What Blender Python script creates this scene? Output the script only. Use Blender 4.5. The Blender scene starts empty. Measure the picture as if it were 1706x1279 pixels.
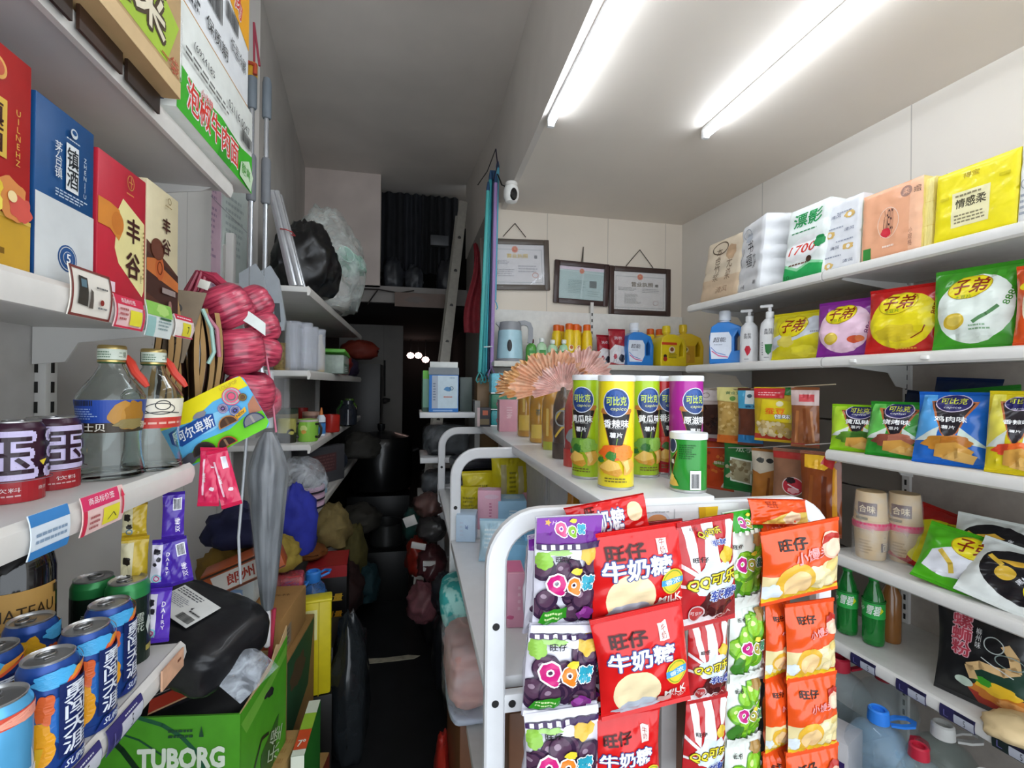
import bpy, bmesh, math, random
from math import sin, cos, pi, radians, atan, sqrt, hypot
from mathutils import Vector, Matrix, Euler, noise
from mathutils.geometry import tessellate_polygon
random.seed(7)
SC = bpy.context.scene
COL = SC.collection
V = Vector

# ---------------------------------------------------------------- camera, world, exposure
FPX, EYE = 788.0, V((0, 0, 1.4))
YAW, ROLL, PIT = radians(11.76), radians(.6), radians(.18)
_fw = V((sin(YAW) * cos(PIT), cos(YAW) * cos(PIT), sin(PIT)))
_r0 = V((cos(YAW), -sin(YAW), 0))
_u0 = _r0.cross(_fw)
_up = _u0 * cos(ROLL) - _r0 * sin(ROLL)
_rt = _r0 * cos(ROLL) + _u0 * sin(ROLL)
cam = bpy.data.cameras.new('camera')
cam.sensor_width = 36.0
cam.lens = FPX / 1706 * 36.0
cam.clip_start = .02
cam_o = bpy.data.objects.new('camera', cam)
COL.objects.link(cam_o)
_m = Matrix((_rt, _up, -_fw)).transposed().to_4x4()
_m.translation = EYE
cam_o.matrix_world = _m
SC.camera = cam_o
SC.view_settings.view_transform = 'Standard'
SC.view_settings.look = 'None'
SC.view_settings.gamma = 1
SC.view_settings.use_curve_mapping = False
SC.view_settings.exposure = 0.0
TUBE_STRENGTH = 25.0
wd = bpy.data.worlds.new('World')
SC.world = wd
wd.use_nodes = True
wd.node_tree.nodes['Background'].inputs[0].default_value = (.86, .93, 1.0, 1)
wd.node_tree.nodes['Background'].inputs[1].default_value = 2.9   # daylight through the open shop front

# ---------------------------------------------------------------- where a sight line meets a plane of the room
def _on(px, py, ax, v):
    d = _fw * FPX + _rt * (px - 853) + _up * (639.5 - py)
    return EYE + d * ((v - EYE[ax]) / d[ax])
def PX(px, py, v): return _on(px, py, 0, v)
def PY(px, py, v): return _on(px, py, 1, v)
def PZ(px, py, v): return _on(px, py, 2, v)

# ---------------------------------------------------------------- materials
def lin(h):
    h = h.lstrip('#')
    if len(h) == 3: h = ''.join(c * 2 for c in h)
    o = []
    for i in (0, 2, 4):
        c = int(h[i:i + 2], 16) / 255
        o.append(c / 12.92 if c <= .04045 else ((c + .055) / 1.055) ** 2.4)
    return (*o, 1)
_mats = {}
def M(h, r=.45, me=0., n=.06, sc=30., bump=0., coat=0., tr=0., ior=1.45, em=0.):
    """procedural material: principled surface whose colour is broken up by a noise texture"""
    k = (h, r, me, n, sc, bump, coat, tr, ior, em)
    if k in _mats: return _mats[k]
    m = bpy.data.materials.new('surface_' + h.lstrip('#'))
    m.use_nodes = True
    nt = m.node_tree
    b = nt.nodes['Principled BSDF']
    c = lin(h)
    b.inputs['Roughness'].default_value = r
    b.inputs['Metallic'].default_value = me
    b.inputs['Coat Weight'].default_value = coat
    b.inputs['Transmission Weight'].default_value = tr
    b.inputs['IOR'].default_value = ior
    tc = nt.nodes.new('ShaderNodeTexCoord')
    nz = nt.nodes.new('ShaderNodeTexNoise')
    nz.inputs['Scale'].default_value = sc
    nz.inputs['Detail'].default_value = 3
    nt.links.new(tc.outputs['Object'], nz.inputs['Vector'])
    rp = nt.nodes.new('ShaderNodeValToRGB')
    rp.color_ramp.elements[0].position = .3
    rp.color_ramp.elements[1].position = .7
    rp.color_ramp.elements[0].color = tuple(x * (1 - n) for x in c[:3]) + (1,)
    rp.color_ramp.elements[1].color = tuple(min(1, x * (1 + n * .6)) for x in c[:3]) + (1,)
    nt.links.new(nz.outputs['Fac'], rp.inputs['Fac'])
    nt.links.new(rp.outputs['Color'], b.inputs['Base Color'])
    if bump:
        bp = nt.nodes.new('ShaderNodeBump')
        bp.inputs['Strength'].default_value = bump
        bp.inputs['Distance'].default_value = .01
        nt.links.new(nz.outputs['Fac'], bp.inputs['Height'])
        nt.links.new(bp.outputs['Normal'], b.inputs['Normal'])
    if em:
        b.inputs['Emission Color'].default_value = c
        b.inputs['Emission Strength'].default_value = em
    _mats[k] = m
    return m
def FILM(h='fff', a=.25, r=.12, sc=14.):
    """thin clear plastic: mostly see-through, with glossy wrinkles"""
    k = ('film', h, a, r, sc)
    if k in _mats: return _mats[k]
    m = bpy.data.materials.new('clear_film')
    m.use_nodes = True
    nt = m.node_tree
    b = nt.nodes['Principled BSDF']
    b.inputs['Base Color'].default_value = lin(h)
    b.inputs['Roughness'].default_value = r
    out = nt.nodes['Material Output']
    t = nt.nodes.new('ShaderNodeBsdfTransparent')
    mx = nt.nodes.new('ShaderNodeMixShader')
    tc = nt.nodes.new('ShaderNodeTexCoord')
    nz = nt.nodes.new('ShaderNodeTexNoise')
    nz.inputs['Scale'].default_value = sc
    nz.inputs['Detail'].default_value = 4
    nz.inputs['Distortion'].default_value = 1.5
    rp = nt.nodes.new('ShaderNodeMapRange')
    rp.inputs[1].default_value, rp.inputs[2].default_value = .35, .7
    rp.inputs[3].default_value, rp.inputs[4].default_value = a * .45, min(1, a * 1.8)
    bp = nt.nodes.new('ShaderNodeBump')
    bp.inputs['Strength'].default_value = .5
    bp.inputs['Distance'].default_value = .01
    nt.links.new(tc.outputs['Object'], nz.inputs['Vector'])
    nt.links.new(nz.outputs['Fac'], rp.inputs[0])
    nt.links.new(nz.outputs['Fac'], bp.inputs['Height'])
    nt.links.new(bp.outputs['Normal'], b.inputs['Normal'])
    nt.links.new(rp.outputs[0], mx.inputs[0])
    nt.links.new(t.outputs[0], mx.inputs[1])
    nt.links.new(b.outputs[0], mx.inputs[2])
    nt.links.new(mx.outputs[0], out.inputs[0])
    _mats[k] = m
    return m
def WEAVE(h1, h2, sc=(60, 60, 9), lo=.4, hi=.6, r=.4, bump=.3, coat=0.):
    """two-tone procedural pattern: stretched noise for strands, or hard-edged blotches"""
    k = ('weave', h1, h2, sc, lo, hi, r)
    if k in _mats: return _mats[k]
    m = bpy.data.materials.new('pattern_' + h1)
    m.use_nodes = True
    nt = m.node_tree
    b = nt.nodes['Principled BSDF']
    b.inputs['Roughness'].default_value = r
    b.inputs['Coat Weight'].default_value = coat
    tc, mp, nz, rp, bp = [nt.nodes.new('ShaderNode' + n) for n in ('TexCoord', 'Mapping', 'TexNoise', 'ValToRGB', 'Bump')]
    mp.inputs['Scale'].default_value = sc
    nz.inputs['Scale'].default_value = 1
    nz.inputs['Detail'].default_value = 3
    rp.color_ramp.elements[0].position, rp.color_ramp.elements[1].position = lo, hi
    rp.color_ramp.elements[0].color, rp.color_ramp.elements[1].color = lin(h1), lin(h2)
    bp.inputs['Strength'].default_value = bump
    bp.inputs['Distance'].default_value = .004
    for a, c in ((tc.outputs['Object'], mp.inputs[0]), (mp.outputs[0], nz.inputs['Vector']), (nz.outputs['Fac'], rp.inputs[0]), (rp.outputs[0], b.inputs['Base Color']), (nz.outputs['Fac'], bp.inputs['Height']), (bp.outputs[0], b.inputs['Normal'])):
        nt.links.new(a, c)
    _mats[k] = m
    return m
def as_mat(m): return M(m) if isinstance(m, str) else m

# ---------------------------------------------------------------- mesh builder
def rotm(rx=0, ry=0, rz=0): return Euler((radians(rx), radians(ry), radians(rz))).to_matrix().to_4x4()
class MB:
    def __init__(s):
        s.v, s.f, s.m, s.mats, s.T, s.weld = [], [], [], [], Matrix(), False
    def mi(s, m):
        m = as_mat(m)
        if m not in s.mats: s.mats.append(m)
        return s.mats.index(m)
    def add(s, vs, fs, m):
        o, i = len(s.v), s.mi(m)
        s.v += [s.T @ V(p) for p in vs]
        for f in fs:
            s.f.append([o + j for j in f]); s.m.append(i)
        return s
    def box(s, c, sz, m, bev=0, rot=None, seg=2):
        bm = bmesh.new()
        bmesh.ops.create_cube(bm, size=1)
        bmesh.ops.scale(bm, vec=sz, verts=bm.verts)
        if bev: bmesh.ops.bevel(bm, geom=bm.edges[:], offset=min(bev, min(sz) * .45), segments=seg, affect='EDGES', profile=.5)
        A = Matrix.Translation(c) @ (rot or Matrix())
        bm.verts.index_update()
        s.add([A @ v.co for v in bm.verts], [[v.index for v in f.verts] for f in bm.faces], m)
        bm.free()
        return s
    def lathe(s, pr, m, n=28, c=(0, 0, 0), rot=None, sx=1, sy=1, a0=0, a1=2 * pi, cap=1):
        A = Matrix.Translation(c) @ (rot or Matrix())
        full = abs(a1 - a0 - 2 * pi) < 1e-6
        k = n if full else n + 1
        vs = [A @ V((r * cos(a0 + (a1 - a0) * i / n) * sx, r * sin(a0 + (a1 - a0) * i / n) * sy, z)) for r, z in pr for i in range(k)]
        fs = []
        for j in range(len(pr) - 1):
            for i in range(n):
                i2 = (i + 1) % k
                fs.append([j * k + i, j * k + i2, (j + 1) * k + i2, (j + 1) * k + i])
        if full and cap:
            if pr[0][0] > 1e-6: fs.append([i for i in range(n)][::-1])
            if pr[-1][0] > 1e-6: fs.append([(len(pr) - 1) * k + i for i in range(n)])
        return s.add(vs, fs, m)
    def sweep(s, pts, sec, m, closed=False, cap=True, rad=None, upv=None):
        pts = [V(p) for p in pts]
        n, k = len(pts), len(sec)
        vs = []
        ref = V(upv) if upv else None
        px = None
        for i, p in enumerate(pts):
            a = pts[(i - 1) % n] if (i > 0 or closed) else p
            b = pts[(i + 1) % n] if (i < n - 1 or closed) else p
            t = (b - a).normalized()
            if ref: x = ref.cross(t)
            elif px is None:
                x = t.cross(V((0, 0, 1)))
                if x.length < 1e-3: x = t.cross(V((0, 1, 0)))
            else: x = px - t * px.dot(t)
            if x.length < 1e-6: x = t.orthogonal()
            x.normalize(); px = x
            y = t.cross(x)
            q = rad[i] if rad else 1
            vs += [p + x * (u * q) + y * (w * q) for u, w in sec]
        fs = []
        for i in range(n if closed else n - 1):
            for j in range(k):
                i2 = (i + 1) % n
                fs.append([i * k + j, i * k + (j + 1) % k, i2 * k + (j + 1) % k, i2 * k + j])
        if cap and not closed:
            fs.append(list(range(k))[::-1]); fs.append([(n - 1) * k + j for j in range(k)])
        return s.add(vs, fs, m)
    def tube(s, pts, r, m, n=8, closed=False, rad=None):
        return s.sweep(pts, [(r * cos(2 * pi * i / n), r * sin(2 * pi * i / n)) for i in range(n)], m, closed, True, rad)
    def prism(s, poly, a, b, m, pl='xz'):
        """outline in a plane, pushed from a to b along the third axis"""
        e = {'xz': lambda u, w, t: (u, t, w), 'xy': lambda u, w, t: (u, w, t), 'yz': lambda u, w, t: (t, u, w)}[pl]
        n = len(poly)
        vs = [e(u, w, a) for u, w in poly] + [e(u, w, b) for u, w in poly]
        fs = [[i, (i + 1) % n, n + (i + 1) % n, n + i] for i in range(n)]
        tr = tessellate_polygon([[V((u, w, 0)) for u, w in poly]])
        fs += [list(t) for t in tr] + [[n + i for i in t] for t in tr]
        return s.add(vs, fs, m)
    def grid(s, fn, nu, nv, m, closed_u=False, flip=False):
        k = nu if closed_u else nu + 1
        vs = [fn(i / nu, j / nv) for j in range(nv + 1) for i in range(k)]
        fs = []
        for j in range(nv):
            for i in range(nu):
                i2 = (i + 1) % k
                q = [j * k + i, j * k + i2, (j + 1) * k + i2, (j + 1) * k + i]
                fs.append(q[::-1] if flip else q)
        return s.add(vs, fs, m)
    def build(s, name, parent=None, loc=(0, 0, 0), rot=(0, 0, 0), ang=35, fix=False):
        me = bpy.data.meshes.new(name)
        me.from_pydata([tuple(v) for v in s.v], [], s.f)
        for m in s.mats: me.materials.append(m)
        me.polygons.foreach_set('material_index', s.m)
        if s.weld:
            bm = bmesh.new(); bm.from_mesh(me)
            bmesh.ops.remove_doubles(bm, verts=bm.verts[:], dist=2e-6)
            bm.to_mesh(me); bm.free()
        me.polygons.foreach_set('use_smooth', [True] * len(me.polygons))
        if fix:
            bm = bmesh.new(); bm.from_mesh(me)
            bmesh.ops.recalc_face_normals(bm, faces=bm.faces[:])
            bm.to_mesh(me); bm.free()
        me.update()
        me.set_sharp_from_angle(angle=radians(ang))
        o = bpy.data.objects.new(name, me)
        COL.objects.link(o)
        o.location = loc
        o.rotation_euler = rot
        if parent: o.parent = parent
        return o

# ---------------------------------------------------------------- printed graphics laid on a surface
_txt = {}
def text_tris(body, off=0.):
    k = (body, off)
    if k in _txt: return _txt[k]
    cu = bpy.data.curves.new('lettering', 'FONT')
    cu.body, cu.size, cu.resolution_u, cu.offset = body, 1, 2, off
    cu.align_x = 'CENTER'
    cu.space_line = .95
    ob = bpy.data.objects.new('lettering', cu)
    me = bpy.data.meshes.new_from_object(ob)
    me.calc_loop_triangles()
    co = [(v.co.x, v.co.y) for v in me.vertices]
    tr = [tuple(co[i] for i in t.vertices) for t in me.loop_triangles]
    bpy.data.objects.remove(ob); bpy.data.curves.remove(cu); bpy.data.meshes.remove(me)
    _txt[k] = tr
    return tr
def heavy(body, off):
    """heavier strokes: the same glyphs laid a hair apart in a ring, one list per layer"""
    if off <= .0065: return [text_tris(body, off)]
    d = off - .006
    n = 8 if d > .02 else 6
    base = text_tris(body, .006)
    ring_ = [(d * cos(2 * pi * i / n), d * sin(2 * pi * i / n)) for i in range(n)]
    return [[tuple((x + dx, y + dy) for x, y in t) for t in base] for dx, dy in ring_] + [base]
def poly_tris(p):
    return [tuple(p[i] for i in t) for t in tessellate_polygon([[V((x, y, 0)) for x, y in p]])]
def ell(u, v, a, b, rot=0, n=28):
    c, s = cos(radians(rot)), sin(radians(rot))
    return [(u + a * cos(t) * c - b * sin(t) * s, v + a * cos(t) * s + b * sin(t) * c) for t in [2 * pi * i / n for i in range(n)]]
def blob(u, v, a, b, seed=0, amp=.22, n=30, fr=2.):
    return [(u + a * q * cos(t), v + b * q * sin(t)) for t, q in [(2 * pi * i / n, 1 + amp * noise.noise(V((fr * cos(2 * pi * i / n), fr * sin(2 * pi * i / n), seed * 7.3)))*1.6) for i in range(n)]]
def star(u, v, a, b, k=12):
    return [(u + (a if i % 2 == 0 else b) * cos(pi * i / k), v + (a if i % 2 == 0 else b) * sin(pi * i / k)) for i in range(2 * k)]
def stroke(p, w):
    out = []
    for (x0, y0), (x1, y1) in zip(p, p[1:]):
        L = hypot(x1 - x0, y1 - y0) or 1
        nx, ny = -(y1 - y0) / L * w / 2, (x1 - x0) / L * w / 2
        ex, ey = (x1 - x0) / L * w * .2, (y1 - y0) / L * w * .2
        a, b, c, d = (x0 + nx - ex, y0 + ny - ey), (x0 - nx - ex, y0 - ny - ey), (x1 - nx + ex, y1 - ny + ey), (x1 + nx + ex, y1 + ny + ey)
        out += [(a, b, c), (a, c, d)]
    return out
def clipx(tris, x0, x1):
    """keep what lies between two x values (for faces that run off the edge of a label)"""
    res = []
    for t in tris:
        p = list(t)
        for sgn, lim in ((1, x0), (-1, x1)):
            q = []
            for i in range(len(p)):
                a, b = p[i], p[(i + 1) % len(p)]
                ia, ib = sgn * (a[0] - lim) >= 0, sgn * (b[0] - lim) >= 0
                if ia: q.append(a)
                if ia != ib:
                    k = (lim - a[0]) / (b[0] - a[0])
                    q.append((lim, a[1] + (b[1] - a[1]) * k))
            p = q
            if len(p) < 3: break
        for i in range(1, len(p) - 1): res.append((p[0], p[i], p[i + 1]))
    return res
class Sheet:
    """a sheet of small flat triangles; print laid on it is cut along the same triangles, so it lies exactly on the surface"""
    def __init__(s, fn, w, h, nu, nv):
        s.w, s.h, s.nu, s.nv = w, h, nu, nv
        s.G = [[V(fn(i / nu, j / nv)) for i in range(nu + 1)] for j in range(nv + 1)]
    def mesh(s, mb, m):
        k = s.nu + 1
        fs = []
        for j in range(s.nv):
            for i in range(s.nu):
                a = j * k + i
                fs += [[a, a + 1, a + k + 1], [a, a + k + 1, a + k]]
        mb.add([p for r in s.G for p in r], fs, m)
    def lay(s, mb, tris, lift, m):
        mi = mb.mi(m)
        mb.weld = True
        up = V((0, -lift, 0))
        def cut(p, f):
            o = []
            for q in range(len(p)):
                a, b = p[q], p[(q + 1) % len(p)]
                fa, fb = f(a), f(b)
                if fa >= 0: o.append(a)
                if (fa >= 0) != (fb >= 0):
                    t = fa / (fa - fb)
                    o.append((a[0] + (b[0] - a[0]) * t, a[1] + (b[1] - a[1]) * t))
            return o
        for t in tris:
            P = [((x / s.w + .5) * s.nu, y / s.h * s.nv) for x, y in t]
            if (P[1][0] - P[0][0]) * (P[2][1] - P[0][1]) - (P[1][1] - P[0][1]) * (P[2][0] - P[0][0]) < 0: P.reverse()
            i0, i1 = max(0, int(min(p[0] for p in P))), min(s.nu - 1, int(max(p[0] for p in P)))
            j0, j1 = max(0, int(min(p[1] for p in P))), min(s.nv - 1, int(max(p[1] for p in P)))
            for i in range(i0, i1 + 1):
                A = cut(cut(P, lambda p: p[0] - i), lambda p: i + 1 - p[0])
                if len(A) < 3: continue
                for j in range(j0, j1 + 1):
                    B = cut(cut(A, lambda p: p[1] - j), lambda p: j + 1 - p[1])
                    if len(B) < 3: continue
                    g00, g10, g01, g11 = s.G[j][i], s.G[j][i + 1], s.G[j + 1][i], s.G[j + 1][i + 1]
                    for lo in (1, 0):
                        C = cut(B, (lambda p: (p[0] - i) - (p[1] - j)) if lo else (lambda p: (p[1] - j) - (p[0] - i)))
                        if len(C) < 3: continue
                        o = len(mb.v)
                        for x, y in C:
                            x -= i; y -= j
                            q = g00 + (g10 - g00) * x + (g11 - g10) * y if lo else g00 + (g01 - g00) * y + (g11 - g01) * x
                            mb.v.append(mb.T @ (q + up))
                        mb.f.append(list(range(o, o + len(C)))); mb.m.append(mi)
def emit(mb, tris, S, lift, m, ml):
    if isinstance(S, Sheet): return S.lay(mb, tris, lift, m)
    i = mb.mi(m)
    for t in tris:
        st = [t]
        while st:
            a, b, c = st.pop()
            e = [(hypot(a[0] - b[0], a[1] - b[1]), a, b, c), (hypot(b[0] - c[0], b[1] - c[1]), b, c, a), (hypot(c[0] - a[0], c[1] - a[1]), c, a, b)]
            L, p, q, r = max(e, key=lambda k: k[0])
            if L > ml:
                k = ((p[0] + q[0]) / 2, (p[1] + q[1]) / 2)
                st += [(p, k, r), (k, q, r)]
                continue
            if (b[0] - a[0]) * (c[1] - a[1]) - (b[1] - a[1]) * (c[0] - a[0]) < 0: b, c = c, b
            o = len(mb.v)
            mb.v += [mb.T @ V(S(*z, lift)) for z in (a, b, c)]
            mb.f.append([o, o + 1, o + 2]); mb.m.append(i)
def draw(mb, S, w, h, ops, ml=9., lift=.0004, step=.0003, rr=.4, clip=True):
    """ops in fractions of the face: u -.5..+.5 across, v 0..1 up; sizes are fractions of the width"""
    for op in ops:
        k, a = op[0], op[1:]
        if k == 'r': u0, v0, u1, v1, c = a; tr = poly_tris([(u0 * w, v0 * h), (u1 * w, v0 * h), (u1 * w, v1 * h), (u0 * w, v1 * h)])
        elif k == 'p': tr = poly_tris([(u * w, v * h) for u, v in a[0]]); c = a[1]
        elif k == 'e': u, v, ra, rb, c = a[:5]; tr = poly_tris(ell(u * w, v * h, ra * w, rb * w, a[5] if len(a) > 5 else 0))
        elif k == 'ring':
            u, v, ra, rb, t, c = a[:6]
            tr = stroke((lambda q: q + q[:1])(ell(u * w, v * h, ra * w, rb * w, a[6] if len(a) > 6 else 0)), t * w)
        elif k == 'b': u, v, ra, rb, c, sd = a[:6]; tr = poly_tris(blob(u * w, v * h, ra * w, rb * w, sd))
        elif k == 's': u, v, ra, rb, c, n = a; tr = poly_tris(star(u * w, v * h, ra * w, rb * w, n))
        elif k == 'l': tr = stroke([(u * w, v * h) for u, v in a[0]], a[1] * w); c = a[2]
        elif k == 'bar':
            u0, v0, u1, v1 = a
            tr, x = [], u0
            rg = random.Random(3)
            while x < u1 - .01:
                d = (u1 - u0) * rg.choice((.015, .03, .045))
                tr += poly_tris([(x * w, v0 * h), ((x + d) * w, v0 * h), ((x + d) * w, v1 * h), (x * w, v1 * h)])
                x += d + (u1 - u0) * rg.choice((.015, .03))
            c = '222222'
        elif k == 'tx':
            u0, v0, u1, v1, n, c = a[:6]
            tr = []
            rg = random.Random(int(abs(u0 * 917 + v0 * 331) + n))
            lh = (v1 - v0) / n
            for i in range(n):
                x = u0
                y = v1 - (i + .75) * lh
                e = u1 - rg.random() * .3 * (u1 - u0)
                while x < e:
                    d = min((u1 - u0) * rg.uniform(.06, .16), e - x)
                    tr += poly_tris([(x * w, y * h), ((x + d) * w, y * h), ((x + d) * w, (y + lh * .45) * h), (x * w, (y + lh * .45) * h)])
                    x += d + (u1 - u0) * .03
        elif k == 't':
            body, u, v, tw, th, c = a[:6]
            o = a[6] if len(a) > 6 else {}
            bo = o.get('b', 0.) * .4
            base = sum(heavy(body, bo), [])
            if not base: continue
            xs = [p[0] for t in base for p in t]; ys = [p[1] for t in base for p in t]
            bw, bh = max(xs) - min(xs), max(ys) - min(ys)
            sx = tw * w / bw if tw else th * w / bh
            sy = th * w / bh if th else sx
            cx, cy = (max(xs) + min(xs)) / 2, (max(ys) + min(ys)) / 2
            ca, sa = cos(radians(o.get('r', 0))), sin(radians(o.get('r', 0)))
            sk = o.get('k', 0)
            def f(t):
                q = []
                for x, y in t:
                    X, Y = (x - cx) * sx, (y - cy) * sy
                    X += Y * sk
                    q.append((u * w + X * ca - Y * sa, v * h + X * sa + Y * ca))
                return tuple(q)
            if 'o' in o:
                oc, ow = o['o']
                for g in heavy(body, bo + ow):
                    tr = [f(t) for t in g]
                    if clip: tr = clipx(tr, -w / 2, w / 2)
                    emit(mb, tr, S, lift, M(oc, rr) if isinstance(oc, str) else oc, ml)
                    lift += 4e-5
                lift += step
            for g in heavy(body, bo):
                tr = [f(t) for t in g]
                if clip: tr = clipx(tr, -w / 2, w / 2)
                emit(mb, tr, S, lift, M(c, rr) if isinstance(c, str) else c, ml)
                lift += 4e-5
            lift += step
            continue
        if clip: tr = clipx(tr, -w / 2, w / 2)
        emit(mb, tr, S, lift, M(c, rr) if isinstance(c, str) else c, ml)
        lift += step
    return lift
def FLAT(o, ux, uy):
    o, ux, uy = V(o), V(ux).normalized(), V(uy).normalized()
    n = ux.cross(uy)
    return lambda x, y, l: o + ux * x + uy * y + n * l
def CYL(rf, z0=0, a=-90):
    """wrapped round a vertical axis; rf gives the radius at a height"""
    return lambda x, y, l: (lambda r, t: V((r * cos(t), r * sin(t), z0 + y)))((rf(y) if callable(rf) else rf) + l, radians(a) + x / (rf(y) if callable(rf) else rf))

# ---------------------------------------------------------------- things
def T(name, label, cat, loc=(0, 0, 0), rot=(0, 0, 0), group=None):
    o = bpy.data.objects.new(name, None)
    COL.objects.link(o)
    o.empty_display_size = .03
    o.location = loc
    o.rotation_euler = tuple(radians(a) for a in rot)
    return tag(o, label, cat, group)
def tag(o, label, cat, group=None, kind=None):
    o['label'], o['category'] = label, cat
    if group: o['group'] = group
    if kind: o['kind'] = kind
    return o
def dup(src, loc, rot=None, label=None, group=None, scale=None):
    c = src.copy(); COL.objects.link(c)
    c.location = loc
    if rot is not None: c.rotation_euler = tuple(radians(a) for a in rot)
    if scale: c.scale = scale if not isinstance(scale, (int, float)) else (scale,) * 3
    if label: c['label'] = label
    if group: c['group'] = group
    for ch in [o for o in COL.objects if o.parent == src]:
        d = ch.copy(); COL.objects.link(d); d.parent = c
        for g in [o for o in COL.objects if o.parent == ch]:
            e = g.copy(); COL.objects.link(e); e.parent = d
    return c
def S_(o):
    o['kind'] = 'structure'
    return o
def scl(o, k):
    o.scale = (k, k, k) if isinstance(k, (int, float)) else k
    return o
# ---------------------------------------------------------------- the room
WHITE = M('d8d5cf', .7, n=.05, sc=3.)
PVC = M('e4dbd0', .5, n=.04, sc=2.)
def panel_mat(h, axis, pitch, dirt=.1, r=.6):
    """painted sheet panels with fine vertical joints and some grime"""
    m = bpy.data.materials.new('wall_panels')
    m.use_nodes = True
    nt = m.node_tree
    b = nt.nodes['Principled BSDF']
    b.inputs['Roughness'].default_value = r
    tc = nt.nodes.new('ShaderNodeTexCoord')
    sp = nt.nodes.new('ShaderNodeSeparateXYZ')
    nt.links.new(tc.outputs['Object'], sp.inputs[0])
    md = nt.nodes.new('ShaderNodeMath'); md.operation = 'PINGPONG'; md.inputs[1].default_value = pitch / 2
    nt.links.new(sp.outputs[axis], md.inputs[0])
    lt = nt.nodes.new('ShaderNodeMath'); lt.operation = 'LESS_THAN'; lt.inputs[1].default_value = .0022
    nt.links.new(md.outputs[0], lt.inputs[0])
    nz = nt.nodes.new('ShaderNodeTexNoise'); nz.inputs['Scale'].default_value = 2.2; nz.inputs['Detail'].default_value = 6
    nt.links.new(tc.outputs['Object'], nz.inputs['Vector'])
    rp = nt.nodes.new('ShaderNodeValToRGB')
    c = lin(h)
    rp.color_ramp.elements[0].position, rp.color_ramp.elements[1].position = .32, .62
    rp.color_ramp.elements[0].color = tuple(x * (1 - dirt) for x in c[:3]) + (1,)
    rp.color_ramp.elements[1].color = c
    nt.links.new(nz.outputs['Fac'], rp.inputs['Fac'])
    mx = nt.nodes.new('ShaderNodeMix'); mx.data_type = 'RGBA'
    nt.links.new(lt.outputs[0], mx.inputs[0])
    nt.links.new(rp.outputs[0], mx.inputs[6])
    mx.inputs[7].default_value = tuple(x * .62 for x in c[:3]) + (1,)
    nt.links.new(mx.outputs[2], b.inputs['Base Color'])
    return m
FLOORM = M('1b1b1d', .55, n=.35, sc=6., bump=.1)
FRONT = -.45
fl = MB().box((.6, 3.4, -.05), (4.4, 8.8, .1), FLOORM); S_(fl.build('floor'))
# corridor side: tall ceiling, wall behind the liquor shelves, slanting wall beyond it
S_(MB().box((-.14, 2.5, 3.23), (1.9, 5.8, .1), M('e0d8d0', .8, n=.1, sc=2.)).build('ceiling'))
S_(MB().box((-.81, .95, 1.6), (.1, 2.8, 3.2), panel_mat('cfcdc8', 1, .6)).build('wall_left'))
S_(MB().prism([(-.76, 2.34), (-.70, 2.34), (-.9, 4.22), (-1.0, 4.22)], 0, 3.2, M('c6c1bb', .85, n=.12, sc=3.), 'xy').build('wall_left_back'))
# far wall with the loft hatch and the low passage under it
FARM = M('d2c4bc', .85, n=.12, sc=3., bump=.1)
fw = MB()
YF = 4.16
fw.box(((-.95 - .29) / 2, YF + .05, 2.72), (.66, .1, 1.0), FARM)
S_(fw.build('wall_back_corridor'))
S_(MB().box((-.26, YF + .05, 2.165), (1.46, .1, .14), M('8e8985', .8, n=.15, sc=4.)).build('trim_1'))
lb = MB()
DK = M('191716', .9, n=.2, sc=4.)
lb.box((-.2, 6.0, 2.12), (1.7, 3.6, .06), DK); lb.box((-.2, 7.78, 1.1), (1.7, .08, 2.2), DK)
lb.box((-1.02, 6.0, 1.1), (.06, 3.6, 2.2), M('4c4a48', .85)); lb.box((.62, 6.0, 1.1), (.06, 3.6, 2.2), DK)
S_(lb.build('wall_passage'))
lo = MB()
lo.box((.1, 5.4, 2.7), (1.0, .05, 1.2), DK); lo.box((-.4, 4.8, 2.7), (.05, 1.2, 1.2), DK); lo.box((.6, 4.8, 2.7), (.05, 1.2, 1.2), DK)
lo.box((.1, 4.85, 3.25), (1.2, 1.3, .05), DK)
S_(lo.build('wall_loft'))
# nook side: low white ceiling, drop wall, back wall, right wall
S_(MB().prism([(.49, FRONT), (2.2, FRONT), (1.95, 3.0), (.565, 3.0)], 2.52, 2.6, PVC, 'xy').build('ceiling_nook'))
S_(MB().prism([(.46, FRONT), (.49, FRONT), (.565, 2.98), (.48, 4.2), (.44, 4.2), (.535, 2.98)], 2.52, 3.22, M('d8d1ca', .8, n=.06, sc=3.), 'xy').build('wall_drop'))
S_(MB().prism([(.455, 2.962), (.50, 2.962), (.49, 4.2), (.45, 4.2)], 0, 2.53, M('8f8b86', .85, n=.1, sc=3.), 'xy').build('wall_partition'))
S_(MB().box((1.18, 3.0, 1.28), (1.42, .08, 2.56), panel_mat('e2d7c8', 0, .42, .06)).build('wall_back'))
RA = radians(3.9)                       # the right-hand wall runs 3.9 degrees off the corridor
RDIR = V((-sin(RA), cos(RA), 0)); RN = V((cos(RA), sin(RA), 0))
RP = V((1.45, 1.42, 0))                 # a point on the line of the shelf fronts
def R(s, d, z): return RP + RDIR * s + RN * d + V((0, 0, z))   # s along the wall, d behind the shelf fronts
p = [R(1.62, .46, 0), R(1.62, .56, 0), R(-1.9, .56, 0), R(-1.9, .46, 0)]
S_(MB().prism([(q.x, q.y) for q in p], 0, 2.56, panel_mat('e0dad1', 1, .75, .05), 'xy').build('wall_right'))

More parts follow.
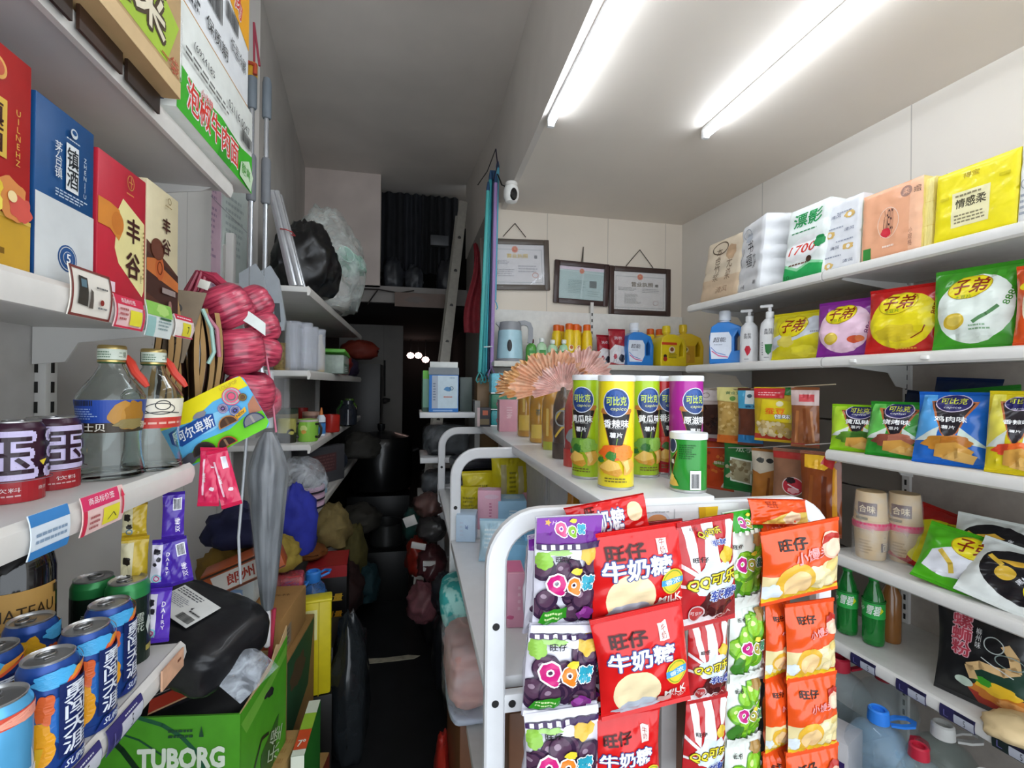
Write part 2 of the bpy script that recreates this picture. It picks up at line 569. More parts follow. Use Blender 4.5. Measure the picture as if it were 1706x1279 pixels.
# two fluorescent battens on the nook ceiling, two more of them nearer the shop front
def batten(x, y, label):
    t = T('tube_light', label, 'light', (x, y, 2.52), group='ceiling tube lights')
    MB().box((0, 0, -.008), (.028, 1.2, .016), M('e8e8e8', .4), .003).build('housing', t)
    b = MB().lathe([(.0, -.585), (.011, -.585), (.0125, -.57), (.0125, .57), (.011, .585), (0, .585)], M('eef6ff', .3, em=TUBE_STRENGTH, n=0), 14, (0, 0, -.036), rotm(90))
    b.build('tube', t)
    for q in (-.595, .595): MB().box((0, q, -.028), (.03, .02, .042), M('f2f2f2', .4), .004).build('end_cap', t)
    return t
batten(.545, 1.29, 'white tube light on the low ceiling beside the drop wall')
batten(1.22, 1.23, 'white tube light on the low ceiling above the aisle by the snack shelves')
# ---------------------------------------------------------------- shared builders
STEEL = M('d6d4d0', .42, n=.05, sc=8.)
def board(mb_top, x0, x1, y0, y1, z, mat=STEEL, side=1, lip=.034, lipside='x1'):
    """steel shelf: flat pan with turned-down edges"""
    mb_top.box(((x0 + x1) / 2, (y0 + y1) / 2, z - .012), (x1 - x0, y1 - y0, .024), mat, .004)
def rail(x, y0, y1, z, sgn=1, mat=None, h=.036):
    """rounded price rail along a shelf front that faces +x (sgn=1) or -x"""
    m = MB()
    sec = [(0, 0), (.004 * sgn, .002), (.012 * sgn, -.006), (.014 * sgn, -h * .55), (.009 * sgn, -h), (0, -h)]
    m.prism([(x + a, z + b) for a, b in sec], y0, y1, mat or M('dedad4', .35, n=.04), 'xz')
    return m
def box_thing(name, label, cat, loc, size, rot=(0, 0, 0), col='ffffff', front=(), right=(), left=(), top=(), back=(), group=None, bev=.0015, r=.4, rr=.4, mid=None):
    w, d, h = size
    m = MB().box((0, 0, h / 2), size, M(col, r) if isinstance(col, str) else col, bev)
    if front: draw(m, FLAT((0, -d / 2, 0), (1, 0, 0), (0, 0, 1)), w, h, front, rr=rr)
    if right: draw(m, FLAT((w / 2, 0, 0), (0, 1, 0), (0, 0, 1)), d, h, right, rr=rr)
    if left: draw(m, FLAT((-w / 2, 0, 0), (0, -1, 0), (0, 0, 1)), d, h, left, rr=rr)
    if top: draw(m, FLAT((0, -d / 2, h), (1, 0, 0), (0, 1, 0)), w, d, top, rr=rr)
    o = m.build(name, None, loc, tuple(radians(a) for a in rot))
    return tag(o, label, cat, group)
def card_thing(name, label, cat, loc, w, h, rot, col, ops, group=None, th=.0012, base=.5, corner=.004, bend=0., parent=None):
    """a thin printed card; origin at its middle"""
    m = MB()
    S = lambda x, y, l: V((x, -th / 2 - l + bend * ((2 * y / h - 1) ** 2), y - h * base))
    m.grid(lambda u, v: S((u - .5) * w, v * h, 0), 2, 6, col)
    m.grid(lambda u, v: S((u - .5) * w, v * h, -th), 2, 6, col, flip=True)
    for a in (-.5, .5):
        m.grid(lambda u, v: S(a * w, v * h, -th * u), 1, 6, col)
    draw(m, S, w, h, ops, ml=h / 5 if bend else 9.)
    o = m.build(name, parent, loc, tuple(radians(a) for a in rot))
    return o if parent else tag(o, label, cat, group)
def sachet_mb(w, h, t, col, ops, seed=0, back=None, ml=None, rr=.28, wr=.004, seal=.07, waist=.04, nv=22, nu=14, edge=None):
    """pillow-shaped packet, front toward -y, bottom at z=0"""
    rg = random.Random(seed)
    ph = [rg.uniform(0, 6.28) for _ in range(8)]
    def prof(u, v):
        a = max(0., 1 - abs(2 * u) ** 2.6) ** .62
        e = min(v, 1 - v) / seal
        b = max(0., min(1., (e - 1) / 4.2)); b = b ** .55
        return a * b
    def wrk(u, v):
        q = wr * (sin(9 * u + 13 * v + ph[0]) * .5 + sin(23 * u * (1 + v) + ph[1]) * .35 + sin(31 * v - 17 * u + ph[2]) * .3)
        k = math.exp(-((min(v, 1 - v) - seal) / .12) ** 2) if min(v, 1 - v) > seal * .8 else 0
        q += wr * 1.5 * k * sin(38 * u + ph[3])
        return q * min(1, prof(u, v) * 2.5)
    def xw(u, v): return u * w * (1 - waist * sin(pi * v) * 1.0) + .012 * w * sin(5 * v + ph[4]) * (abs(u) * 2) ** 3
    def F(u, v, sgn):
        return V((xw(u, v), sgn * (prof(u, v) * t / 2 + wrk(u, v) + .0006), v * h))
    m = MB()
    m.grid(lambda a, b: F(a - .5, b, 1), nu, nv, M(back or col, rr, coat=.3) if isinstance(back or col, str) else (back or col), flip=True)
    S = Sheet(lambda a, b: F(a - .5, b, -1), w, h, nu, nv)
    S.mesh(m, M(col, rr, coat=.3) if isinstance(col, str) else col)
    draw(m, S, w, h, ops, rr=rr, lift=.00035, step=.00007)
    return m, F
def seal_mb(F, v0, v1, col, n=26):
    m = MB()
    def g(sgn, u, v):
        p = F(u - .5, v0 + (v1 - v0) * v, sgn)
        return p + V((0, sgn * (.0016 + .0006 * (1 if int(v * 8) % 2 else -1)), 0))
    mm = M(col, .3, coat=.3) if isinstance(col, str) else col
    m.grid(lambda u, v: g(-1, u, v), 8, 8, mm)
    m.grid(lambda u, v: g(1, u, v), 8, 8, mm, flip=True)
    return m
def packet(name, label, cat, loc, rot, w, h, t, col, ops, seed=0, group=None, seals=True, sealcol=None, part=None, **k):
    m, F = sachet_mb(w, h, t, col, ops, seed, **k)
    t_ = T(name, label, cat, loc, rot, group)
    m.build('pouch', t_, ang=60)
    if seals:
        sc = sealcol or col
        seal_mb(F, 0, .045, sc).build('bottom_seal', t_)
        seal_mb(F, .955, 1, sc).build('top_seal', t_)
    return t_
def softbox(name, rx, ry, rz, mat, seed=0, e=.45, wr=.04, parent=None, loc=(0, 0, 0), rot=(0, 0, 0), n=44, crease=0.):
    """soft-cornered stuffed block standing on z=0"""
    m = MB()
    p = lambda q, k: math.copysign(abs(q) ** k, q)
    def f(u, v):
        a, b = 2 * pi * u, pi * (v - .5)
        x, y, z = p(cos(a), e) * p(cos(b), e), p(sin(a), e) * p(cos(b), e), p(sin(b), e)
        d = V((x, y, z))
        q = 1 + wr * noise.noise(d * 2.1 + V((seed, 0, 0))) + wr * .6 * noise.noise(d * 5.3 + V((0, seed, 0)))
        if crease: q -= crease * abs(noise.noise(d * 3.1 + V((seed, seed, 4))))
        return V((x * rx * q, y * ry * q, z * rz * q + rz))
    m.grid(f, n, n // 2, mat, closed_u=True)
    return m.build(name, parent, loc, tuple(radians(a) for a in rot), ang=75)
def lump(name, rx, ry, rz, mat, seed=0, amp=.18, fr=2.2, n=28, flat=.0, parent=None, loc=(0, 0, 0), rot=(0, 0, 0), ridge=0.):
    """soft crumpled mass standing on z=0"""
    m = MB()
    def f(u, v):
        th, ph = 2 * pi * u, pi * (v - .5)
        d = V((cos(th) * cos(ph), sin(th) * cos(ph), sin(ph)))
        q = 1 + amp * noise.noise(d * fr + V((seed * 3.1, 0, 0))) + amp * .5 * noise.noise(d * fr * 2.7 + V((0, seed * 5.7, 0)))
        if ridge: q += ridge * (.5 - abs(noise.noise(d * fr * 1.9 + V((seed, seed, 2)))))
        z = d.z * q * rz
        if flat: z = max(z, -rz * flat)
        return V((d.x * q * rx, d.y * q * ry, z + rz * (flat or 1)))
    m.grid(f, n, n // 2 + 4, mat, closed_u=True)
    return m.build(name, parent, loc, tuple(radians(a) for a in rot), ang=70)

# ---------------------------------------------------------------- liquor shelving along the left wall
LX, LB = -.42, -.66
su = T('shelving_unit', 'white steel shelving unit holding liquor boxes and drink cans by the left wall', 'shelf', (0, 0, 0))
sy0 = -.35
m = MB()
m.box((LB - .012, (sy0 + 1.0) / 2, 1.15), (.02, 1.0 - sy0, 2.3), M('bdb9b5', .5))
m.build('back_panel', su)
m = MB()
m.box((LB + .0, 1.015, 1.15), (.03, .03, 2.3), STEEL, .003)
for k in range(58):
    z = .2 + k * .036
    m.box((LB + .0, .9995, z), (.006, .002, .02), M('1c1a18', .6))
    m.box((LB + .016, 1.015, z), (.002, .006, .02), M('1c1a18', .6))
m.build('upright', su)
for z, y1 in ((1.862, 1.2), (1.519, 1.012), (1.243, 1.022), (.913, .995), (.45, 1.0)):
    b = MB()
    board(b, LB, LX - .003, sy0, y1, z)
    bo = b.build('shelf_board', su)
    rail(LX - .006, sy0, y1, z).build('price_rail', bo)
    for yb in (.05, y1 - .02):
        br = MB()
        br.prism([(LB, z - .024), (LX - .03, z - .024), (LX - .05, z - .034), (LB + .07, z - .05), (LB + .05, z - .085), (LB, z - .09)], yb - .002, yb + .002, STEEL, 'xz')
        br.build('bracket', bo)
# upper lighter kraft strip taped under the top shelf front
m = MB()
for k, (y, c) in enumerate([(.30, '3a2418'), (.38, 'd9d2bd'), (.455, '2d1d14'), (.53, 'd9d2bd'), (.62, '2a1b13'), (.72, '352218'), (.82, '2a1b13')]):
    m.box((LX + .012, y, 1.849), (.004, .088, .034), M(c, .4, n=.3))
tag(m.build('price_strip'), 'dark brown and cream strip stuck along the top shelf edge under the cartons', 'price strip')

# cartons on the top shelf (fronts toward +x)
XF = .39
box_thing('noodle_carton', 'kraft noodle carton with yellow-green print lying on the top shelf by the liquor', 'carton', (-.53, .50, 1.863), (.74, .30, .29), (0, 0, 90), 'c9a878', [
    ('p', [(-.5, .11), (.44, .11), (.49, .38), (.36, .5), (.1, .72), (-.5, .95)], 'a9c63c'),
    ('r', (-.5), 0, .5, .09, 'd8b98a'),
    ('t', '老坛酸菜', .2, .33, .46, .12, 'e9dfc4', {'o': ('4a3a22', .06), 'b': .03}),
    ('t', '牛肉面', .33, .5, .13, .05, '4a4438'), ('t', '一袋', .45, .13, .07, .035, 'b5472f'), ('l', [(-.5, .99), (.5, .99)], .004, '6a5438')],
    right=[('r', -.5, .0, .5, .1, 'c29f6c')], r=.7, rr=.6)
box_thing('noodle_carton', 'green and white beef noodle carton jutting over the end of the top shelf', 'carton', (-.545, 1.08, 1.863), (.375, .30, .195), (0, 0, 90), 'e9ece6', [
    ('p', [(-.5, 0), (.5, 0), (.5, .46), (.3, .40), (.0, .44), (-.3, .38), (-.5, .42)], '3fb52a'), ('p', [(-.05, 0), (.12, 0), (.3, .4), (.05, .42)], '2f9a22'),
    ('t', '泡椒牛肉面', -.08, .24, .66, .15, 'e03a2c', {'o': ('ffffff', .05), 'b': .03}), ('t', '小米辣', -.2, .40, .14, .045, 'e03a2c', {'o': ('ffffff', .04)}),
    ('p', [(.26, .05), (.46, .0), (.5, .2), (.42, .34), (.28, .22)], 'cfe6c4'), ('t', '酸爽', .37, .17, .15, .07, '5fae4e', {'b': .02}),
    ('t', '(6924185', -.24, .72, .24, .05, '3a3a3a'), ('t', '02116 0047', .24, .68, .34, .05, '3a3a3a'), ('bar', .28, .48, .46, .62), ('tx', -.45, .52, .1, .62, 2, '6a6a66')], r=.5)
box_thing('noodle_carton', 'white and orange noodle carton stacked on the green beef noodle carton', 'carton', (-.545, 1.07, 2.0605), (.36, .29, .27), (0, 0, 90), 'eef0f2', [
    ('r', -.5, .0, .5, .025, 'c58a2d'), ('p', [(-.5, .98), (-.5, .86), (.5, .52), (.5, .98)], 'f0a91e'),
    ('t', '香辣牛肉', .12, .80, .5, .13, 'd8392b', {'o': ('ffffff', .05), 'b': .03, 'r': -16}), ('t', '10', -.34, .60, .16, .06, '333333', {'b': .01}),
    ('bar', -.16, .30, .05, .52), ('bar', .1, .44, .3, .58), ('t', '保质期', -.02, .14, .3, .08, '2c2c2c', {'b': .01}), ('t', '低温冷藏', .3, .3, .26, .08, '2c2c2c'), ('tx', -.46, .06, -.2, .4, 6, '55585c')], r=.5)
box_thing('gift_box', 'small navy box tucked under the green noodle carton on the top shelf', 'box', (-.44, .845, 1.863), (.06, .07, .035), (0, 0, 90), '1d2352')
m = MB()
m.tube([(0, 0, 0), (0, 0, .1)], .02, FILM('ffffff', .4), 10)
tag(m.build('plastic_wrap', None, (-.40, .872, 1.9)), 'clump of clear plastic wrap between the kraft carton and the green carton', 'plastic wrap')

# liquor gift boxes on the second shelf
ZB = 1.5195
W_ = 'gift_box'
box_thing(W_, 'red and gold liquor gift box with peony flowers, beside the blue liquor box', 'gift box', (-.495, .592, ZB), (.125, .11, .245), (0, 0, 90), 'b3201f', [
    ('r', -.5, 0, .5, .24, 'c79b2e'), ('r', -.5, .24, .5, .26, 'e0bd55'), ('tx', -.3, .06, .3, .12, 1, '7c5a12'),
    ('p', [(-.1, .50), (.22, .50), (.22, .76), (-.1, .76)], 'd9b24a'), ('t', '镇\n酒', .06, .63, .24, .44, '3a1512', {'b': .03}),
    ('t', 'U\nI\nL\nN\nE\nH\nZ', .33, .62, .05, .5, 'd9b24a'), ('e', .1, .88, .1, .1, 'd9a04a'), ('e', .1, .88, .07, .07, 'c2502f'),
    ('b', .25, .33, .17, .17, 'd88a4a', 2), ('b', .36, .3, .12, .12, 'd2564a', 4), ('b', -.05, .36, .2, .2, 'e2c23c', 5), ('b', .02, .28, .14, .13, 'f0da5a', 8), ('b', -.3, .32, .18, .16, 'e2b43c', 6), ('e', .25, .34, .05, .05, 'f2d8a0')], rr=.3)
box_thing(W_, 'blue and pale grey liquor gift box with a round number five seal', 'gift box', (-.495, .713, ZB), (.104, .11, .224), (0, 0, 90), '114a80', [
    ('p', [(-.5, 0), (.5, 0), (.5, .475), (-.5, .475)], 'd3d6d6'), ('e', .02, .17, .165, .165, '1f4f8a'), ('ring', .02, .17, .14, .14, .012, 'd3d6d6'), ('e', .02, .17, .085, .085, 'd3d6d6'), ('e', .02, .17, .078, .078, '1f4f8a'), ('t', '5', .02, .17, .07, .11, 'ffffff', {'b': .03}),
    ('r', -.05, .56, .17, .83, 'e3e6e6'), ('t', '镇\n酒', .06, .695, .2, .5, '20262c', {'b': .025}), ('t', '茅\n台\n镇', -.19, .70, .12, .44, 'e3e6e6'), ('t', 'Z\nH\nE\nN\nJ\nI\nU', .27, .68, .05, .52, 'cfd6da'),
    ('e', .06, .90, .06, .06, 'cfd6da'), ('e', .06, .905, .04, .03, '114a80'), ('tx', -.08, .845, .2, .86, 1, 'cfd6da'), ('tx', -.26, .49, .32, .54, 3, 'b9c6d2')], rr=.4)
box_thing(W_, 'red liquor gift box with a cream panel and orange seal', 'gift box', (-.495, .835, ZB), (.122, .11, .212), (0, 0, 90), 'bf2337', [
    ('p', [(-.1, .28), (.42, .09), (.46, .14), (.46, .66), (-.02, .76), (-.12, .66), (-.18, .38)], 'ecdf9c'), ('p', [(-.5, .5), (-.28, .5), (-.1, .44), (-.04, .5), (-.04, .6), (-.1, .66), (-.28, .68), (-.5, .68)], 'dc8a35'), ('e', -.13, .56, .12, .14, 'd07a2c'),
    ('t', '丰', .2, .56, .3, .32, '42160f', {'b': .06}), ('t', '谷', .19, .30, .32, .34, '42160f', {'b': .06}), ('t', '酒\n王', .36, .22, .04, .1, '6a4a20'), ('tx', .395, .22, .44, .6, 12, '8a6a30'),
    ('ring', .1, .9, .07, .09, .012, 'd8a04c'), ('l', [(.06, .9), (.14, .9)], .012, 'd8a04c'), ('l', [(.1, .86), (.1, .94)], .012, 'd8a04c'), ('tx', -.0, .8, .2, .82, 1, 'd8a04c'), ('r', -.42, .06, -.22, .13, 'f0d8e0')], rr=.3)
fgb = box_thing(W_, 'cream and brown liquor gift box with an orange seal, beside the red one', 'gift box', (-.495, .953, ZB), (.108, .11, .222), (0, 0, 90), 'd8cba6', [
    ('p', [(-.5, 0), (.5, 0), (.5, .36), (.2, .42), (-.5, .54)], '5a3426'), ('p', [(-.5, .14), (.5, .02), (.5, .36), (.0, .4), (-.5, .45)], '43241b'), ('p', [(-.5, .40), (-.2, .43), (-.1, .38), (.5, .30), (.5, .22), (0, .26), (-.2, .28), (-.5, .31)], 'c76f35'), ('e', -.12, .36, .13, .2, 'c05f2c'), ('ring', -.12, .36, .07, .1, .02, '8a3a1c'), ('e', -.2, .5, .2, .17, '6b3a28'),
    ('t', '丰', .06, .72, .26, .26, '42160f', {'b': .06}), ('t', '谷', .05, .55, .28, .26, '42160f', {'b': .06}), ('r', -.08, .17, .36, .215, '9a8a84'), ('ring', .12, .93, .05, .05, .012, '9a7a40'), ('tx', -.02, .87, .26, .89, 1, '9a7a40'), ('b', .16, .07, .06, .1, 'a0746a', 3)], rr=.3)

# price cards along the second shelf
TAGX = LX + .0115
g = 'price cards on the liquor shelf'
def price(label, y, z, w, h, col, ops, x=TAGX, grp=g, rz=90):
    return card_thing('price_tag', label, 'price tag', (x, y, z), w, h, (0, 0, rz), col, ops, grp, bend=.004)
price('white card with a brown border and dark box picture below the blue liquor box', .71, 1.512, .078, .062, 'e9e2d6', [('r', -.5, 0, .5, .05, '7a3a34'), ('r', -.5, .95, .5, 1, '7a3a34'), ('r', -.5, 0, -.46, 1, '7a3a34'), ('r', .46, 0, .5, 1, '7a3a34'), ('p', [(-.36, .25), (-.12, .22), (-.14, .8), (-.34, .82)], '3b3630'), ('r', -.3, .6, -.17, .76, '5f7a86'), ('p', [(-.1, .2), (.0, .2), (-.02, .55), (-.08, .6)], '5a5048'), ('tx', .06, .62, .4, .7, 1, '555555'), ('e', .2, .36, .05, .05, '8a2a20'), ('tx', .1, .2, .4, .28, 1, '777777')])
price('pink price card with a yellow square below the red liquor box', .795, 1.500, .07, .046, 'f0c9c9', [('r', -.5, .72, .5, 1, 'd8324f'), ('t', '商品标价签', -.05, .86, .5, .1, 'ffffff'), ('r', -.5, 0, -.46, .72, 'd8324f'), ('r', .44, 0, .5, .72, 'd8324f'), ('r', -.5, 0, .5, .06, 'd8324f'), ('r', -.05, .12, .38, .6, 'ece03a'), ('tx', -.42, .2, -.1, .66, 3, 'b05a5a')])
price('green and pale blue price card between the two pink ones', .879, 1.501, .078, .056, 'dfe8e4', [('p', [(-.5, .6), (.5, .6), (.5, 1), (-.5, 1)], '8fc95a'), ('b', .1, .8, .24, .12, 'b4dc7a', 3), ('r', -.5, .0, -.2, .56, '9cc6c2'), ('tx', -.1, .2, .44, .5, 3, '8aa0a0'), ('r', -.05, .52, .4, .58, '3f6a4a')])
price('pink price card with a yellow corner at the end of the liquor shelf', .964, 1.500, .066, .04, 'efe9e2', [('r', -.5, .78, .5, 1, 'd8324f'), ('tx', -.4, .84, .4, .94, 1, 'ffffff'), ('r', -.14, .08, .34, .68, 'e8dc3a'), ('t', '7', .16, .36, .1, .2, '333333', {'b': .02}), ('l', [(.42, .02), (.42, .7)], .02, 'd8324f'), ('r', -.5, 0, .5, .05, 'd8324f')])
# third shelf cards
g2 = 'price cards on the bottle shelf'
price('pink price card with a yellow square and an up arrow below the dark cans', .742, 1.226, .088, .05, 'f3cfc9', [('r', -.5, .64, .36, 1, 'e0386a'), ('t', '商品标价签', -.06, .84, .6, .1, 'ffffff'), ('r', -.5, 0, -.42, .64, 'd8324f'), ('r', -.06, .1, .34, .56, 'ece03a'), ('l', [(.06, .2), (.18, .36), (.26, .22)], .014, '333333'), ('p', [(.4, .2), (.44, .2), (.44, .7), (.47, .7), (.42, .94), (.37, .7), (.4, .7)], 'd8324f'), ('tx', -.38, .1, -.1, .5, 3, 'b05a5a')], grp=g2)
price('pale blue price card at the near end of the bottle shelf rail', .645, 1.226, .06, .05, 'dfe9f2', [('r', -.5, .74, .5, 1, '3f86c8'), ('r', -.5, 0, .5, .2, '3f86c8'), ('tx', -.4, .3, .4, .6, 2, '8aa0b8')], grp=g2)
# fourth shelf cards
for y, l in ((.80, 'purple price card at the middle of the energy drink shelf'), (.70, 'purple price card under the nearest orange energy can')):
    price(l, y, .896, .085, .036, '3a3470', [('r', -.15, .1, .48, .72, 'cfd0da'), ('t', '5', .16, .4, .05, .2, '33333a'), ('tx', -.05, .8, .4, .92, 1, 'dcdce6'), ('t', 'L', -.32, .45, .12, .2, '6f6aa8')], grp='purple price cards on the drink shelf')
m = MB().box((0, 0, 0), (.003, .075, .034), M('d9a888', .7, n=.2)).box((.0016, .02, .004), (.001, .012, .004), M('7a4a34', .7))
tag(m.build('tape_scrap', None, (TAGX, .935, .897)), 'torn brown tape scrap on the end of the drink shelf edge', 'tape')

# ---------------------------------------------------------------- cans
def can(name, label, loc, r, h, col, ops, rot=0, group=None, lidcol='c8c8c8', bandtop=None, met=.25):
    t = T(name, label, 'can', loc, (0, 0, rot), group)
    m = MB()
    pr = [(r * .62, .001), (r * .80, 0), (r * .86, .004), (r, .012), (r, h * .9), (r * .985, h * .92), (r * .86, h * .975), (r * .84, h * .985)]
    m.lathe(pr, M(col, .28, met), 36, cap=0)
    draw(m, CYL(r, 0, -90), 2 * pi * r, h, ops, ml=r / 3.2, rr=.28)
    m.build('body', t)
    l = MB()
    l.lathe([(r * .82, h * .972), (r * .88, h * .98), (r * .885, h * .995), (r * .85, h), (r * .82, h * .992), (r * .78, h * .972), (r * .3, h * .974), (0, h * .974)], M(lidcol, .3, .9), 32)
    lo = l.build('lid', t)
    k = MB()
    k.tube([(r * .42 * cos(a) * .8, r * .30 + r * .24 * sin(a), h * .984) for a in [2 * pi * i / 14 for i in range(14)]], r * .055, M('9a9a9a', .3, .9), 6, True)
    k.box((0, r * -.02, h * .982), (r * .34, r * .3, r * .05), M('a4a4a4', .3, .9), .001)
    k.build('pull_tab', lo)
    return t
def uw(deg): return deg / 360.      # angle to fraction of the circumference
dark_ops = [('r', -.5, .0, .5, .27, 'a5242c'), ('t', '商务', .19, .15, .07, .025, 'e6cfd0'), ('tx', -.1, .07, .1, .11, 1, 'd8b0b0'), ('t', '饮料', .0, .16, .12, .03, 'e9dcdc'),
            ('t', '玉', -.0, .58, .26, .27, 'cfc4e8', {'o': ('cfc4e8', .07), 'b': .05}), ('t', '玉', -.0, .58, .235, .24, '2c1626', {'b': .035}), ('t', '玉', .32, .58, .26, .27, 'cfc4e8', {'o': ('cfc4e8', .07), 'b': .05}), ('t', '玉', .32, .58, .235, .24, '2c1626', {'b': .035}), ('t', '玉', -.32, .58, .26, .27, 'cfc4e8', {'o': ('cfc4e8', .07), 'b': .05}), ('t', '玉', -.32, .58, .235, .24, '2c1626', {'b': .035}), ('p', [(.13, .5), (.17, .52), (.15, .44)], 'd8c03a'), ('l', [(-.5, .27), (.5, .27)], .006, '7a6a74')]
gc = 'dark energy drink cans on the bottle shelf'
c0 = can('drink_can', 'dark purple and red drink can beside the baijiu bottles, hindmost of three', (-.52, .82, 1.2435), .0315, .104, '3a1e30', dark_ops, 62, gc, met=.1)
c1 = dup(c0, (-.515, .742, 1.2435), (0, 0, 28), 'dark purple and red drink can at the front, white glyph facing out', gc)
c2 = dup(c0, (-.535, .672, 1.2435), (0, 0, 48), 'dark purple and red drink can cut off by the edge of the picture', gc)
en_ops = [('r', -.5, .0, .5, .08, '1f3f86'), ('b', .0, .5, .1, .16, '2d6fc0', 1), ('b', -.16, .45, .08, .2, '2a86cf', 2), ('b', -.10, .3, .09, .16, 'f2a51e', 3), ('b', -.2, .7, .1, .12, 'f0b42a', 9), ('b', -.06, .62, .05, .1, 'e0642a', 11), ('b', .26, .4, .06, .12, 'e8862a', 12), ('p', [(-.3, .1), (-.1, .06), (-.06, .3), (-.2, .36), (-.34, .3)], 'e9b52a'),
          ('b', .0, .86, .12, .06, '4fb0e6', 7), ('p', [(.02, .74), (.2, .86), (.28, .9), (.06, .83)], 'f0623c'), ('p', [(.06, .80), (.24, .92), (.3, .95), (.1, .89)], 'f4a03c'), ('b', -.24, .78, .12, .07, 'f0b42a', 4), ('b', .26, .62, .1, .14, 'b8403c', 5), ('b', .32, .35, .12, .16, '2d6fc0', 6),
          ('p', [(.005, .16), (.205, .16), (.205, .78), (.005, .80)], '17265c'), ('t', '勇\n闯\n天\n涯', .10, .47, .155, .45, 'e8ecf4', {'b': .03}),
          ('p', [(-.02, .02), (.2, .04), (.2, .16), (.03, .13)], '1c2f74'), ('t', 'SUPER', .11, .092, .15, .045, 'dfe6f2', {'k': .3, 'b': .02}), ('tx', -.46, .2, -.36, .7, 14, 'd8dce8'), ('bar', -.34, .14, -.26, .36)]
# widths above are fractions of the circumference, so heights scale with it too
ge = 'blue and orange beer cans on the drink shelf'
e0 = can('beer_can', 'blue and orange beer can standing against the green can, hindmost of the row', (-.462, .853, .9135), .0295, .142, '2a4f9c', en_ops, 58, ge)
dup(e0, (-.448, .776, .9135), (0, 0, 52), 'blue and orange beer can, the middle of the front row', ge)
dup(e0, (-.446, .702, .9135), (0, 0, 48), 'blue and orange beer can with its yellow side showing, nearest of the front row', ge)
dup(e0, (-.540, .815, .9135), (0, 0, 100), 'blue and orange beer can in the back row, lid level with the green cans', ge)
dup(e0, (-.530, .735, .9135), (0, 0, 20), 'blue and orange beer can in the back row, mostly out of the picture', ge)
t = T('beer_bottle', 'green beer bottle with a pale oval label, between the drink shelf and the green carton', 'bottle', (-.405, .97, .40), (0, 0, 30))
MB().lathe([(.03, 0), (.034, .006), (.034, .17), (.026, .2), (.014, .23), (.0135, .265)], M('1d4a26', .1, coat=.6), 26).build('glass', t)
m = MB(); draw(m, CYL(.0345, .06, -90), .216, .1, [('e', 0, .5, .2, .2, 'c9d2d0'), ('ring', 0, .5, .17, .17, .015, '3a5a4a'), ('t', 'RG', .02, .5, .2, .1, '2c4a3a', {'b': .1})], ml=.008); m.build('label', t)
MB().lathe([(.015, .255), (.0165, .258), (.015, .274), (0, .275)], M('c8322a', .4), 20).build('cap', t)
gg = 'green cans at the back of the drink shelf'
gr_ops = [('r', -.5, 0, .5, .80, '16241c'), ('p', [(.05, .42), (.08, .55), (.10, .50), (.12, .6), (.11, .46), (.14, .44), (.09, .40), (.08, .3)], 'c9d2c4'), ('p', [(.05, .12), (.2, .10), (.2, .2), (.05, .18)], 'a89a4a'), ('t', '雪\n花', .0, .5, .06, .16, 'c9d2c4')]
q = can('beer_can', 'green and black beer can behind the orange ones, with a white leaf mark', (-.485, .947, .9135), .0315, .142, '2f8a4a', gr_ops, 60, gg)
dup(q, (-.549, .968, .9135), (0, 0, 10), 'green and black beer can next to the wine bottle label', gg)
can('drink_can', 'light blue drink can with a white star burst, at the near corner', (-.452, .632, .9135), .0315, .135, '5fb0e0', [('s', .12, .3, .16, .05, 'dceaf4', 7), ('r', -.5, .8, .5, .9, 'd8503c'), ('b', .1, .84, .2, .03, 'f0a08a', 2), ('e', .12, .3, .04, .04, 'ffffff')], 70)

# wine bottle behind, lying dark on the drink shelf
t = T('wine_bottle', 'black wine bottle with a tan label behind the cans', 'bottle', (-.608, .885, .9135), (0, 0, 40))
r = .048
MB().lathe([(r * .9, 0), (r, .006), (r, .19), (r * .92, .21), (r * .6, .235), (.017, .252), (.0155, .285)], M('0b0a0c', .08, coat=.6), 32).build('body', t)
m = MB(); m.lathe([(r + .0006, .08), (r + .0006, .168)], M('c79a52', .6), 32, a0=-2.6, a1=-.5); 
draw(m, CYL(r + .0008, .08, -90), .15, .088, [('t', 'CHATEAU', .0, .62, .6, .12, '3a2a14'), ('tx', -.3, .2, .3, .4, 2, '5a4424'), ('r', .3, .8, .36, .95, '3a2a14')], ml=.01)
m.build('label', t)

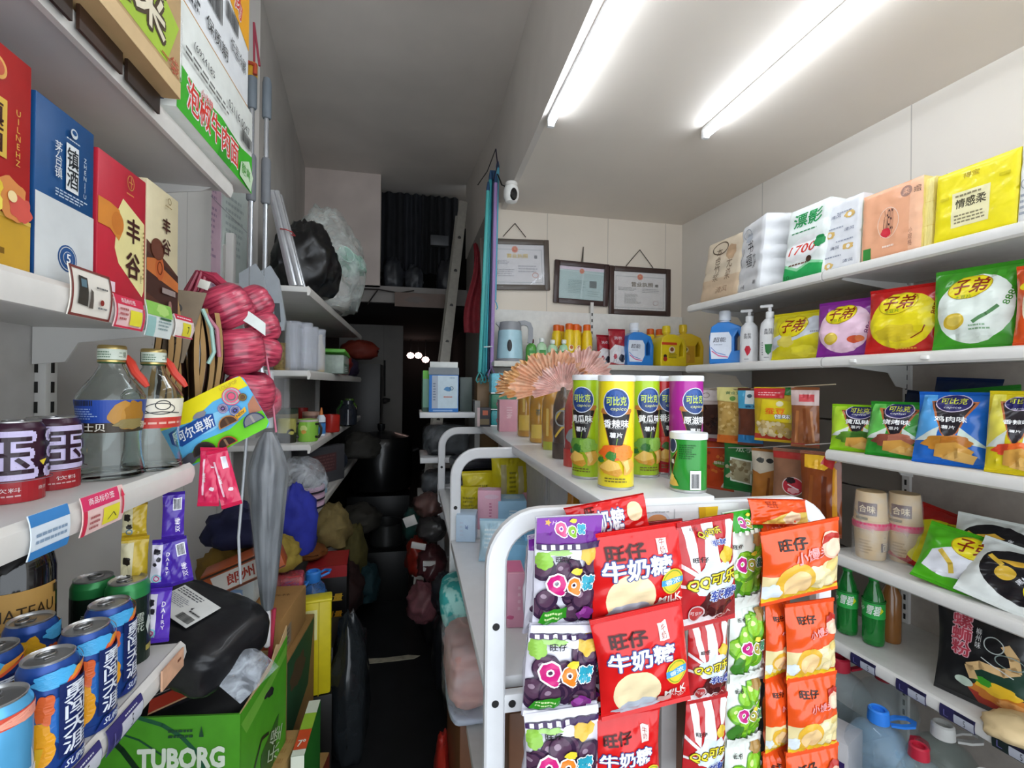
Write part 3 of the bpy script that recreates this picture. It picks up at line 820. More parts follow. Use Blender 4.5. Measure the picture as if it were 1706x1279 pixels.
# baijiu bottles on the third shelf
def baijiu(label, loc, rot, lab_ops, labcol):
    t = T('liquor_bottle', label, 'bottle', loc, (0, 0, rot), 'clear liquor bottles on the third shelf')
    prf = [(.03, .004), (.041, 0), (.0465, .004), (.0455, .012), (.041, .035), (.0395, .062), (.040, .075), (.0455, .125), (.0455, .132), (.038, .146), (.024, .166), (.0165, .182), (.0165, .190)]
    gl = M('f4fbfa', .02, n=0, tr=1., ior=1.35)
    MB().lathe(prf + [(.0145, .190), (.0145, .182), (.022, .166), (.036, .145), (.0435, .131), (.0435, .125), (.038, .075), (.0375, .062), (.039, .035), (.0435, .012), (.04, .008), (0, .008)], gl, 40).build('glass', t)
    l = MB()
    l.grid(lambda u, v: CYL(lambda y: .0402 + .0054 * min(1, max(0, (y) / .05)), .075, -90)((u - .5) * .16, v * .052, .0006), 30, 4, labcol)
    draw(l, CYL(lambda y: .0402 + .0054 * min(1, max(0, y / .05)), .075, -90), .16, .052, lab_ops, ml=.008, lift=.0009)
    l.build('label', t)
    c = MB()
    c.lathe([(.0178, .186), (.019, .188), (.019, .212), (.0178, .215), (0, .215)], M('2f5a34', .4), 30)
    c.lathe([(.0192, .188), (.0192, .191)], M('c9b070', .3, .8), 30); c.lathe([(.0192, .209), (.0192, .213), (.0178, .2155), (0, .2155)], M('c9b070', .3, .8), 30)
    draw(c, CYL(.0191, .190, -90), .12, .02, [('r', -.22, .1, .22, .95, 'dfe8d8'), ('t', '二锅', .12, .5, .1, .08, '3a5a3c'), ('tx', -.18, .2, .0, .8, 3, '6a8a6c')], ml=.006)
    c.build('cap', t)
    k = MB()
    k.tube([(.019, 0, .199), (.024, -.006, .188), (.030, -.012, .172), (.040, -.016, .158), (.046, -.018, .148)], .0065, 'd2402f', 8, rad=[.5, 1, 1, 1, .6])
    k.build('ribbon', t)
    return t
baijiu('clear liquor bottle with a blue label and gold figure, in front', (-.487, .898, 1.2435), 28, [('r', -.5, 0, .5, .3, '3a2f22'), ('p', [(-.5, .3), (.28, .3), (.28, 1), (-.5, 1)], '2247a0'), ('bar', -.36, .82, -.14, .98), ('tx', -.36, .4, -.1, .76, 5, '9ab0dc'), ('b', .12, .52, .13, .13, 'b88434', 2), ('b', .2, .6, .09, .13, 'a06f26', 4), ('b', .16, .25, .14, .05, '8a7a4a', 3), ('t', '牛士贝', -.17, .17, .26, .08, 'e8e2d4', {'b': .03}), ('t', '酒', .28, .2, .06, .07, 'e8e2d4')], '23418e')
baijiu('clear liquor bottle with a cream and red label, behind the blue-labelled one', (-.462, .972, 1.2435), 40, [('r', -.5, 0, .5, .36, 'c63a30'), ('ring', .0, .66, .14, .06, .01, '3a3a3a'), ('ring', .02, .78, .07, .05, .01, '3a3a3a'), ('l', [(-.16, .5), (.0, .56), (.2, .5)], .01, '3a3a3a'), ('tx', -.3, .1, .3, .26, 1, 'e8b0a0')], 'ece4d0')
# ---------------------------------------------------------------- candy card and strips at the end of the bottle shelf
cd_w, cd_h = .178, .118
ctr = PY(356, 702, 1.045)
t = T('candy_card', 'tilted yellow and blue lollipop display card clipped to the end of the bottle shelf', 'display card', ctr, (0, -29, 0))
m = MB()
A = FLAT((0, -.001, -cd_h / 2), (1, 0, 0), (0, 0, 1))
def rr_poly(w, h, r, n=5):
    o = []
    for cx, cy, a in ((w / 2 - r, -h / 2 + r, -90), (w / 2 - r, h / 2 - r, 0), (-w / 2 + r, h / 2 - r, 90), (-w / 2 + r, -h / 2 + r, 180)):
        o += [(cx + r * cos(radians(a + 90 * i / n)), cy + r * sin(radians(a + 90 * i / n))) for i in range(n + 1)]
    return o
m.prism(rr_poly(cd_w, cd_h, .012), -.001, .001, M('5fb6e6', .35))
draw(m, A, cd_w, cd_h, [
    ('p', [(-.47, .98), (-.5, .74), (-.2, .66), (.1, .8), (.5, .78), (.48, .98), (.4, 1), (-.4, 1)], 'f2e21c'), ('p', [(-.46, .04), (-.3, 0), (.44, 0), (.5, .08), (.5, .3), (.3, .34), (.1, .26), (-.2, .3), (-.36, .2)], '6fd01e'), ('b', -.1, .5, .3, .08, '8fd0f2', 3), ('p', [(.5, .3), (.5, .6), (.4, .5), (.36, .34)], 'b87a5c'),
    ('p', [(-.46, .46), (-.4, .36), (.0, .42), (.04, .62), (-.02, .66), (-.44, .64)], '1f4f9c'), ('t', '阿尔卑斯', -.2, .52, .42, .13, 'f2f4f8', {'b': .04, 'k': .15}), ('b', -.08, .7, .07, .03, '8a8a92', 2),
    ('t', 'LOLLIPOP', .33, .93, .2, .04, 'c8a83c'),
    ('e', .3, .74, .10, .10, 'e25a7a'), ('ring', .3, .74, .08, .08, .02, 'fff0f2'), ('ring', .3, .74, .045, .045, .018, 'fff0f2'),
    ('e', .16, .62, .055, .055, '8a6ab0'), ('ring', .16, .62, .04, .04, .014, 'f2ecfa'), ('ring', .16, .62, .02, .02, .012, 'f2ecfa'), ('e', .26, .5, .06, .06, '5a60b8'), ('ring', .26, .5, .044, .044, .015, 'f0f0fa'), ('ring', .26, .5, .02, .02, .013, 'f0f0fa'), ('e', .4, .64, .045, .045, '6a4a2c'), ('ring', .4, .64, .03, .03, .012, 'e8c87a'),
    ('p', [(.22, .34), (.36, .4), (.37, .48), (.23, .42)], 'f0b42a'), ('t', 'NEW', .295, .41, .1, .03, '4a2a14', {'r': 10, 'b': .02}),
    ('b', -.36, .12, .1, .05, '4a4a52', 5)] + sum([[('p', [(x + a * cos(q), y + b * sin(q) / .663) for q in [pi * i / 12 for i in range(13)]], c), ('p', [(x + a * .84 * cos(q), y + .012 + b * .82 * sin(q) / .663) for q in [pi * i / 12 for i in range(13)]], c2), ('p', [(x - .012, y + .012), (x + .012, y + .012), (x + .012, y + b * 1.2), (x - .012, y + b * 1.2)], c3)]
        for x, y, a, b, c, c2, c3 in ((-.22, .10, .12, .12, '3a2a24', '1d130f', '2a1c15'), (.02, .02, .11, .11, 'a8401f', '2c120c', '8a6a4a'), (.14, .32, .11, .11, 'b87a3c', '4a2f1c', '6a4c30'), (.38, .16, .12, .12, '26345c', '7a7a80', 'a09a90'))], []), rr=.35)
m.build('card', t)
def candy_sachet(par, loc, w, h, col, rot, ops, seed):
    mb, F = sachet_mb(w, h, .012, col, ops, seed, nu=8, nv=16, wr=.0025)
    o = mb.build('sachet', par, loc, tuple(radians(a) for a in rot), ang=60)
    seal_mb(F, 0, .06, col).build('seal', o); seal_mb(F, .94, 1, col).build('seal', o)
    return o
pk = [('l', [(-.25, .2), (-.25, .8)], .1, 'f7c9d6'), ('t', '脆心糖', -.22, .5, .5, .16, 'ffffff', {'r': 90, 'b': .02}), ('b', .18, .3, .12, .1, 'f7e8ec', 2), ('r', .08, .66, .36, .86, 'e8e8f0')]
t = T('candy_packets', 'pair of pink candy packets hanging below the lollipop card', 'candy', PY(365, 745, 1.03))
candy_sachet(t, (-.018, 0, -.115), .038, .115, 'dd2f5c', (0, 2, 0), pk, 1)
candy_sachet(t, (.024, .004, -.118), .036, .118, 'd82a58', (0, -14, 12), pk, 2)
cow = [('r', -.5, .12, .0, .9, 'd8d4e0'), ('b', -.25, .76, .16, .16, '26242c', 1), ('b', -.15, .6, .1, .12, '26242c', 2), ('b', -.32, .5, .1, .1, '26242c', 3), ('ring', -.2, .2, .2, .2, .05, '7fd0e0'), ('ring', -.2, .2, .12, .12, .05, 'e05a9a'), ('t', 'D\nA\nI\nR\nY', .26, .5, .16, 1.2, 'ece4f4', {'b': .03})]
cow2 = [('t', '双棒', .2, .3, .8, .24, 'efe8f6', {'r': 90, 'b': .03}), ('r', -.02, .62, .38, .88, 'e6e6ee'), ('bar', .02, .64, .34, .86)]
t = T('candy_strip', 'strip of purple candy bars hanging off the end of the bottle shelf', 'candy strip', PX(284, 822, -.43))
candy_sachet(t, (.0, .012, -.085), .034, .085, '4a2aa0', (0, 0, 20), cow2, 3)
candy_sachet(t, (.014, .016, -.170), .036, .086, '4a2aa0', (0, -8, 25), cow2, 4)
candy_sachet(t, (-.016, .004, -.170), .034, .086, '4427a0', (0, 3, 15), cow, 5)
candy_sachet(t, (-.022, .0, -.268), .042, .098, '5a34b4', (0, 3, 10), cow, 6)
t = T('candy_strip', 'strip of yellow candy bars hanging behind the bottle shelf edge', 'candy strip', PX(225, 838, -.49))
yl = [('r', -.5, .15, -.05, .9, 'd8cfa8'), ('b', -.28, .6, .14, .2, '2a2620', 1), ('b', -.2, .32, .12, .14, '2a2620', 4), ('ring', -.2, .16, .12, .12, .05, '7fa8c0')]
candy_sachet(t, (.0, 0, -.06), .036, .06, 'c9a92c', (0, 0, 15), yl, 7)
candy_sachet(t, (-.002, 0, -.165), .04, .105, 'cfb030', (0, 2, 20), yl, 8)
candy_sachet(t, (-.010, 0, -.225), .036, .06, 'c9a92c', (0, 2, 15), [], 9)

# ---------------------------------------------------------------- pink twine balls, bagged in a hanging string
def twine(loc, r, h, rot, label, col='c63a58', seed=0):
    m = MB()
    def f(u, v):
        a = 2 * pi * u
        z = (v - .5) * 2
        q = r * (1 - abs(z) ** 3.2 * .42) * (1 + .02 * noise.noise(V((cos(a) * 3, sin(a) * 3, z * 3 + seed))) + .012 * sin(40 * v + 6 * sin(a + seed)))
        return V((q * cos(a), q * sin(a), z * h / 2))
    m.grid(f, 36, 26, WEAVE('8a1f3c', 'd8506a', (14, 14, 150), .36, .62, .3, .5, .3), closed_u=True)
    for s in (-1, 1):
        m.lathe([(r * .58, s * h * .5), (r * .3, s * h * .47), (.004, s * h * .36)], M('7d1f36', .5), 20, cap=0)
    o = m.build('twine_ball', None, loc, tuple(radians(a) for a in rot), ang=80)
    return tag(o, label, 'twine ball', 'pink plastic twine balls')
twine(PY(377, 512, 1.24), .056, .10, (14, -28, 0), 'pink twine ball, topmost of the string, above the white wrapper')
twine(PY(398, 585, 1.24), .057, .105, (8, -8, 0), 'large pink twine ball directly below the white wrapper', seed=1)
twine(PY(416, 655, 1.25), .056, .10, (8, 6, 0), 'pink twine ball behind the top edge of the lollipop card', seed=2)
twine(PY(424, 505, 1.38), .045, .085, (10, -30, 0), 'small pink twine ball at the back of the string, beside the mop heads', seed=3)
twine(PY(438, 545, 1.38), .042, .08, (0, -20, 0), 'small pink twine ball just behind the white wrapper', seed=4)
twine(PY(441, 586, 1.38), .042, .075, (0, 10, 0), 'small pink twine ball behind the large middle ball', seed=5)
twine(PY(441, 668, 1.34), .040, .08, (20, 4, 0), 'pink twine ball lowest on the string, by the umbrella cover', seed=6)
t = T('twine_string', 'bunched pink cords, white wrapper and hanging cord of the twine balls', 'cord', PY(345, 470, 1.24))
m = MB()
for k in range(9):
    a = k * .7
    m.tube([(-.05 + .012 * cos(a), .01 * sin(a), -.075), (-.022 + .02 * cos(a), .014 * sin(a), -.02), (-.01 + .012 * cos(a), .01 * sin(a), .022), (.018, .01 * sin(a), .01 + .01 * cos(a)), (.05 + .01 * cos(a), .012 * sin(a), -.02)], .005, M('b03a52', .3, n=.2), 6)
m.build('cord_bunch', t)
MB().tube([(-.02, 0, .02), (-.03, .02, .0), (-.03, .02, -.03)], .003, '2f8a6a', 6).build('green_tie', t)
m = MB()
o0 = PY(402, 530, 1.225) - t.location
m.grid(lambda u, v: o0 + V(((u - .5) * .10, -.02 * cos((u - .5) * 3) + .012, (v - .5) * .03 - .05 * (u - .5) + .012 * cos(3 * (u - .5)))), 12, 4, M('d6dcd8', .4, n=.1))
m.build('white_wrapper', t, fix=True)
w0, w1, w2 = [PY(*q, 1.3) - t.location for q in ((432, 560), (450, 630), (460, 720))]
MB().tube([w0, (w0 + w1) / 2 + V((.004, 0, 0)), w1, w2], .0025, 'd87a90', 6).build('loose_cord', t)
MB().box(PY(340, 474, 1.17) - t.location, (.022, .003, .02), M('e8e4d8'), .001, rotm(0, 18, 0)).build('paper_tag', t)

# ---------------------------------------------------------------- flat kraft gift bags hanging edge-on behind the shelf end
rgk = random.Random(5)
for k in range(8):
    c = PY(252 + k * 14 + (8 if k > 3 else 0), 575 + 6 * k, 1.12 + .015 * k)
    m = MB()
    hh = .25 - .012 * (7 - k) * .3
    ph = rgk.uniform(0, 6)
    pat = k in (1, 3)
    m.grid(lambda u, v: V((.004 * sin(5 * v + ph) + .006 * sin(3.1 * v), (u - .5) * .16, (v - .5) * hh)), 4, 14, M('7d6a52' if pat else '9c7a4c', .7, n=.15))
    m.grid(lambda u, v: V((.009 + .006 * sin(5 * v + ph + .8) + .006 * sin(3.1 * v), (u - .5) * .16, (v - .5) * hh)), 4, 14, M('5d2f26' if k % 2 else '84643c', .7, n=.15), flip=True)
    for e in (-.08, .08):
        m.grid(lambda u, v: V((u * .009 + .005 * sin(5 * v + ph + .4) + .006 * sin(3.1 * v), e, (v - .5) * hh)), 2, 14, M('b08a56', .7))
    if pat:
        for j in range(5):
            draw(m, FLAT((-.005, .08, -hh / 2), (0, -1, 0), (0, 0, 1)), .16, hh, [('ring', rgk.uniform(-.4, .4), .1 + .18 * j, .1, .1, .025, '2e2823')], lift=.003)
    o = m.build('gift_bag', None, c, (0, 0, radians(22 + rgk.uniform(-6, 6))), ang=60)
    tag(o, 'thin kraft gift bag hanging edge-on in the row behind the liquor shelf end', 'gift bag', 'kraft gift bags hung behind the shelf end')
m = MB()
m.grid(lambda u, v: V(((u - .5) * .055 - .04 * (1 - v), 0, (v - .5) * .15)), 3, 4, M('7c6c58', .7, n=.1))
draw(m, FLAT((-.02, -.001, -.075), (1, 0, 0), (0, 0, 1)), .055, .15, [('ring', -.1, .75, .16, .16, .05, '2e2823'), ('ring', .2, .45, .16, .16, .05, '2e2823'), ('ring', -.2, .3, .14, .14, .05, '2e2823')])
m.tube([(.02, 0, .04), (.035, -.01, .0), (.04, -.012, -.05), (.03, -.01, -.075)], .004, '9fc4b8', 6)
m.tube([(.026, 0, .03), (.045, -.012, .0), (.05, -.012, -.06)], .004, 'b06a7a', 6)
tag(m.build('gift_bag', None, PY(318, 545, 1.10), (0, 0, radians(30)), fix=True), 'swirl-printed kraft bag with green and pink cord handles behind the last price card', 'gift bag')

# ---------------------------------------------------------------- papers on the wall above, mops on a hook
card_thing('paper_notes', 'pink form in a clear sleeve pinned to the wall left of the mops', 'notice', (-.752, 2.06, 1.92), .42, .62, (0, 0, 82), 'd5d2d4', [('r', -.5, .02, .0, .98, 'c9a9b8'), ('tx', -.44, .1, -.06, .9, 22, '9a7f96'), ('p', [(.02, .02), (.5, .02), (.5, .98), (.02, .98)], 'c9d2cc'), ('tx', .08, .5, .42, .9, 9, 'aab4b2'), ('l', [(-.5, .84), (.5, .72)], .006, '8a8a90')])
mp = PY(430, 250, 1.9)
for k, (dx, lab) in enumerate(((-.022, 'grey mop hanging head-down on a pink cord, nearer the paper notes'), (.022, 'grey mop hanging head-down beside the first, nearer the corridor'))):
    t = T('mop', lab, 'mop', (mp.x + dx, 1.9 + .02 * k, mp.z), (0, 0, 0), 'mops hung on the wall')
    zt = .30 - .02 * k
    MB().tube([(0, 0, zt), (0, 0, -.62)], .0085, M('b9bcc0', .25, .7), 12).build('pole', t)
    MB().lathe([(.013, zt - .15), (.016, zt - .145), (.016, zt - .02), (.012, zt)], M('6f7880', .5), 16).build('grip', t)
    if k == 0: MB().lathe([(.017, zt - .035), (.017, zt + .015), (.008, zt + .02)], M('d9a52a', .5), 16).build('hanging_cap', t)
    MB().lathe([(.013, -.19), (.0165, -.185), (.0165, -.03), (.013, -.02)], M('7c7f84', .5), 16).build('lower_sleeve', t)
    hd = MB()
    hd.prism([(-.035, -.46), (.02, -.42), (.05, -.47), (.075, -.62), (.07, -.66), (.04, -.67), (.0, -.64), (-.03, -.62)], -.008, .008, M('aab0b6', .4), 'xz')
    ho = hd.build('mop_head', t)
    MB().prism([(.035, -.56), (.055, -.56), (.06, -.63), (.04, -.64)], -.0095, .0095, M('4c5054', .6), 'xz').build('pad_slot', ho)
    MB().tube([(-.01, -.01, -.64), (-.005, -.01, -.80), (.012, -.01, -.92)], .009, M('c9ccd0', .3, .6), 8).build('wringer_rod', t)
h0, h1 = PY(423, 38, 1.9), PY(428, 112, 1.9)
m = MB().tube([h0, h1 + V((-.006, -.01, 0))], .004, 'a03a4c', 6).tube([h0, h1 + V((.012, -.01, 0))], .004, 'a03a4c', 6)
m.tube([h1 + V((-.05, -.018, -.03)), h1 + V((-.03, -.02, .004)), h1 + V((0, -.02, -.004)), h1 + V((.0, -.02, -.04))], .008, 'b5482c', 6)
tag(m.build('hanging_string'), 'dark pink cord with an orange bow holding up the mops', 'cord')

# ---------------------------------------------------------------- second rack further down the aisle
sr = T('shelving_unit', 'white steel shelving unit deeper down the aisle, holding jars, mugs and bags', 'shelf', (0, 0, 0))
X2, XB2 = -.42, -.74
for z, yn in ((1.79, 2.03), (1.452, 2.05), (1.148, 2.07), (.85, 2.1), (.4, 2.1)):
    b = MB(); board(b, XB2, X2, yn, 3.95, z)
    bo = b.build('shelf_board', sr)
    rail(X2 - .003, yn, 3.95, z).build('price_rail', bo)
MB().box((XB2 - .01, 3.0, 1.15), (.016, 1.85, 1.6), M('b6b3ae', .5)).build('back_panel', sr)
for y in (2.1, 3.0, 3.9): MB().box((XB2 + .012, y, 1.0), (.03, .03, 2.0), STEEL, .002).build('upright', sr)
# on its top shelf
t = T('curtain_rods', 'bundle of silver rods wrapped in clear film leaning on the upper shelf', 'rods', PY(478, 482, 2.08))
m = MB()
for k in range(6):
    a = k * 1.05
    dx, dy = (.024 if k else 0) * cos(a), (.024 if k else 0) * sin(a)
    MB().tube([(.045 + dx, dy, .012), (-.055 + dx * .7, dy + .03, .40)], .0125, M('c6c8cb', .28, .6), 10).build('rod', t)
MB().tube([(-.022, -.02, .24), (.0, -.034, .235), (.022, -.02, .23), (.022, .03, .23), (-.022, .03, .24)], .0025, 'b03a3c', 5, True).build('red_tie', t)
BLK = M('0d0d0f', .36, n=.3, sc=20, coat=.1)
o = lump('black_bag', .135, .14, .19, BLK, 3, .16, 1.8, 48, .75, ridge=.22, loc=PY(508, 482, 2.3))
tag(o, 'black plastic bag stuffed full on the upper shelf, against the silver rods', 'plastic bag')
o.location.z = 1.792
t = T('cup_bag', 'big clear plastic bag of pale green cups bulging over the upper shelf edge', 'plastic bag', (-.46, 2.70, 1.792))
lump('film', .19, .26, .30, FILM('dfe8e4', .3, .15, 9.), 11, .16, 2.0, 44, .7, t, ridge=.15)
cupm = M('8fc4ae', .5)
for k in range(7):
    a = -.9 + .28 * k
    m = MB()
    m.lathe([(.03, 0), (.042, .1), (.045, .1), (.045, .105), (.04, .104), (.029, .004)], cupm if k % 2 else M('a9d4c4', .5), 18, cap=0)
    m.build('cup', t, (.02 + .1 * cos(a) * .6, -.1 + .05 * k, .28 + .05 * sin(2 * a) - .012 * k), (radians(70), 0, radians(40 + 12 * k)))
lump('crumpled_paper', .12, .17, .12, M('c9c4c0', .6, n=.15), 5, .2, 2.5, 24, .7, t)
# glassware shelf
def gl(name, label, px, py, yy, z, prof, mat, grp=None, n=18):
    p = PY(px, py, yy)
    m = MB().lathe(prof, mat, n, cap=0)
    o = m.build(name, None, (p.x, p.y, z))
    return tag(o, label, 'glass', grp)
GL = FILM('e8ecf6', .22, .04, 2.5)
tall = [(.0, .0), (.028, 0), (.03, .01), (.03, .19), (.033, .2), (.03, .205), (.027, .19), (.027, .012), (0, .012)]
for px, yy, lab in ((488, 2.12, 'tall clear glass tumbler at the end of the glassware shelf'), (508, 2.16, 'second clear tumbler along the glassware shelf'), (518, 2.3, 'third clear tumbler, with violet reflections, on the glassware shelf'), (531, 2.4, 'narrow clear tumbler beside the yellow bottle')):
    gl('glass_tumbler', lab, px, 600, yy, 1.4525, tall, GL, 'clear tumblers on the glassware shelf')
gl('sauce_bottle', 'slim bottle of yellow oil behind the clear tumblers', 534, 600, 2.5, 1.4525, [(.018, 0), (.02, .01), (.02, .12), (.009, .16), (.009, .19), (0, .19)], M('b89a2a', .2, coat=.5))
gl('jar', 'jar of tan snacks at the near end of the glassware shelf', 470, 600, 2.2, 1.4525, [(.03, 0), (.034, .01), (.034, .09), (.028, .105), (.028, .12), (0, .12)], M('a3884e', .4, n=.5, sc=90))
box_thing('food_container', 'stack of clear containers with a green lid, past the tumblers', 'container', (-.46, 2.72, 1.4525), (.2, .2, .10), (0, 0, 90), M('93a196', .25, n=.2), [('r', -.5, .45, .5, .52, '3c6a4a'), ('tx', -.3, .1, .3, .4, 3, 'c8d4cc')], bev=.008)
box_thing('container_lid', 'bright green lid tilted on the clear containers', 'lid', (-.46, 2.72, 1.5535), (.21, .21, .02), (0, 6, 90), M('5aa53a', .4), bev=.006)
o = lump('red_bag', .10, .16, .09, M('8a2420', .35, n=.2, coat=.3), 9, .2, 2.2, 26, .7, loc=(-.47, 3.05, 1.453)); tag(o, 'red plastic bag on the glassware shelf beyond the green lid', 'plastic bag')
o = lump('purple_bag', .09, .18, .08, M('2c2438', .5), 13, .2, 2.2, 24, .7, loc=(-.47, 3.5, 1.453)); tag(o, 'dark violet bag at the far end of the glassware shelf', 'plastic bag')
# mug shelf
def mug(label, px, py, yy, col, ops, r=.038, h=.09, rot=0, name='mug', handle=True):
    p = PY(px, py, yy)
    t = T(name, label, 'mug', (p.x, p.y, 1.149), (0, 0, rot))
    m = MB().lathe([(0, .0), (r * .9, 0), (r, .006), (r, h), (r * .93, h), (r * .9, .008), (0, .008)], M(col, .3), 28, cap=0)
    draw(m, CYL(r, 0, -90), 2 * pi * r, h, ops, ml=.01)
    m.build('cup', t)
    if handle: MB().tube([(r * .96, 0, h * .8), (r + .018, 0, h * .8), (r + .028, 0, h * .62), (r + .026, 0, h * .38), (r + .014, 0, h * .2), (r * .96, 0, h * .22)], .0055, M('2a2622', .4), 8).build('handle', t)
    return t
mug('olive and black mug with a leaf badge at the end of the mug shelf', 478, 738, 2.16, 'a9a45a', [('r', -.5, 0, .5, .42, '26241e'), ('e', .05, .42, .075, .075, '26241e'), ('b', .06, .42, .05, .03, 'b8b25a', 2)], .036, .10, 20)
mug('lime green mug with an orange motif, second on the mug shelf', 513, 735, 2.2, '8fc84a', [('b', .04, .6, .06, .05, 'cfe08a', 3), ('b', .05, .45, .04, .03, 'd8a04a', 5), ('r', -.5, .9, .5, 1, 'b8b0a8')], .042, .095, -30)
mug('red mug standing further back on the mug shelf', 552, 712, 2.6, 'a8261f', [], .042, .09, 90)
mug('dark green jar with a speckled band behind the olive mug', 478, 700, 2.45, '3c4a3c', [('r', -.5, .3, .5, .8, '8a8264')], .05, .13, 0, 'jar', False)
mug('small red tin behind the mugs', 502, 690, 2.7, '8a1c18', [], .034, .12, 0, 'tin', False)
mug('pink-lidded cup behind the lime green mug', 520, 700, 2.5, 'b08a78', [('r', -.5, .75, .5, .85, '7a5a50')], .045, .11, 0, 'cup', False)
t = T('glue_bottle', 'small blue and white bottle with an orange nozzle on the mug shelf', 'bottle', (PY(535, 715, 2.42).x, 2.42, 1.149))
m = MB().lathe([(.019, 0), (.02, .004), (.02, .085), (.012, .1), (0, .1)], M('dfe6ee', .4), 20); draw(m, CYL(.02, 0, -90), .125, .1, [('r', -.5, .1, .5, .6, '3a78b8'), ('r', -.5, .6, .5, .66, '24446a')], ml=.008); m.build('body', t)
MB().lathe([(.009, .1), (.006, .12), (.003, .135), (0, .135)], M('d87a3a', .4), 14).build('nozzle', t)
for k, (px, py, yy, c, l) in enumerate(((575, 690, 3.0, '2c5a24', 'dark green glass jar far along the mug shelf'), (582, 690, 3.4, '4c6a2c', 'olive green bottle at the far end of the mug shelf'), (580, 680, 2.95, '20242c', 'dark bowl past the red mug'))):
    gl('jar', l, px, py, yy, 1.149, [(.03, 0), (.05, .01), (.052, .1), (.03, .13), (.03, .15), (0, .15)], M(c, .15, coat=.5))
# lowest visible shelf: caps, tray, bag
t = T('cap', 'stacked pink and black caps in clear film under the mug shelf', 'hat', (-.46, 2.16, .852))
for k in range(3):
    m = MB(); z = .02 + k * .032
    m.lathe([(.085, z), (.09, z + .006), (.09, z + .026), (.08, z + .03)], M('c9a6bc', .6), 26, cap=0); m.lathe([(.0905, z + .003), (.092, z + .007), (.0905, z + .011)], M('1d1a22', .6), 26, cap=0)
    m.lathe([(.08, z + .03), (.05, z + .035), (0, z + .036)], M('1d1a22', .6), 26, cap=0); m.build('hat_band', t)
MB().prism([(-.02, .03), (.012, .03), (.0, .075)], -.094, -.091, M('d83a78', .5), 'xz').build('ribbon', t)
lump('film', .10, .11, .115, FILM('dfe4ea', .3, .12, 16.), 4, .12, 2., 28, .2, t, (0, 0, .1))
box_thing('folded_tray', 'grey tray with a red grid standing behind the caps', 'tray', (-.50, 2.75, .852), (.36, .05, .2), (0, 0, 60), M('4c4c50', .5), [('r', -.3, .3, .3, .8, '5a3c3e'), ('tx', -.28, .34, .28, .78, 5, '7a5250')])
box_thing('small_box', 'small pale blue box at the shelf edge past the caps', 'box', (-.455, 2.5, .852), (.07, .05, .06), (0, 0, 70), '9ec2d8')
t = T('fan_reel', 'round dark reel at the end of the cap shelf', 'reel', (-.46, 3.1, .92), (0, 0, 30)); MB().lathe([(.0, -.02), (.06, -.02), (.065, 0), (.06, .02), (0, .02)], M('1e2430', .4), 24, (0, 0, 0), rotm(90)).build('rim', t); MB().lathe([(0, -.024), (.022, -.024), (.022, .024), (0, .024)], M('5a6a7c', .4), 18, (0, 0, 0), rotm(90)).build('hub', t)

# ---------------------------------------------------------------- umbrella in a clear sleeve
t = T('umbrella', 'folded clear umbrella in a plastic sleeve hanging tip-down beside the lollipop card', 'umbrella', PY(447, 700, 1.36))
m = MB()
def fu(u, v):
    a = 2 * pi * u
    z = -.47 * v - .03
    r = (.010 + .036 * min(1, v / .22) ** .7 * (1 - max(0, v - .22) / .80) ** .75) * (1 + .10 * abs(sin(5 * a + 2 * v)))
    return V((r * cos(a) + .004 * v, r * sin(a), z))
m.grid(fu, 48, 20, WEAVE('55595e', '8a8e92', (40, 40, 3), .35, .65, .3, .3, .4), closed_u=True)
m.build('canopy', t, ang=60)
m = MB(); m.grid(lambda u, v: V(((.055 + .006 * noise.noise(V((cos(6.28 * u) * 2, sin(6.28 * u) * 2, 5 * v)))) * (.75 + .25 * sin(pi * min(1, v * 1.5))) * (1.02 if v < .6 else 1.02 - .9 * (v - .6)) * cos(2 * pi * u), (.052) * (1.02 if v < .6 else 1.02 - .9 * (v - .6)) * sin(2 * pi * u), .12 - .56 * v)), 30, 16, FILM('f4f8fc', .07, .05, 7.), closed_u=True)
m.build('sleeve', t, ang=80)
MB().tube([(0, 0, .13), (0, 0, -.02)], .012, M('b8bcc0', .2, coat=.5), 10).build('handle', t)
MB().lathe([(.006, -.60), (.010, -.595), (.010, -.53), (.007, -.5)], M('e2e0e0', .4), 12, (.004, 0, 0)).build('tip', t)
MB().tube([(-.045, -.01, .03), (-.052, -.02, -.15), (-.062, -.02, -.3), (-.056, -.02, -.42)], .0035, M('c8ccd0', .3), 6).build('strap', t)
MB().tube([(.02, 0, -.5), (.012, 0, -.62), (.0, .0, -.70)], .006, M('b02c48', .4), 6).build('red_tie', t)

# ---------------------------------------------------------------- clothes and packs bundled on the low shelf end
def cloth(name, label, px, py, yy, sx, sy, sz, col, seed, cat='clothing', rot=0, flat=.5, amp=.25, ridge=.25, r=.8):
    p = PY(px, py, yy)
    o = lump(name, sx, sy, sz, M(col, r, n=.15), seed, amp, 2.2, 30, flat, ridge=ridge, loc=p, rot=(0, 0, rot))
    return tag(o, label, cat)
cloth('folded_jacket', 'navy folded jacket hanging under the lollipop card', 404, 905, 1.62, .10, .06, .075, '1a1d40', 2)
cloth('folded_jacket', 'mustard brown jacket below the navy one', 392, 960, 1.66, .09, .07, .075, '8a6a26', 6)
cloth('folded_jacket', 'bright blue jacket draped beside the umbrella', 490, 918, 1.95, .075, .08, .15, '28309a', 8, flat=.6)
cloth('folded_jacket', 'khaki jacket lump behind the umbrella tip', 462, 945, 1.8, .07, .06, .07, '8f7a2e', 12)
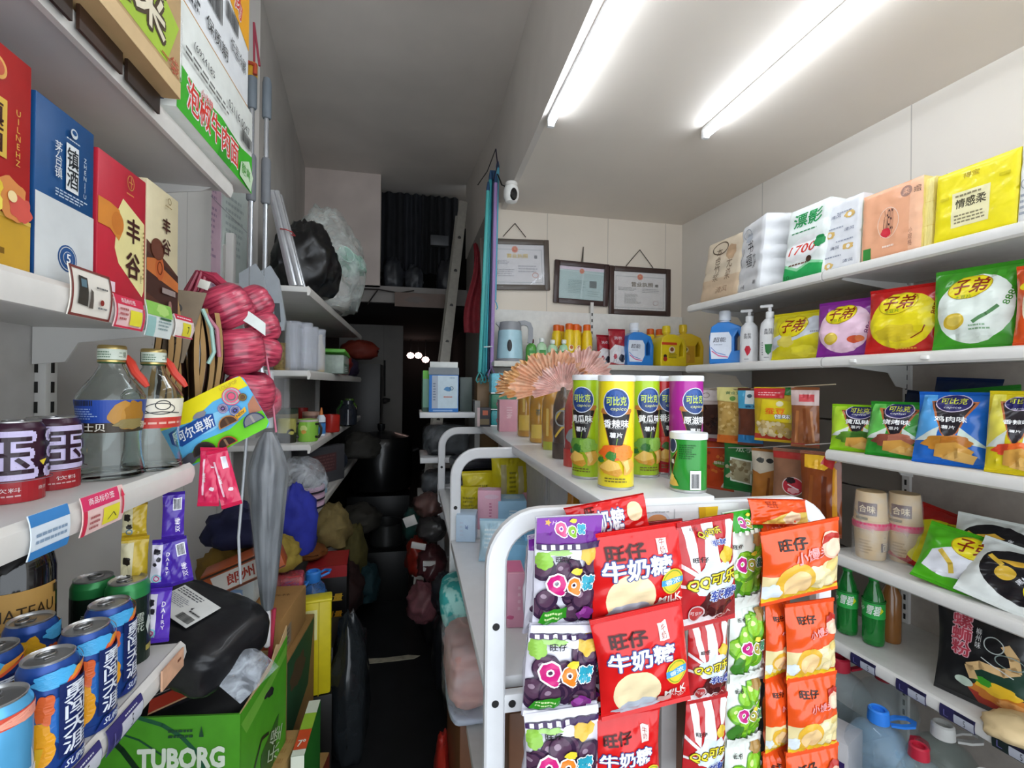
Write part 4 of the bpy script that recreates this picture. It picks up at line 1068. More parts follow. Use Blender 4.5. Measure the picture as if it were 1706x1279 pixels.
box_thing('magazine_pack', 'bundle of orange and white printed packs under the umbrella', 'pack', PY(418, 962, 1.50), (.2, .08, .07), (0, -20, 10), 'b0562c', [('p', [(-.4, .12), (.36, .12), (.4, .8), (-.4, .8)], 'd9d2c8'), ('t', '郎州', -.05, .46, .36, .16, 'a8341f', {'b': .05, 'k': .2}), ('l', [(-.5, .06), (.5, .06)], .02, '5a3018'), ('l', [(-.5, .9), (.5, .9)], .03, '3a2412')])
box_thing('plastic_tub', 'clear red-tinted plastic tub behind the kraft box', 'tub', PY(470, 986, 1.76), (.14, .08, .06), (0, 0, 8), FILM('c8545c', .55, .2), bev=.012)
box_thing('tissue_pack', 'pale blue and white tissue pack behind the black parcel', 'tissue', PY(392, 1000, 1.6), (.13, .1, .075), (0, 0, 0), 'c9d4d4', [('b', .0, .5, .3, .14, '8fb0d8', 2), ('b', .1, .4, .2, .1, 'e8eef2', 3)])

# ---------------------------------------------------------------- cartons stacked on the floor
box_thing('beer_crate', 'plain kraft crate at the bottom of the stack under the green beer carton', 'crate', (-.50, 1.27, 0), (.30, .22, .345), (0, 0, -6), 'a98555', r=.8)
t = T('beer_carton', 'torn open bright green beer carton with white lettering below the black parcel', 'carton', (-.508, 1.27, .347), (0, 0, -8))
w, d, h = .335, .245, .335
GRN = M('4c9a22', .5, n=.08)
m = MB()
m.box((0, -d / 2, h / 2), (w, .005, h), GRN); 
m.prism([(-d / 2, 0), (d / 2, 0), (d / 2, h * 1.12), (.04, h * 1.02), (-d / 2, h)], w / 2 - .005, w / 2, GRN, 'yz')
m.box((0, d / 2, h / 2), (w, .005, h), M('9a7a4c', .8)); m.box((-w / 2, 0, h / 2), (.005, d, h), GRN); m.box((0, 0, .004), (w - .012, d - .012, .006), M('9a7a4c', .8))
draw(m, FLAT((0, -d / 2 - .0026, 0), (1, 0, 0), (0, 0, 1)), w, h, [
    ('l', [(-.12, 1), (.02, .95), (.14, .87), (.24, .76), (.3, .62), (.33, .4)], .026, '1e5a3c'), ('l', [(-.5, .95), (-.3, .93), (-.12, .86), (.02, .76), (.12, .62)], .012, '1c4f34'), ('l', [(-.36, .94), (-.22, .8), (-.12, .66), (-.04, .5)], .035, '14301c'),
    ('t', 'TUBORG', .14, .735, .54, .14, 'e6efdc', {'b': .12}), ('t', '乐堡啤酒', .15, .60, .25, .06, 'dfeacf', {'b': .06}), ('tx', .06, .86, .24, .93, 2, '1f4a30'), ('p', [(.25, .87), (.28, .87), (.265, .94)], '1f4a30')])
draw(m, FLAT((w / 2 + .0004, 0, 0), (0, 1, 0), (0, 0, 1)), d, h, [('p', [(-.5, .93), (.1, .98), (.48, 1.06), (.48, .98), (.1, .9), (-.4, .82)], '6fae3c'), ('p', [(-.14, .1), (.2, .3), (.3, .6), (.1, .56), (-.1, .5)], '2c5a24'), ('t', '乐堡', .2, .42, .3, .3, 'b8c9b0', {'r': 66}), ('t', 'TUBORG', -.15, .2, .4, .14, 'b8c9b0', {'r': 60}), ('l', [(-.24, .5), (-.1, .62), (.05, .58)], .03, '16281a')])
m.build('box', t)
m = MB(); m.prism([(-d / 2, h), (.02, h * 1.02), (.05, h * 1.06), (d / 2, h * 1.12), (d / 2, h * 1.2), (.08, h * 1.12), (.06, h * 1.15), (.03, h * 1.07)], w / 2 - .003, w / 2 - .001, M('c2a477', .8, n=.15), 'yz'); m.build('torn_edge', t)
box_thing('folder', 'red and black folder sticking out of the green carton', 'folder', PY(322, 1160, 1.18), (.17, .012, .10), (-62, -17, 10), '1a1a1e', [('p', [(-.5, .0), (.5, .0), (.5, .34), (-.5, .34)], 'b93a26'), ('l', [(-.5, .02), (.5, .02)], .02, 'd8b48a'), ('l', [(-.46, .4), (.5, .4)], .01, 'aaaaaa')])
o = lump('black_cloth', .16, .10, .07, M('111114', .7), 21, .2, 2., 26, .6, loc=(-.50, 1.27, .58)); tag(o, 'dark cloth filling the open green carton', 'cloth')
# black parcel
t = T('parcel', 'black plastic-wrapped parcel with a white shipping label on the green carton', 'parcel', PY(310, 1092, 1.19), (8, 17, -24))
m = MB()
def fp(u, v):
    a, b = 2 * pi * u, pi * (v - .5)
    p = lambda q, e: math.copysign(abs(q) ** e, q)
    x, y, z = p(cos(a), .42) * p(cos(b), .42), p(sin(a), .42) * p(cos(b), .42), p(sin(b), .5)
    q = 1 + .05 * noise.noise(V((x * 2.2, y * 2.2, z * 2.2 + 3))) + .03 * noise.noise(V((x * 6, y * 6, z * 6)))
    return V((x * .148 * q, y * .10 * q, z * .062 * q + .062 + .012 * x))
m.grid(fp, 56, 28, M('17171a', .38, n=.2, sc=25, coat=.15, bump=.15), closed_u=True)
po = m.build('wrap', t, ang=75)
card_thing('shipping_label', '', '', (-.012, -.010, .1335), .115, .078, (-90, 0, -6), 'e4e4e0', [('tx', -.46, .72, .2, .94, 3, '55555a'), ('tx', -.46, .35, .1, .66, 6, '9a9aa0'), ('bar', .12, .08, .46, .3), ('r', -.3, .1, -.16, .26, '77777a'), ('t', '4', .18, .5, .05, .07, '222222', {'b': .03}), ('tx', .2, .36, .46, .46, 1, '333333')], parent=t)
m = MB(); m.grid(lambda u, v: V((.14 + .055 * u, -.06 + .11 * v + .01 * u, .05 + .05 * (1 - u) * sin(pi * v) - .03 * u)), 8, 8, FILM('d8e0ea', .4, .12, 22.)); m.build('clear_sleeve', t, fix=True)
# kraft boxes
K = 'a67c48'
box_thing('kraft_carton', 'plain kraft carton with faded red stamps, on top of the stack behind the parcel', 'carton', (-.462, 1.58, .603), (.215, .25, .12), (0, 0, -4), K, [('r', .1, .1, .35, .5, 'a04a30'), ('r', .1, .6, .4, .68, '5a4028')], [('r', -.44, .12, -.1, .62, '8a7a66'), ('tx', -.4, .16, -.14, .58, 4, '5a4c3c')], top=[('t', '元气森林', .12, .7, .5, .07, '6a4624', {'r': 6}), ('t', '注意轻放', -.12, .62, .26, .06, 'a8482c', {'r': 6})], r=.75, rr=.7)
box_thing('kraft_carton', 'kraft carton with a dark green printed side, under the plain kraft one', 'carton', (-.468, 1.58, .205), (.255, .36, .395), (0, 0, -4), '96713f', [], [('p', [(-.45, .3), (.3, .5), (.48, .95), (.48, .98), (-.45, .98)], '1e4a2a'), ('b', .0, .78, .2, .12, '4c3a24', 4)], r=.75, rr=.7)
box_thing('kraft_carton', 'low kraft carton with a red side at the foot of the stack', 'carton', (-.40, 1.50, 0), (.25, .3, .2), (0, 0, -8), 'b08a52', [('r', .3, .2, .5, 1, '6a2a20')], [('r', -.5, .0, .5, 1, '7a3524')], r=.75)
box_thing('kraft_carton', 'kraft carton with frayed flaps beside the green beer carton', 'carton', (-.345, 1.285, 0), (.075, .25, .44), (0, 0, -8), 'b48e56', top=[('tx', -.4, .1, .4, .9, 6, 'a87f4a')], r=.75)
box_thing('snack_carton', 'thin tall green carton with a white and orange top edge, nearest the aisle floor', 'carton', (-.278, 1.395, .0), (.032, .215, .454), (0, 0, 0), '2c7a2a', [('r', -.5, 0, .5, 1, 'dfe4d4')], [('r', -.5, 0, .5, 1, '2c7a2a')], top=[('r', -.5, 0, .5, .1, 'e4e8d8'), ('r', -.5, .1, .5, .44, 'd8522a'), ('r', -.5, .44, .5, .74, '9ac43a'), ('r', -.5, .74, .5, 1, 'dfe6d0'), ('t', '7°', .0, .2, .6, .8, 'f2ece0', {'b': .06})], r=.5)
t = T('yellow_pack', 'tall yellow paper pack standing past the kraft cartons', 'pack', (-.328, 1.80, .30), (0, 0, 10))
m = MB().box((0, 0, .165), (.095, .06, .33), M('d8c61c', .4), .008); draw(m, FLAT((0, -.03, 0), (1, 0, 0), (0, 0, 1)), .095, .33, [('r', -.42, .6, .0, .92, 'e8e2a0'), ('t', '抽\n纸', -.2, .76, .2, .7, '5a8a4a'), ('r', -.5, .1, -.1, .5, 'd8d8c8'), ('r', -.4, .35, -.2, .48, 'a02c24'), ('l', [(.06, 0), (.06, 1)], .03, 'b8a616')]); m.build('body', t)
MB().box((0, 0, .332), (.098, .063, .012), M('e0d02c', .4), .005).build('folded_top', t)
box_thing('dark_crate', 'dark crate under the yellow paper pack', 'crate', (-.328, 1.82, 0), (.1, .1, .298), (0, 0, 8), '1c1a18')
def waterjug(label, loc, col='2a5aa8'):
    t = T('water_jug', label, 'jug', loc, (0, 0, 30))
    MB().lathe([(.05, 0), (.055, .01), (.055, .05), (.052, .06), (.055, .07), (.055, .15), (.04, .19), (.022, .21)], FILM('4a78b8', .6, .08, 20), 24, cap=0).build('bottle', t)
    MB().lathe([(.026, .205), (.028, .21), (.028, .24), (.024, .245), (.018, .243), (.018, .235), (0, .235)], M('3a86dc', .35), 20).build('cap', t)
    MB().tube([(.028, 0, .215), (.06, .0, .222), (.075, .02, .224), (.06, .04, .222), (.02, .025, .215)], .005, M('3a86dc', .35), 6).build('handle', t)
    return t
waterjug('blue-capped water jug behind the plain kraft carton', (-.435, 1.84, .43)); waterjug('second blue-capped water jug, nearer the corridor', (-.372, 1.95, .43))
box_thing('dark_crate', 'dark crate carrying the blue-capped jugs', 'crate', (-.40, 1.96, 0), (.24, .24, .428), (0, 0, 0), '1b1917')
box_thing('drink_carton', 'black carton with gold lettering and a red lid beyond the water jugs', 'carton', (-.375, 2.32, .22), (.17, .2, .37), (0, 0, 4), '141214', [('r', -.5, .86, .5, 1, 'a8282c'), ('t', '能量', .16, .62, .5, .2, 'e2b43a', {'b': .06, 'k': .2}), ('t', '引量', .2, .42, .4, .16, 'd89a2a', {'b': .04, 'k': .2}), ('p', [(-.3, .1), (.5, .0), (.5, .3), (.1, .36)], 'b5471e'), ('p', [(.0, .3), (.2, .05), (.36, .05), (.16, .34)], 'd9b01c')], top=[('r', -.5, 0, .5, 1, 'a8282c')])
box_thing('dark_crate', 'dark crate under the black and gold carton', 'crate', (-.40, 2.32, 0), (.17, .2, .218), (0, 0, 4), '171514')
o = lump('refuse_sack', .07, .10, .28, M('23272a', .25, n=.2, coat=.4), 17, .16, 2.4, 30, .8, loc=(-.225, 1.88, 0), ridge=.2); tag(o, 'dark grey plastic sack slumped on the floor past the green carton', 'sack')
cloth('glove_bunch', 'bunch of beige work gloves under the second rack', 548, 900, 2.6, .10, .16, .12, '7d6c40', 31, 'gloves')
cloth('glove_bunch', 'olive gloves and rags hanging under the second rack, further back', 585, 960, 3.0, .08, .14, .2, '5a5228', 33, 'gloves')
cloth('orange_strap', 'orange and black strap pile on top of the black carton', 515, 925, 2.32, .07, .08, .03, '7a4416', 35, 'strap')
for k, (px, py, yy, sx, sz, c, l) in enumerate(((600, 760, 3.3, .12, .1, '2c2a26', 'dark bundle past the cap shelf'), (600, 880, 3.2, .12, .1, '33302a', 'brown bundle low under the second rack'), (612, 990, 3.0, .07, .12, '14343a', 'dark teal bag on the floor edge'), (570, 1010, 2.7, .1, .14, '2c1412', 'dark red bundle beyond the black carton'))):
    cloth('bundle', l, px, py, yy, sx, .14, sz, c, 40 + k, 'bundle')
# hidden support shelf under the clothing
box_thing('stool', 'dark stool hidden under the folded jackets', 'stool', (-.60, 1.98, 0), (.12, .12, .80), (0, 0, 0), '2e2a28', bev=.01)
# ---------------------------------------------------------------- loft hatch, passage and ladder at the end of the aisle
DCL = [M('1b1c20', .85, n=.35, sc=9), M('22242a', .85, n=.35, sc=7), M('17181b', .9, n=.3, sc=11)]
for k, (x, w_) in enumerate(((-.20, .22), (-.02, .18), (.14, .17), (.30, .18))):
    m = MB()
    m.grid(lambda u, v: V(((u - .5) * w_, .025 * sin(14 * u + k * 2) * (1.2 - v * .5) + .02 * noise.noise(V((u * 4, v * 5, k))), (v - 1) * (.72 + .06 * (k % 2)))), 24, 12, DCL[k % 3])
    tag(m.build('curtain', None, (x, 4.42, 3.14), ang=80), ('dark cloth hanging in the loft hatch at its %s' % ('outer edge by the pale wall', 'middle, next to the outer cloth', 'middle, above the small grey box', 'end by the ladder')[k]), 'curtain', None)
box_thing('storage_box', 'small grey box high in the loft hatch among dark cloths', 'box', tuple(PY(732, 410, 4.36)), (.16, .06, .09), (0, 0, 0), '4a4b4e')
for k, (px, py, sx, sz, c, l) in enumerate(((655, 462, .09, .16, '2c2e33', 'crumpled grey bag low in the loft hatch, on the pale wall side'), (690, 468, .08, .13, '34363b', 'pale-speckled bag at the bottom of the loft hatch'), (745, 466, .09, .17, '2a2b30', 'dark crumpled bag at the bottom of the hatch behind the ladder'))):
    p = PY(px, py, 4.34)
    o = lump('loft_bag', sx, .07, sz, M(c, .4, n=.4, sc=14), 60 + k, .25, 2.4, 26, .7, loc=(p.x, 4.34, 2.236), ridge=.3); tag(o, l, 'bag')
card_thing('wall_board', 'faded brown board on the beam under the loft hatch', 'board', tuple(PY(700, 500, 4.09)), .42, .12, (0, 0, 0), '5c4436', [('b', -.1, .5, .2, .06, '4a382e', 3)])
m = MB().tube([PY(515, 478, 4.12), PY(630, 482, 4.12), PY(665, 488, 4.12), PY(690, 484, 4.12)], .006, '2a2523', 6).tube([PY(630, 482, 4.12), PY(612, 507, 4.12)], .006, '2a2523', 6)
tag(m.build('wall_cable'), 'black cable sagging along the beam under the pale wall', 'cable')
# passage
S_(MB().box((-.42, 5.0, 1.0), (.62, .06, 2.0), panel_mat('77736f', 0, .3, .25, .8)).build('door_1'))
for k, (px, py) in enumerate(((684, 592), (697, 592), (709, 599))):
    p = PY(px, py, 7.4)
    t = T('lamp', ('round pale pink lamp glowing far down the passage, %s of a row of three' % ('first', 'middle', 'lowest')[k]), 'lamp', p, (0, 0, 0), 'lamps far down the passage')
    MB().lathe([(0, -.05), (.04, -.035), (.058, 0), (.04, .035), (0, .05)], M('ffd9cf', .4, em=4.0, n=0), 20).build('globe', t)
    MB().tube([(0, 0, .05), (0, 0, 2.1 - p.z)], .006, '222222', 6).build('cord', t)
o = lump('red_bag', .16, .12, .1, M('7a2a1c', .6), 71, .25, 2.4, 24, .7, loc=tuple(PY(598, 598, 4.4))); tag(o, 'dull red bag on a cupboard in the passage mouth', 'bag')
box_thing('cupboard', 'dark cupboard in the passage mouth under the red bag', 'cupboard', (-.50, 4.55, 0), (.42, .4, PY(598, 606, 4.4).z), (0, 0, 0), '221f1e')
t = T('stock_pot', 'large black lidded pot standing in the passage mouth', 'pot', (-.25, 3.95, .55))
MB().lathe([(.20, 0), (.24, .03), (.25, .12), (.25, .38), (.22, .43), (.08, .47), (0, .475)], M('0e0e10', .3, coat=.3), 30).build('body', t)
MB().lathe([(.02, .47), (.03, .5), (.03, .53), (0, .54)], M('2a2a2c', .3, .6), 14).build('lid_knob', t)
MB().tube([(.24, 0, .3), (.29, 0, .32), (.29, .05, .32), (.24, .08, .3)], .012, '17171a', 6).build('handle', t)
box_thing('stand', 'black stand under the large pot', 'stand', (-.25, 3.95, 0), (.46, .46, .548), (0, 0, 0), '0f0f10')
t = T('steel_pot', 'dull steel pot on the floor before the black pot', 'pot', (-.17, 3.3, .32))
MB().lathe([(0, 0), (.1, 0), (.115, .02), (.115, .15), (.12, .155), (.11, .155), (.105, .02), (0, .01)], M('5c5c5c', .3, .8), 28, cap=0).build('body', t)
MB().tube([(.115, 0, .13), (.16, 0, .14), (.16, .03, .14), (.11, .05, .13)], .006, M('4a4a4a', .4, .8), 6).build('handle', t)
box_thing('stand', 'low dark stand under the steel pot', 'stand', (-.17, 3.3, 0), (.3, .3, .318), (0, 0, 0), '121212')
m = MB().tube([PY(641, 600, 4.9), PY(641, 660, 4.9)], .01, '161616', 6); m.lathe([(0, -.05), (.05, -.03), (.055, 0), (.0, .01)], M('161616', .4), 18, PY(641, 664, 4.9))
tag(m.build('ladle'), 'black ladle hanging on the passage door panel', 'ladle')
# aluminium ladder leaning in the passage mouth
t = T('ladder', 'aluminium ladder leaning up to the loft hatch beside the drop wall', 'ladder', (0, 0, 0))
a, b = PY(742, 595, 3.55), PY(771, 345, 3.9)
d = (b - a).normalized()
lo_, hi_ = a - d * (a.z / d.z), b + d * .05
AL = M('a9a59c', .4, .3, n=.1)
for dy in (0, .36):
    m = MB(); m.sweep([lo_ + V((0, dy, .02)), hi_ + V((0, dy, 0))], [(-.035, -.012), (.035, -.012), (.035, .012), (-.035, .012)], AL, upv=(0, 1, 0))
    m.build('rail', t, ang=30)
for k in range(9):
    q = lo_ + d * (.3 + .3 * k)
    MB().tube([q + V((0, -.016, 0)), q + V((0, .372, 0))], .014, M('2c2a28', .5), 8).build('rung', t)
# red cloth and clothes poles at the end of the partition
m = MB()
p0 = PY(792, 405, 3.25)
m.grid(lambda u, v: V(((u - .5) * (.03 + .10 * v) + .02 * sin(6 * v), .015 * sin(9 * u + 3 * v), -.62 * v)), 12, 12, M('8a2630', .7, n=.2))
tag(m.build('red_cloth', None, p0, ang=80), 'dark red cloth hanging on the drop wall behind the clothes poles', 'cloth')
gp = 'clothes poles hung by the partition corner'
for k, (px0, py0, px1, py1, yy, c, lab) in enumerate(((813, 318, 799, 620, 2.72, '4fb3b0', 'teal clothes pole, first from the aisle side'), (817, 300, 805, 622, 2.73, '2f8f96', 'dark teal clothes pole, second from the aisle side'), (820, 300, 810, 620, 2.75, '45b8c4', 'bright cyan clothes pole in the middle of the bunch'), (823, 300, 814, 615, 2.74, '1d2c4a', 'navy clothes pole between the cyan and lilac ones'), (826, 305, 819, 612, 2.71, 'a384bc', 'lilac clothes pole nearest the certificates'), (829, 280, 824, 500, 2.78, '5fb6d0', 'light blue clothes pole with the highest tip'))):
    a, b = PY(px0, py0, yy), PY(px1, py1, yy)
    t = T('clothes_pole', lab, 'pole', b, (0, 0, 0), gp)
    v_ = a - b
    MB().tube([(0, 0, 0), v_], .011, M(c, .3, coat=.4, n=.04), 10).build('shaft', t)
    MB().tube([v_, v_ * 1.015, v_ * 1.05], .011, M('26486a', .4), 10, rad=[1, 1, .5]).build('tip', t)
    MB().tube([(0, 0, 0), (-.012, 0, -.02), (-.02, 0, -.045), (-.012, 0, -.06), (-.004, 0, -.05)], .004, M(c, .3), 6).build('hook', t)
    MB().tube([(0, 0, 0), (.012, -.004, -.02), (.018, -.004, -.045), (.010, -.004, -.055)], .004, M(c, .3), 6).build('hook', t)
m = MB().tube([PY(826, 248, 2.74), PY(812, 285, 2.74), PY(796, 308, 2.86)], .003, '1a1a1a', 6).tube([PY(826, 248, 2.74), PY(829, 275, 2.74), PY(822, 300, 2.72)], .004, '2a2436', 6).tube([PY(829, 290, 2.74), PY(836, 308, 2.7), PY(846, 312, 2.62)], .004, '1a1a1a', 6)
tag(m.build('electric_wire'), 'black cord over the clothes poles running to the camera', 'cord')
MB_ = MB().tube([PY(806, 578, 2.68), PY(820, 577, 2.68)], .0035, 'c8d4d4', 6)
tag(MB_.build('pole_tie'), 'pale tie round the lower end of the clothes poles', 'tie')
# security camera
p = PZ(852, 304, 2.519)
t = T('security_camera', 'white dome security camera with a black lens on the low ceiling', 'camera', p)
MB().lathe([(.03, 0), (.034, -.004), (.034, -.018), (.022, -.026)], M('e8e6e2', .35), 24, cap=0).build('mount', t)
m = MB(); m.lathe([(.0, -.115), (.03, -.108), (.042, -.08), (.043, -.05), (.036, -.025), (.02, -.018), (0, -.018)], M('efeeea', .3), 28); m.build('head', t)
m = MB(); m.lathe([(.0, .012), (.016, .010), (.021, 0), (.016, -.03)], M('08080a', .08, coat=1.), 22, (.006, -.036, -.075), rotm(90) @ Matrix.Scale(1.0, 4), sy=1.7, cap=0); m.build('lens', t)

# ---------------------------------------------------------------- framed certificates on the nook wall
def certificate(label, pts, paper, frame, ops, nail, hooks, yw=2.957, glare=None):
    tl, tr, br_, bl = [PY(*q, yw - .012) for q in pts]
    c = (tl + tr + br_ + bl) / 4
    ux = ((tr - tl) + (br_ - bl)).normalized(); uz = ((tl - bl) + (tr - br_)).normalized()
    w, h = ((tr - tl).length + (br_ - bl).length) / 2, ((tl - bl).length + (tr - br_).length) / 2
    rot = math.degrees(-math.atan2(ux.z, ux.x))
    t = T('certificate', label, 'framed certificate', c, (0, rot, 0), 'framed certificates on the back wall')
    b = .034
    fr = M(frame, .4, coat=.2)
    for sx in (-1, 1): MB().box((sx * (w / 2 - b / 2), 0, 0), (b, .02, h), fr, .004).build('frame_side', t)
    for sz in (-1, 1): MB().box((0, 0, sz * (h / 2 - b / 2)), (w - 2 * b, .02, b), fr, .004).build('frame_rail', t)
    m = MB().box((0, .003, 0), (w - 2 * b + .004, .004, h - 2 * b + .004), paper)
    draw(m, FLAT((0, .0008, -(h / 2 - b)), (1, 0, 0), (0, 0, 1)), w - 2 * b, h - 2 * b, ops, rr=.6)
    m.build('document', t)
    MB().box((0, -.004, 0), (w - 2 * b, .001, h - 2 * b), FILM('ffffff', .10, .02, .4)).build('glass', t)
    n_ = PY(*nail, yw - .012) - c
    Ri = Euler((0, radians(-rot), 0)).to_matrix()
    m = MB()
    for q in hooks: m.tube([Ri @ (PY(*q, yw - .012) - c), Ri @ n_], .0025, '2c2620', 6)
    m.build('hanging_string', t)
    return t
bd = lambda c: [('l', [(-.46, .06), (.46, .06)], .006, c), ('l', [(-.46, .88), (.46, .88)], .006, c), ('l', [(-.46, .06), (-.46, .88)], .006, c), ('l', [(.46, .06), (.46, .88)], .006, c)]
em_ = [('e', .0, .88, .055, .055, 'd8805a'), ('e', .0, .88, .038, .038, 'c8502f'), ('s', .0, .89, .022, .01, 'e2b04a', 5)]
certificate('framed licence with gold heading, half hidden behind the clothes poles', [(800, 397), (915, 400), (915, 484), (800, 482)], 'd5d3d6', '5a5048', bd('8a9a9c') + em_ + [('t', '营业执照', .04, .72, .36, .07, 'e0c040', {'b': .03}), ('r', .33, .66, .38, .74, '6a6a70'), ('tx', -.4, .5, -.1, .62, 3, '9a9aa4'), ('tx', .05, .3, .4, .5, 3, 'aaaab2'), ('tx', -.4, .2, .0, .4, 4, 'aaaab2'), ('ring', .34, .24, .05, .04, .01, 'd88a7a')], (858, 372), ((838, 394), (876, 395)))
certificate('smaller framed permit with blue-green paper, hung on a short strap', [(923, 432), (1014, 441), (1013, 511), (923, 504)], 'a9c4c4', '3a2624', [('r', -.5, .9, .5, 1, 'd8c8d8'), ('l', [(-.5, .88), (.5, .82)], .006, 'e4ecec')] + em_ + [('r', .18, .38, .34, .6, '4a5a5c'), ('tx', -.3, .18, .12, .6, 9, '7a9898'), ('tx', .14, .1, .4, .3, 3, '8aa4a4'), ('l', [(.0, .05), (.03, .8)], .03, 'bcd2d2')], (972, 411), ((969, 436), (971, 436)))
certificate('framed business licence with dark heading, nearest the corner', [(1015, 442), (1117, 449), (1116, 527), (1014, 523)], 'd8d5d4', '3c2822', bd('7a8a8a') + em_ + [('t', '营业执照', .04, .68, .42, .08, '6a5a3a', {'b': .03}), ('r', .29, .63, .35, .7, '5a5a5a'), ('tx', -.42, .5, -.08, .6, 3, '8a8a8a'), ('tx', .04, .46, .42, .58, 3, '9a9a9a'), ('tx', -.3, .16, .02, .42, 8, '9a9a96'), ('ring', .3, .2, .05, .04, .01, 'c8b0b0')], (1066, 416), ((1043, 443), (1088, 446)))
# ---------------------------------------------------------------- rack along the nook's back wall
br_ = T('shelving_unit', 'white slotted rack along the back wall holding the kettle and detergents', 'shelf', (0, 0, 0))
for x0, x1 in ((.48, 1.130), (1.150, 1.80)): MB().box(((x0 + x1) / 2, 2.945, 1.2), (x1 - x0, .016, 1.36), M('dfddd8', .45)).build('back_panel', br_)
u_ = MB().box((1.14, 2.94, 1.0), (.02, .03, 1.9), STEEL)
for k in range(20): u_.box((1.14, 2.924, 1.87 - k * .04), (.008, .002, .02), M('1c1a18', .6))
u_.build('upright', br_)
for x0, x1, z, yf in ((.44, .66, 1.536, 2.62), (.66, 1.78, 1.528, 2.64), (.44, 1.6, 1.39, 2.62)):
    b = MB().box(((x0 + x1) / 2, (yf + 2.935) / 2, z - .012), (x1 - x0, 2.935 - yf, .024), STEEL, .003)
    bo = b.build('shelf_board', br_)
    MB().box(((x0 + x1) / 2, yf - .004, z - .014), (x1 - x0, .01, .032), M('d0ccc4', .4), .004).build('price_rail', bo)
# kettle
t = T('electric_kettle', 'pale blue electric kettle with a grey lid and handle on the back rack', 'kettle', (.555, 2.74, 1.537), (0, 0, -8))
MB().lathe([(.0, .004), (.082, .004), (.084, .0), (.084, .016), (.078, .02)], M('8f9298', .4), 32, cap=0).build('base', t)
m = MB().lathe([(.077, .02), (.078, .03), (.070, .18), (.068, .186)], M('a9cfdc', .25, coat=.4), 36, cap=0)
draw(m, CYL(lambda y: .0782 - .0087 * y / .15, .03, -90), .4, .15, [('p', ell(-.015, .42, .036, .23, 0), '0c0c10')], ml=.01)
m.build('body', t)
m = MB().lathe([(.068, .186), (.066, .225), (.062, .235), (.03, .24), (0, .24)], M('8d8f94', .35), 34, cap=0)
m.prism([(-.060, .20), (-.085, .228), (-.082, .235), (-.05, .236)], -.02, .02, M('8d8f94', .35))
m.build('lid', t, fix=True)
MB().sweep([(.05, 0, .230), (.085, 0, .234), (.112, 0, .225), (.122, 0, .20), (.122, 0, .15), (.118, 0, .115)], [(-.014, -.011), (.014, -.011), (.014, .011), (-.014, .011)], M('8d8f94', .35), upv=(0, 1, 0)).build('handle', t, ang=50)
# dropper bottles and red jars under it
for k, (x, c, h, l) in enumerate(((.485, 'e4e4e6', .075, 'white capped glue bottle under the kettle'), (.555, 'e4e4e6', .075, 'second white capped glue bottle under the kettle'))):
    t = T('glue_bottle', l, 'bottle', (x, 2.70, 1.391)); MB().lathe([(.017, 0), (.018, .03), (.017, .04), (.008, .05)], M('3a2024', .4), 18).build('body', t); MB().lathe([(.02, .03), (.02, .05), (.007, .056), (.004, .085), (0, .086)], M(c, .4), 18).build('cap', t)
for k, x in enumerate((.61, .665)): tag(MB().lathe([(.024, 0), (.025, .005), (.025, .055), (.02, .06), (0, .06)], M('6a1a22', .3), 20).build('jar', None, (x, 2.70, 1.391)), 'dark red jar beside the white capped glue bottles, %s' % ('nearer them' if k == 0 else 'further from them'), 'jar')
# green dish soap bottles
def soap(label, x, y, h=.14, liquid='8fc08a', cap='e8ece8'):
    t = T('soap_bottle', label, 'bottle', (x, y, 1.529), (0, 0, 0), 'pale green soap bottles on the back rack')
    m = MB().lathe([(.03, 0), (.034, .006), (.034, h * .62), (.026, h * .78), (.012, h * .84), (.012, h * .88)], M(liquid, .2, coat=.5), 24, sy=.7)
    draw(m, FLAT((0, -.0245, h * .08), (1, 0, 0), (0, 0, 1)), .05, h * .5, [('r', -.4, .0, .4, .95, '2f8a34'), ('r', -.24, .3, .2, .7, 'cfe08a'), ('r', -.1, .4, .1, .62, '3a7a3a')])
    m.build('body', t)
    MB().lathe([(.014, h * .86), (.016, h * .87), (.016, h), (.012, h * 1.03), (0, h * 1.03)], M(cap, .4), 18).build('cap', t)
    return t
s0 = soap('dark green labelled soap bottle with a maroon cap behind the kettle handle', .695, 2.78, .15, '5fa84a', '5a1c24')
soap('pale green soap bottle with a white cap just past the kettle', .755, 2.76, .155, 'b4d8b0')
soap('pale green soap bottle in the second pair past the kettle', .835, 2.80, .15, 'b8dcb8')
soap('pale green soap bottle beside the yellow squeeze bottles', .90, 2.77, .15, 'a8d4ac')
def squeeze(label, x, y):
    t = T('squeeze_bottle', label, 'bottle', (x, y, 1.529), (0, 0, 0), 'yellow bottles with orange caps on the back rack')
    m = MB().lathe([(.03, 0), (.034, .006), (.034, .16), (.03, .2), (.022, .22)], M('ecc81e', .3, coat=.3), 24)
    draw(m, CYL(.0343, 0, -90), .21, .2, [('e', .02, .52, .08, .09, 'f2e8c8'), ('e', .02, .54, .05, .055, 'c86a2a'), ('r', -.2, .1, .2, .28, 'd8a41a')], ml=.008)
    m.build('body', t)
    MB().lathe([(.023, .215), (.024, .22), (.024, .25), (.02, .255), (0, .255)], M('e0641e', .35), 20).build('cap', t)
    return t
squeeze('yellow bottle with an orange cap, tallest in the middle of its cluster', .935, 2.78)
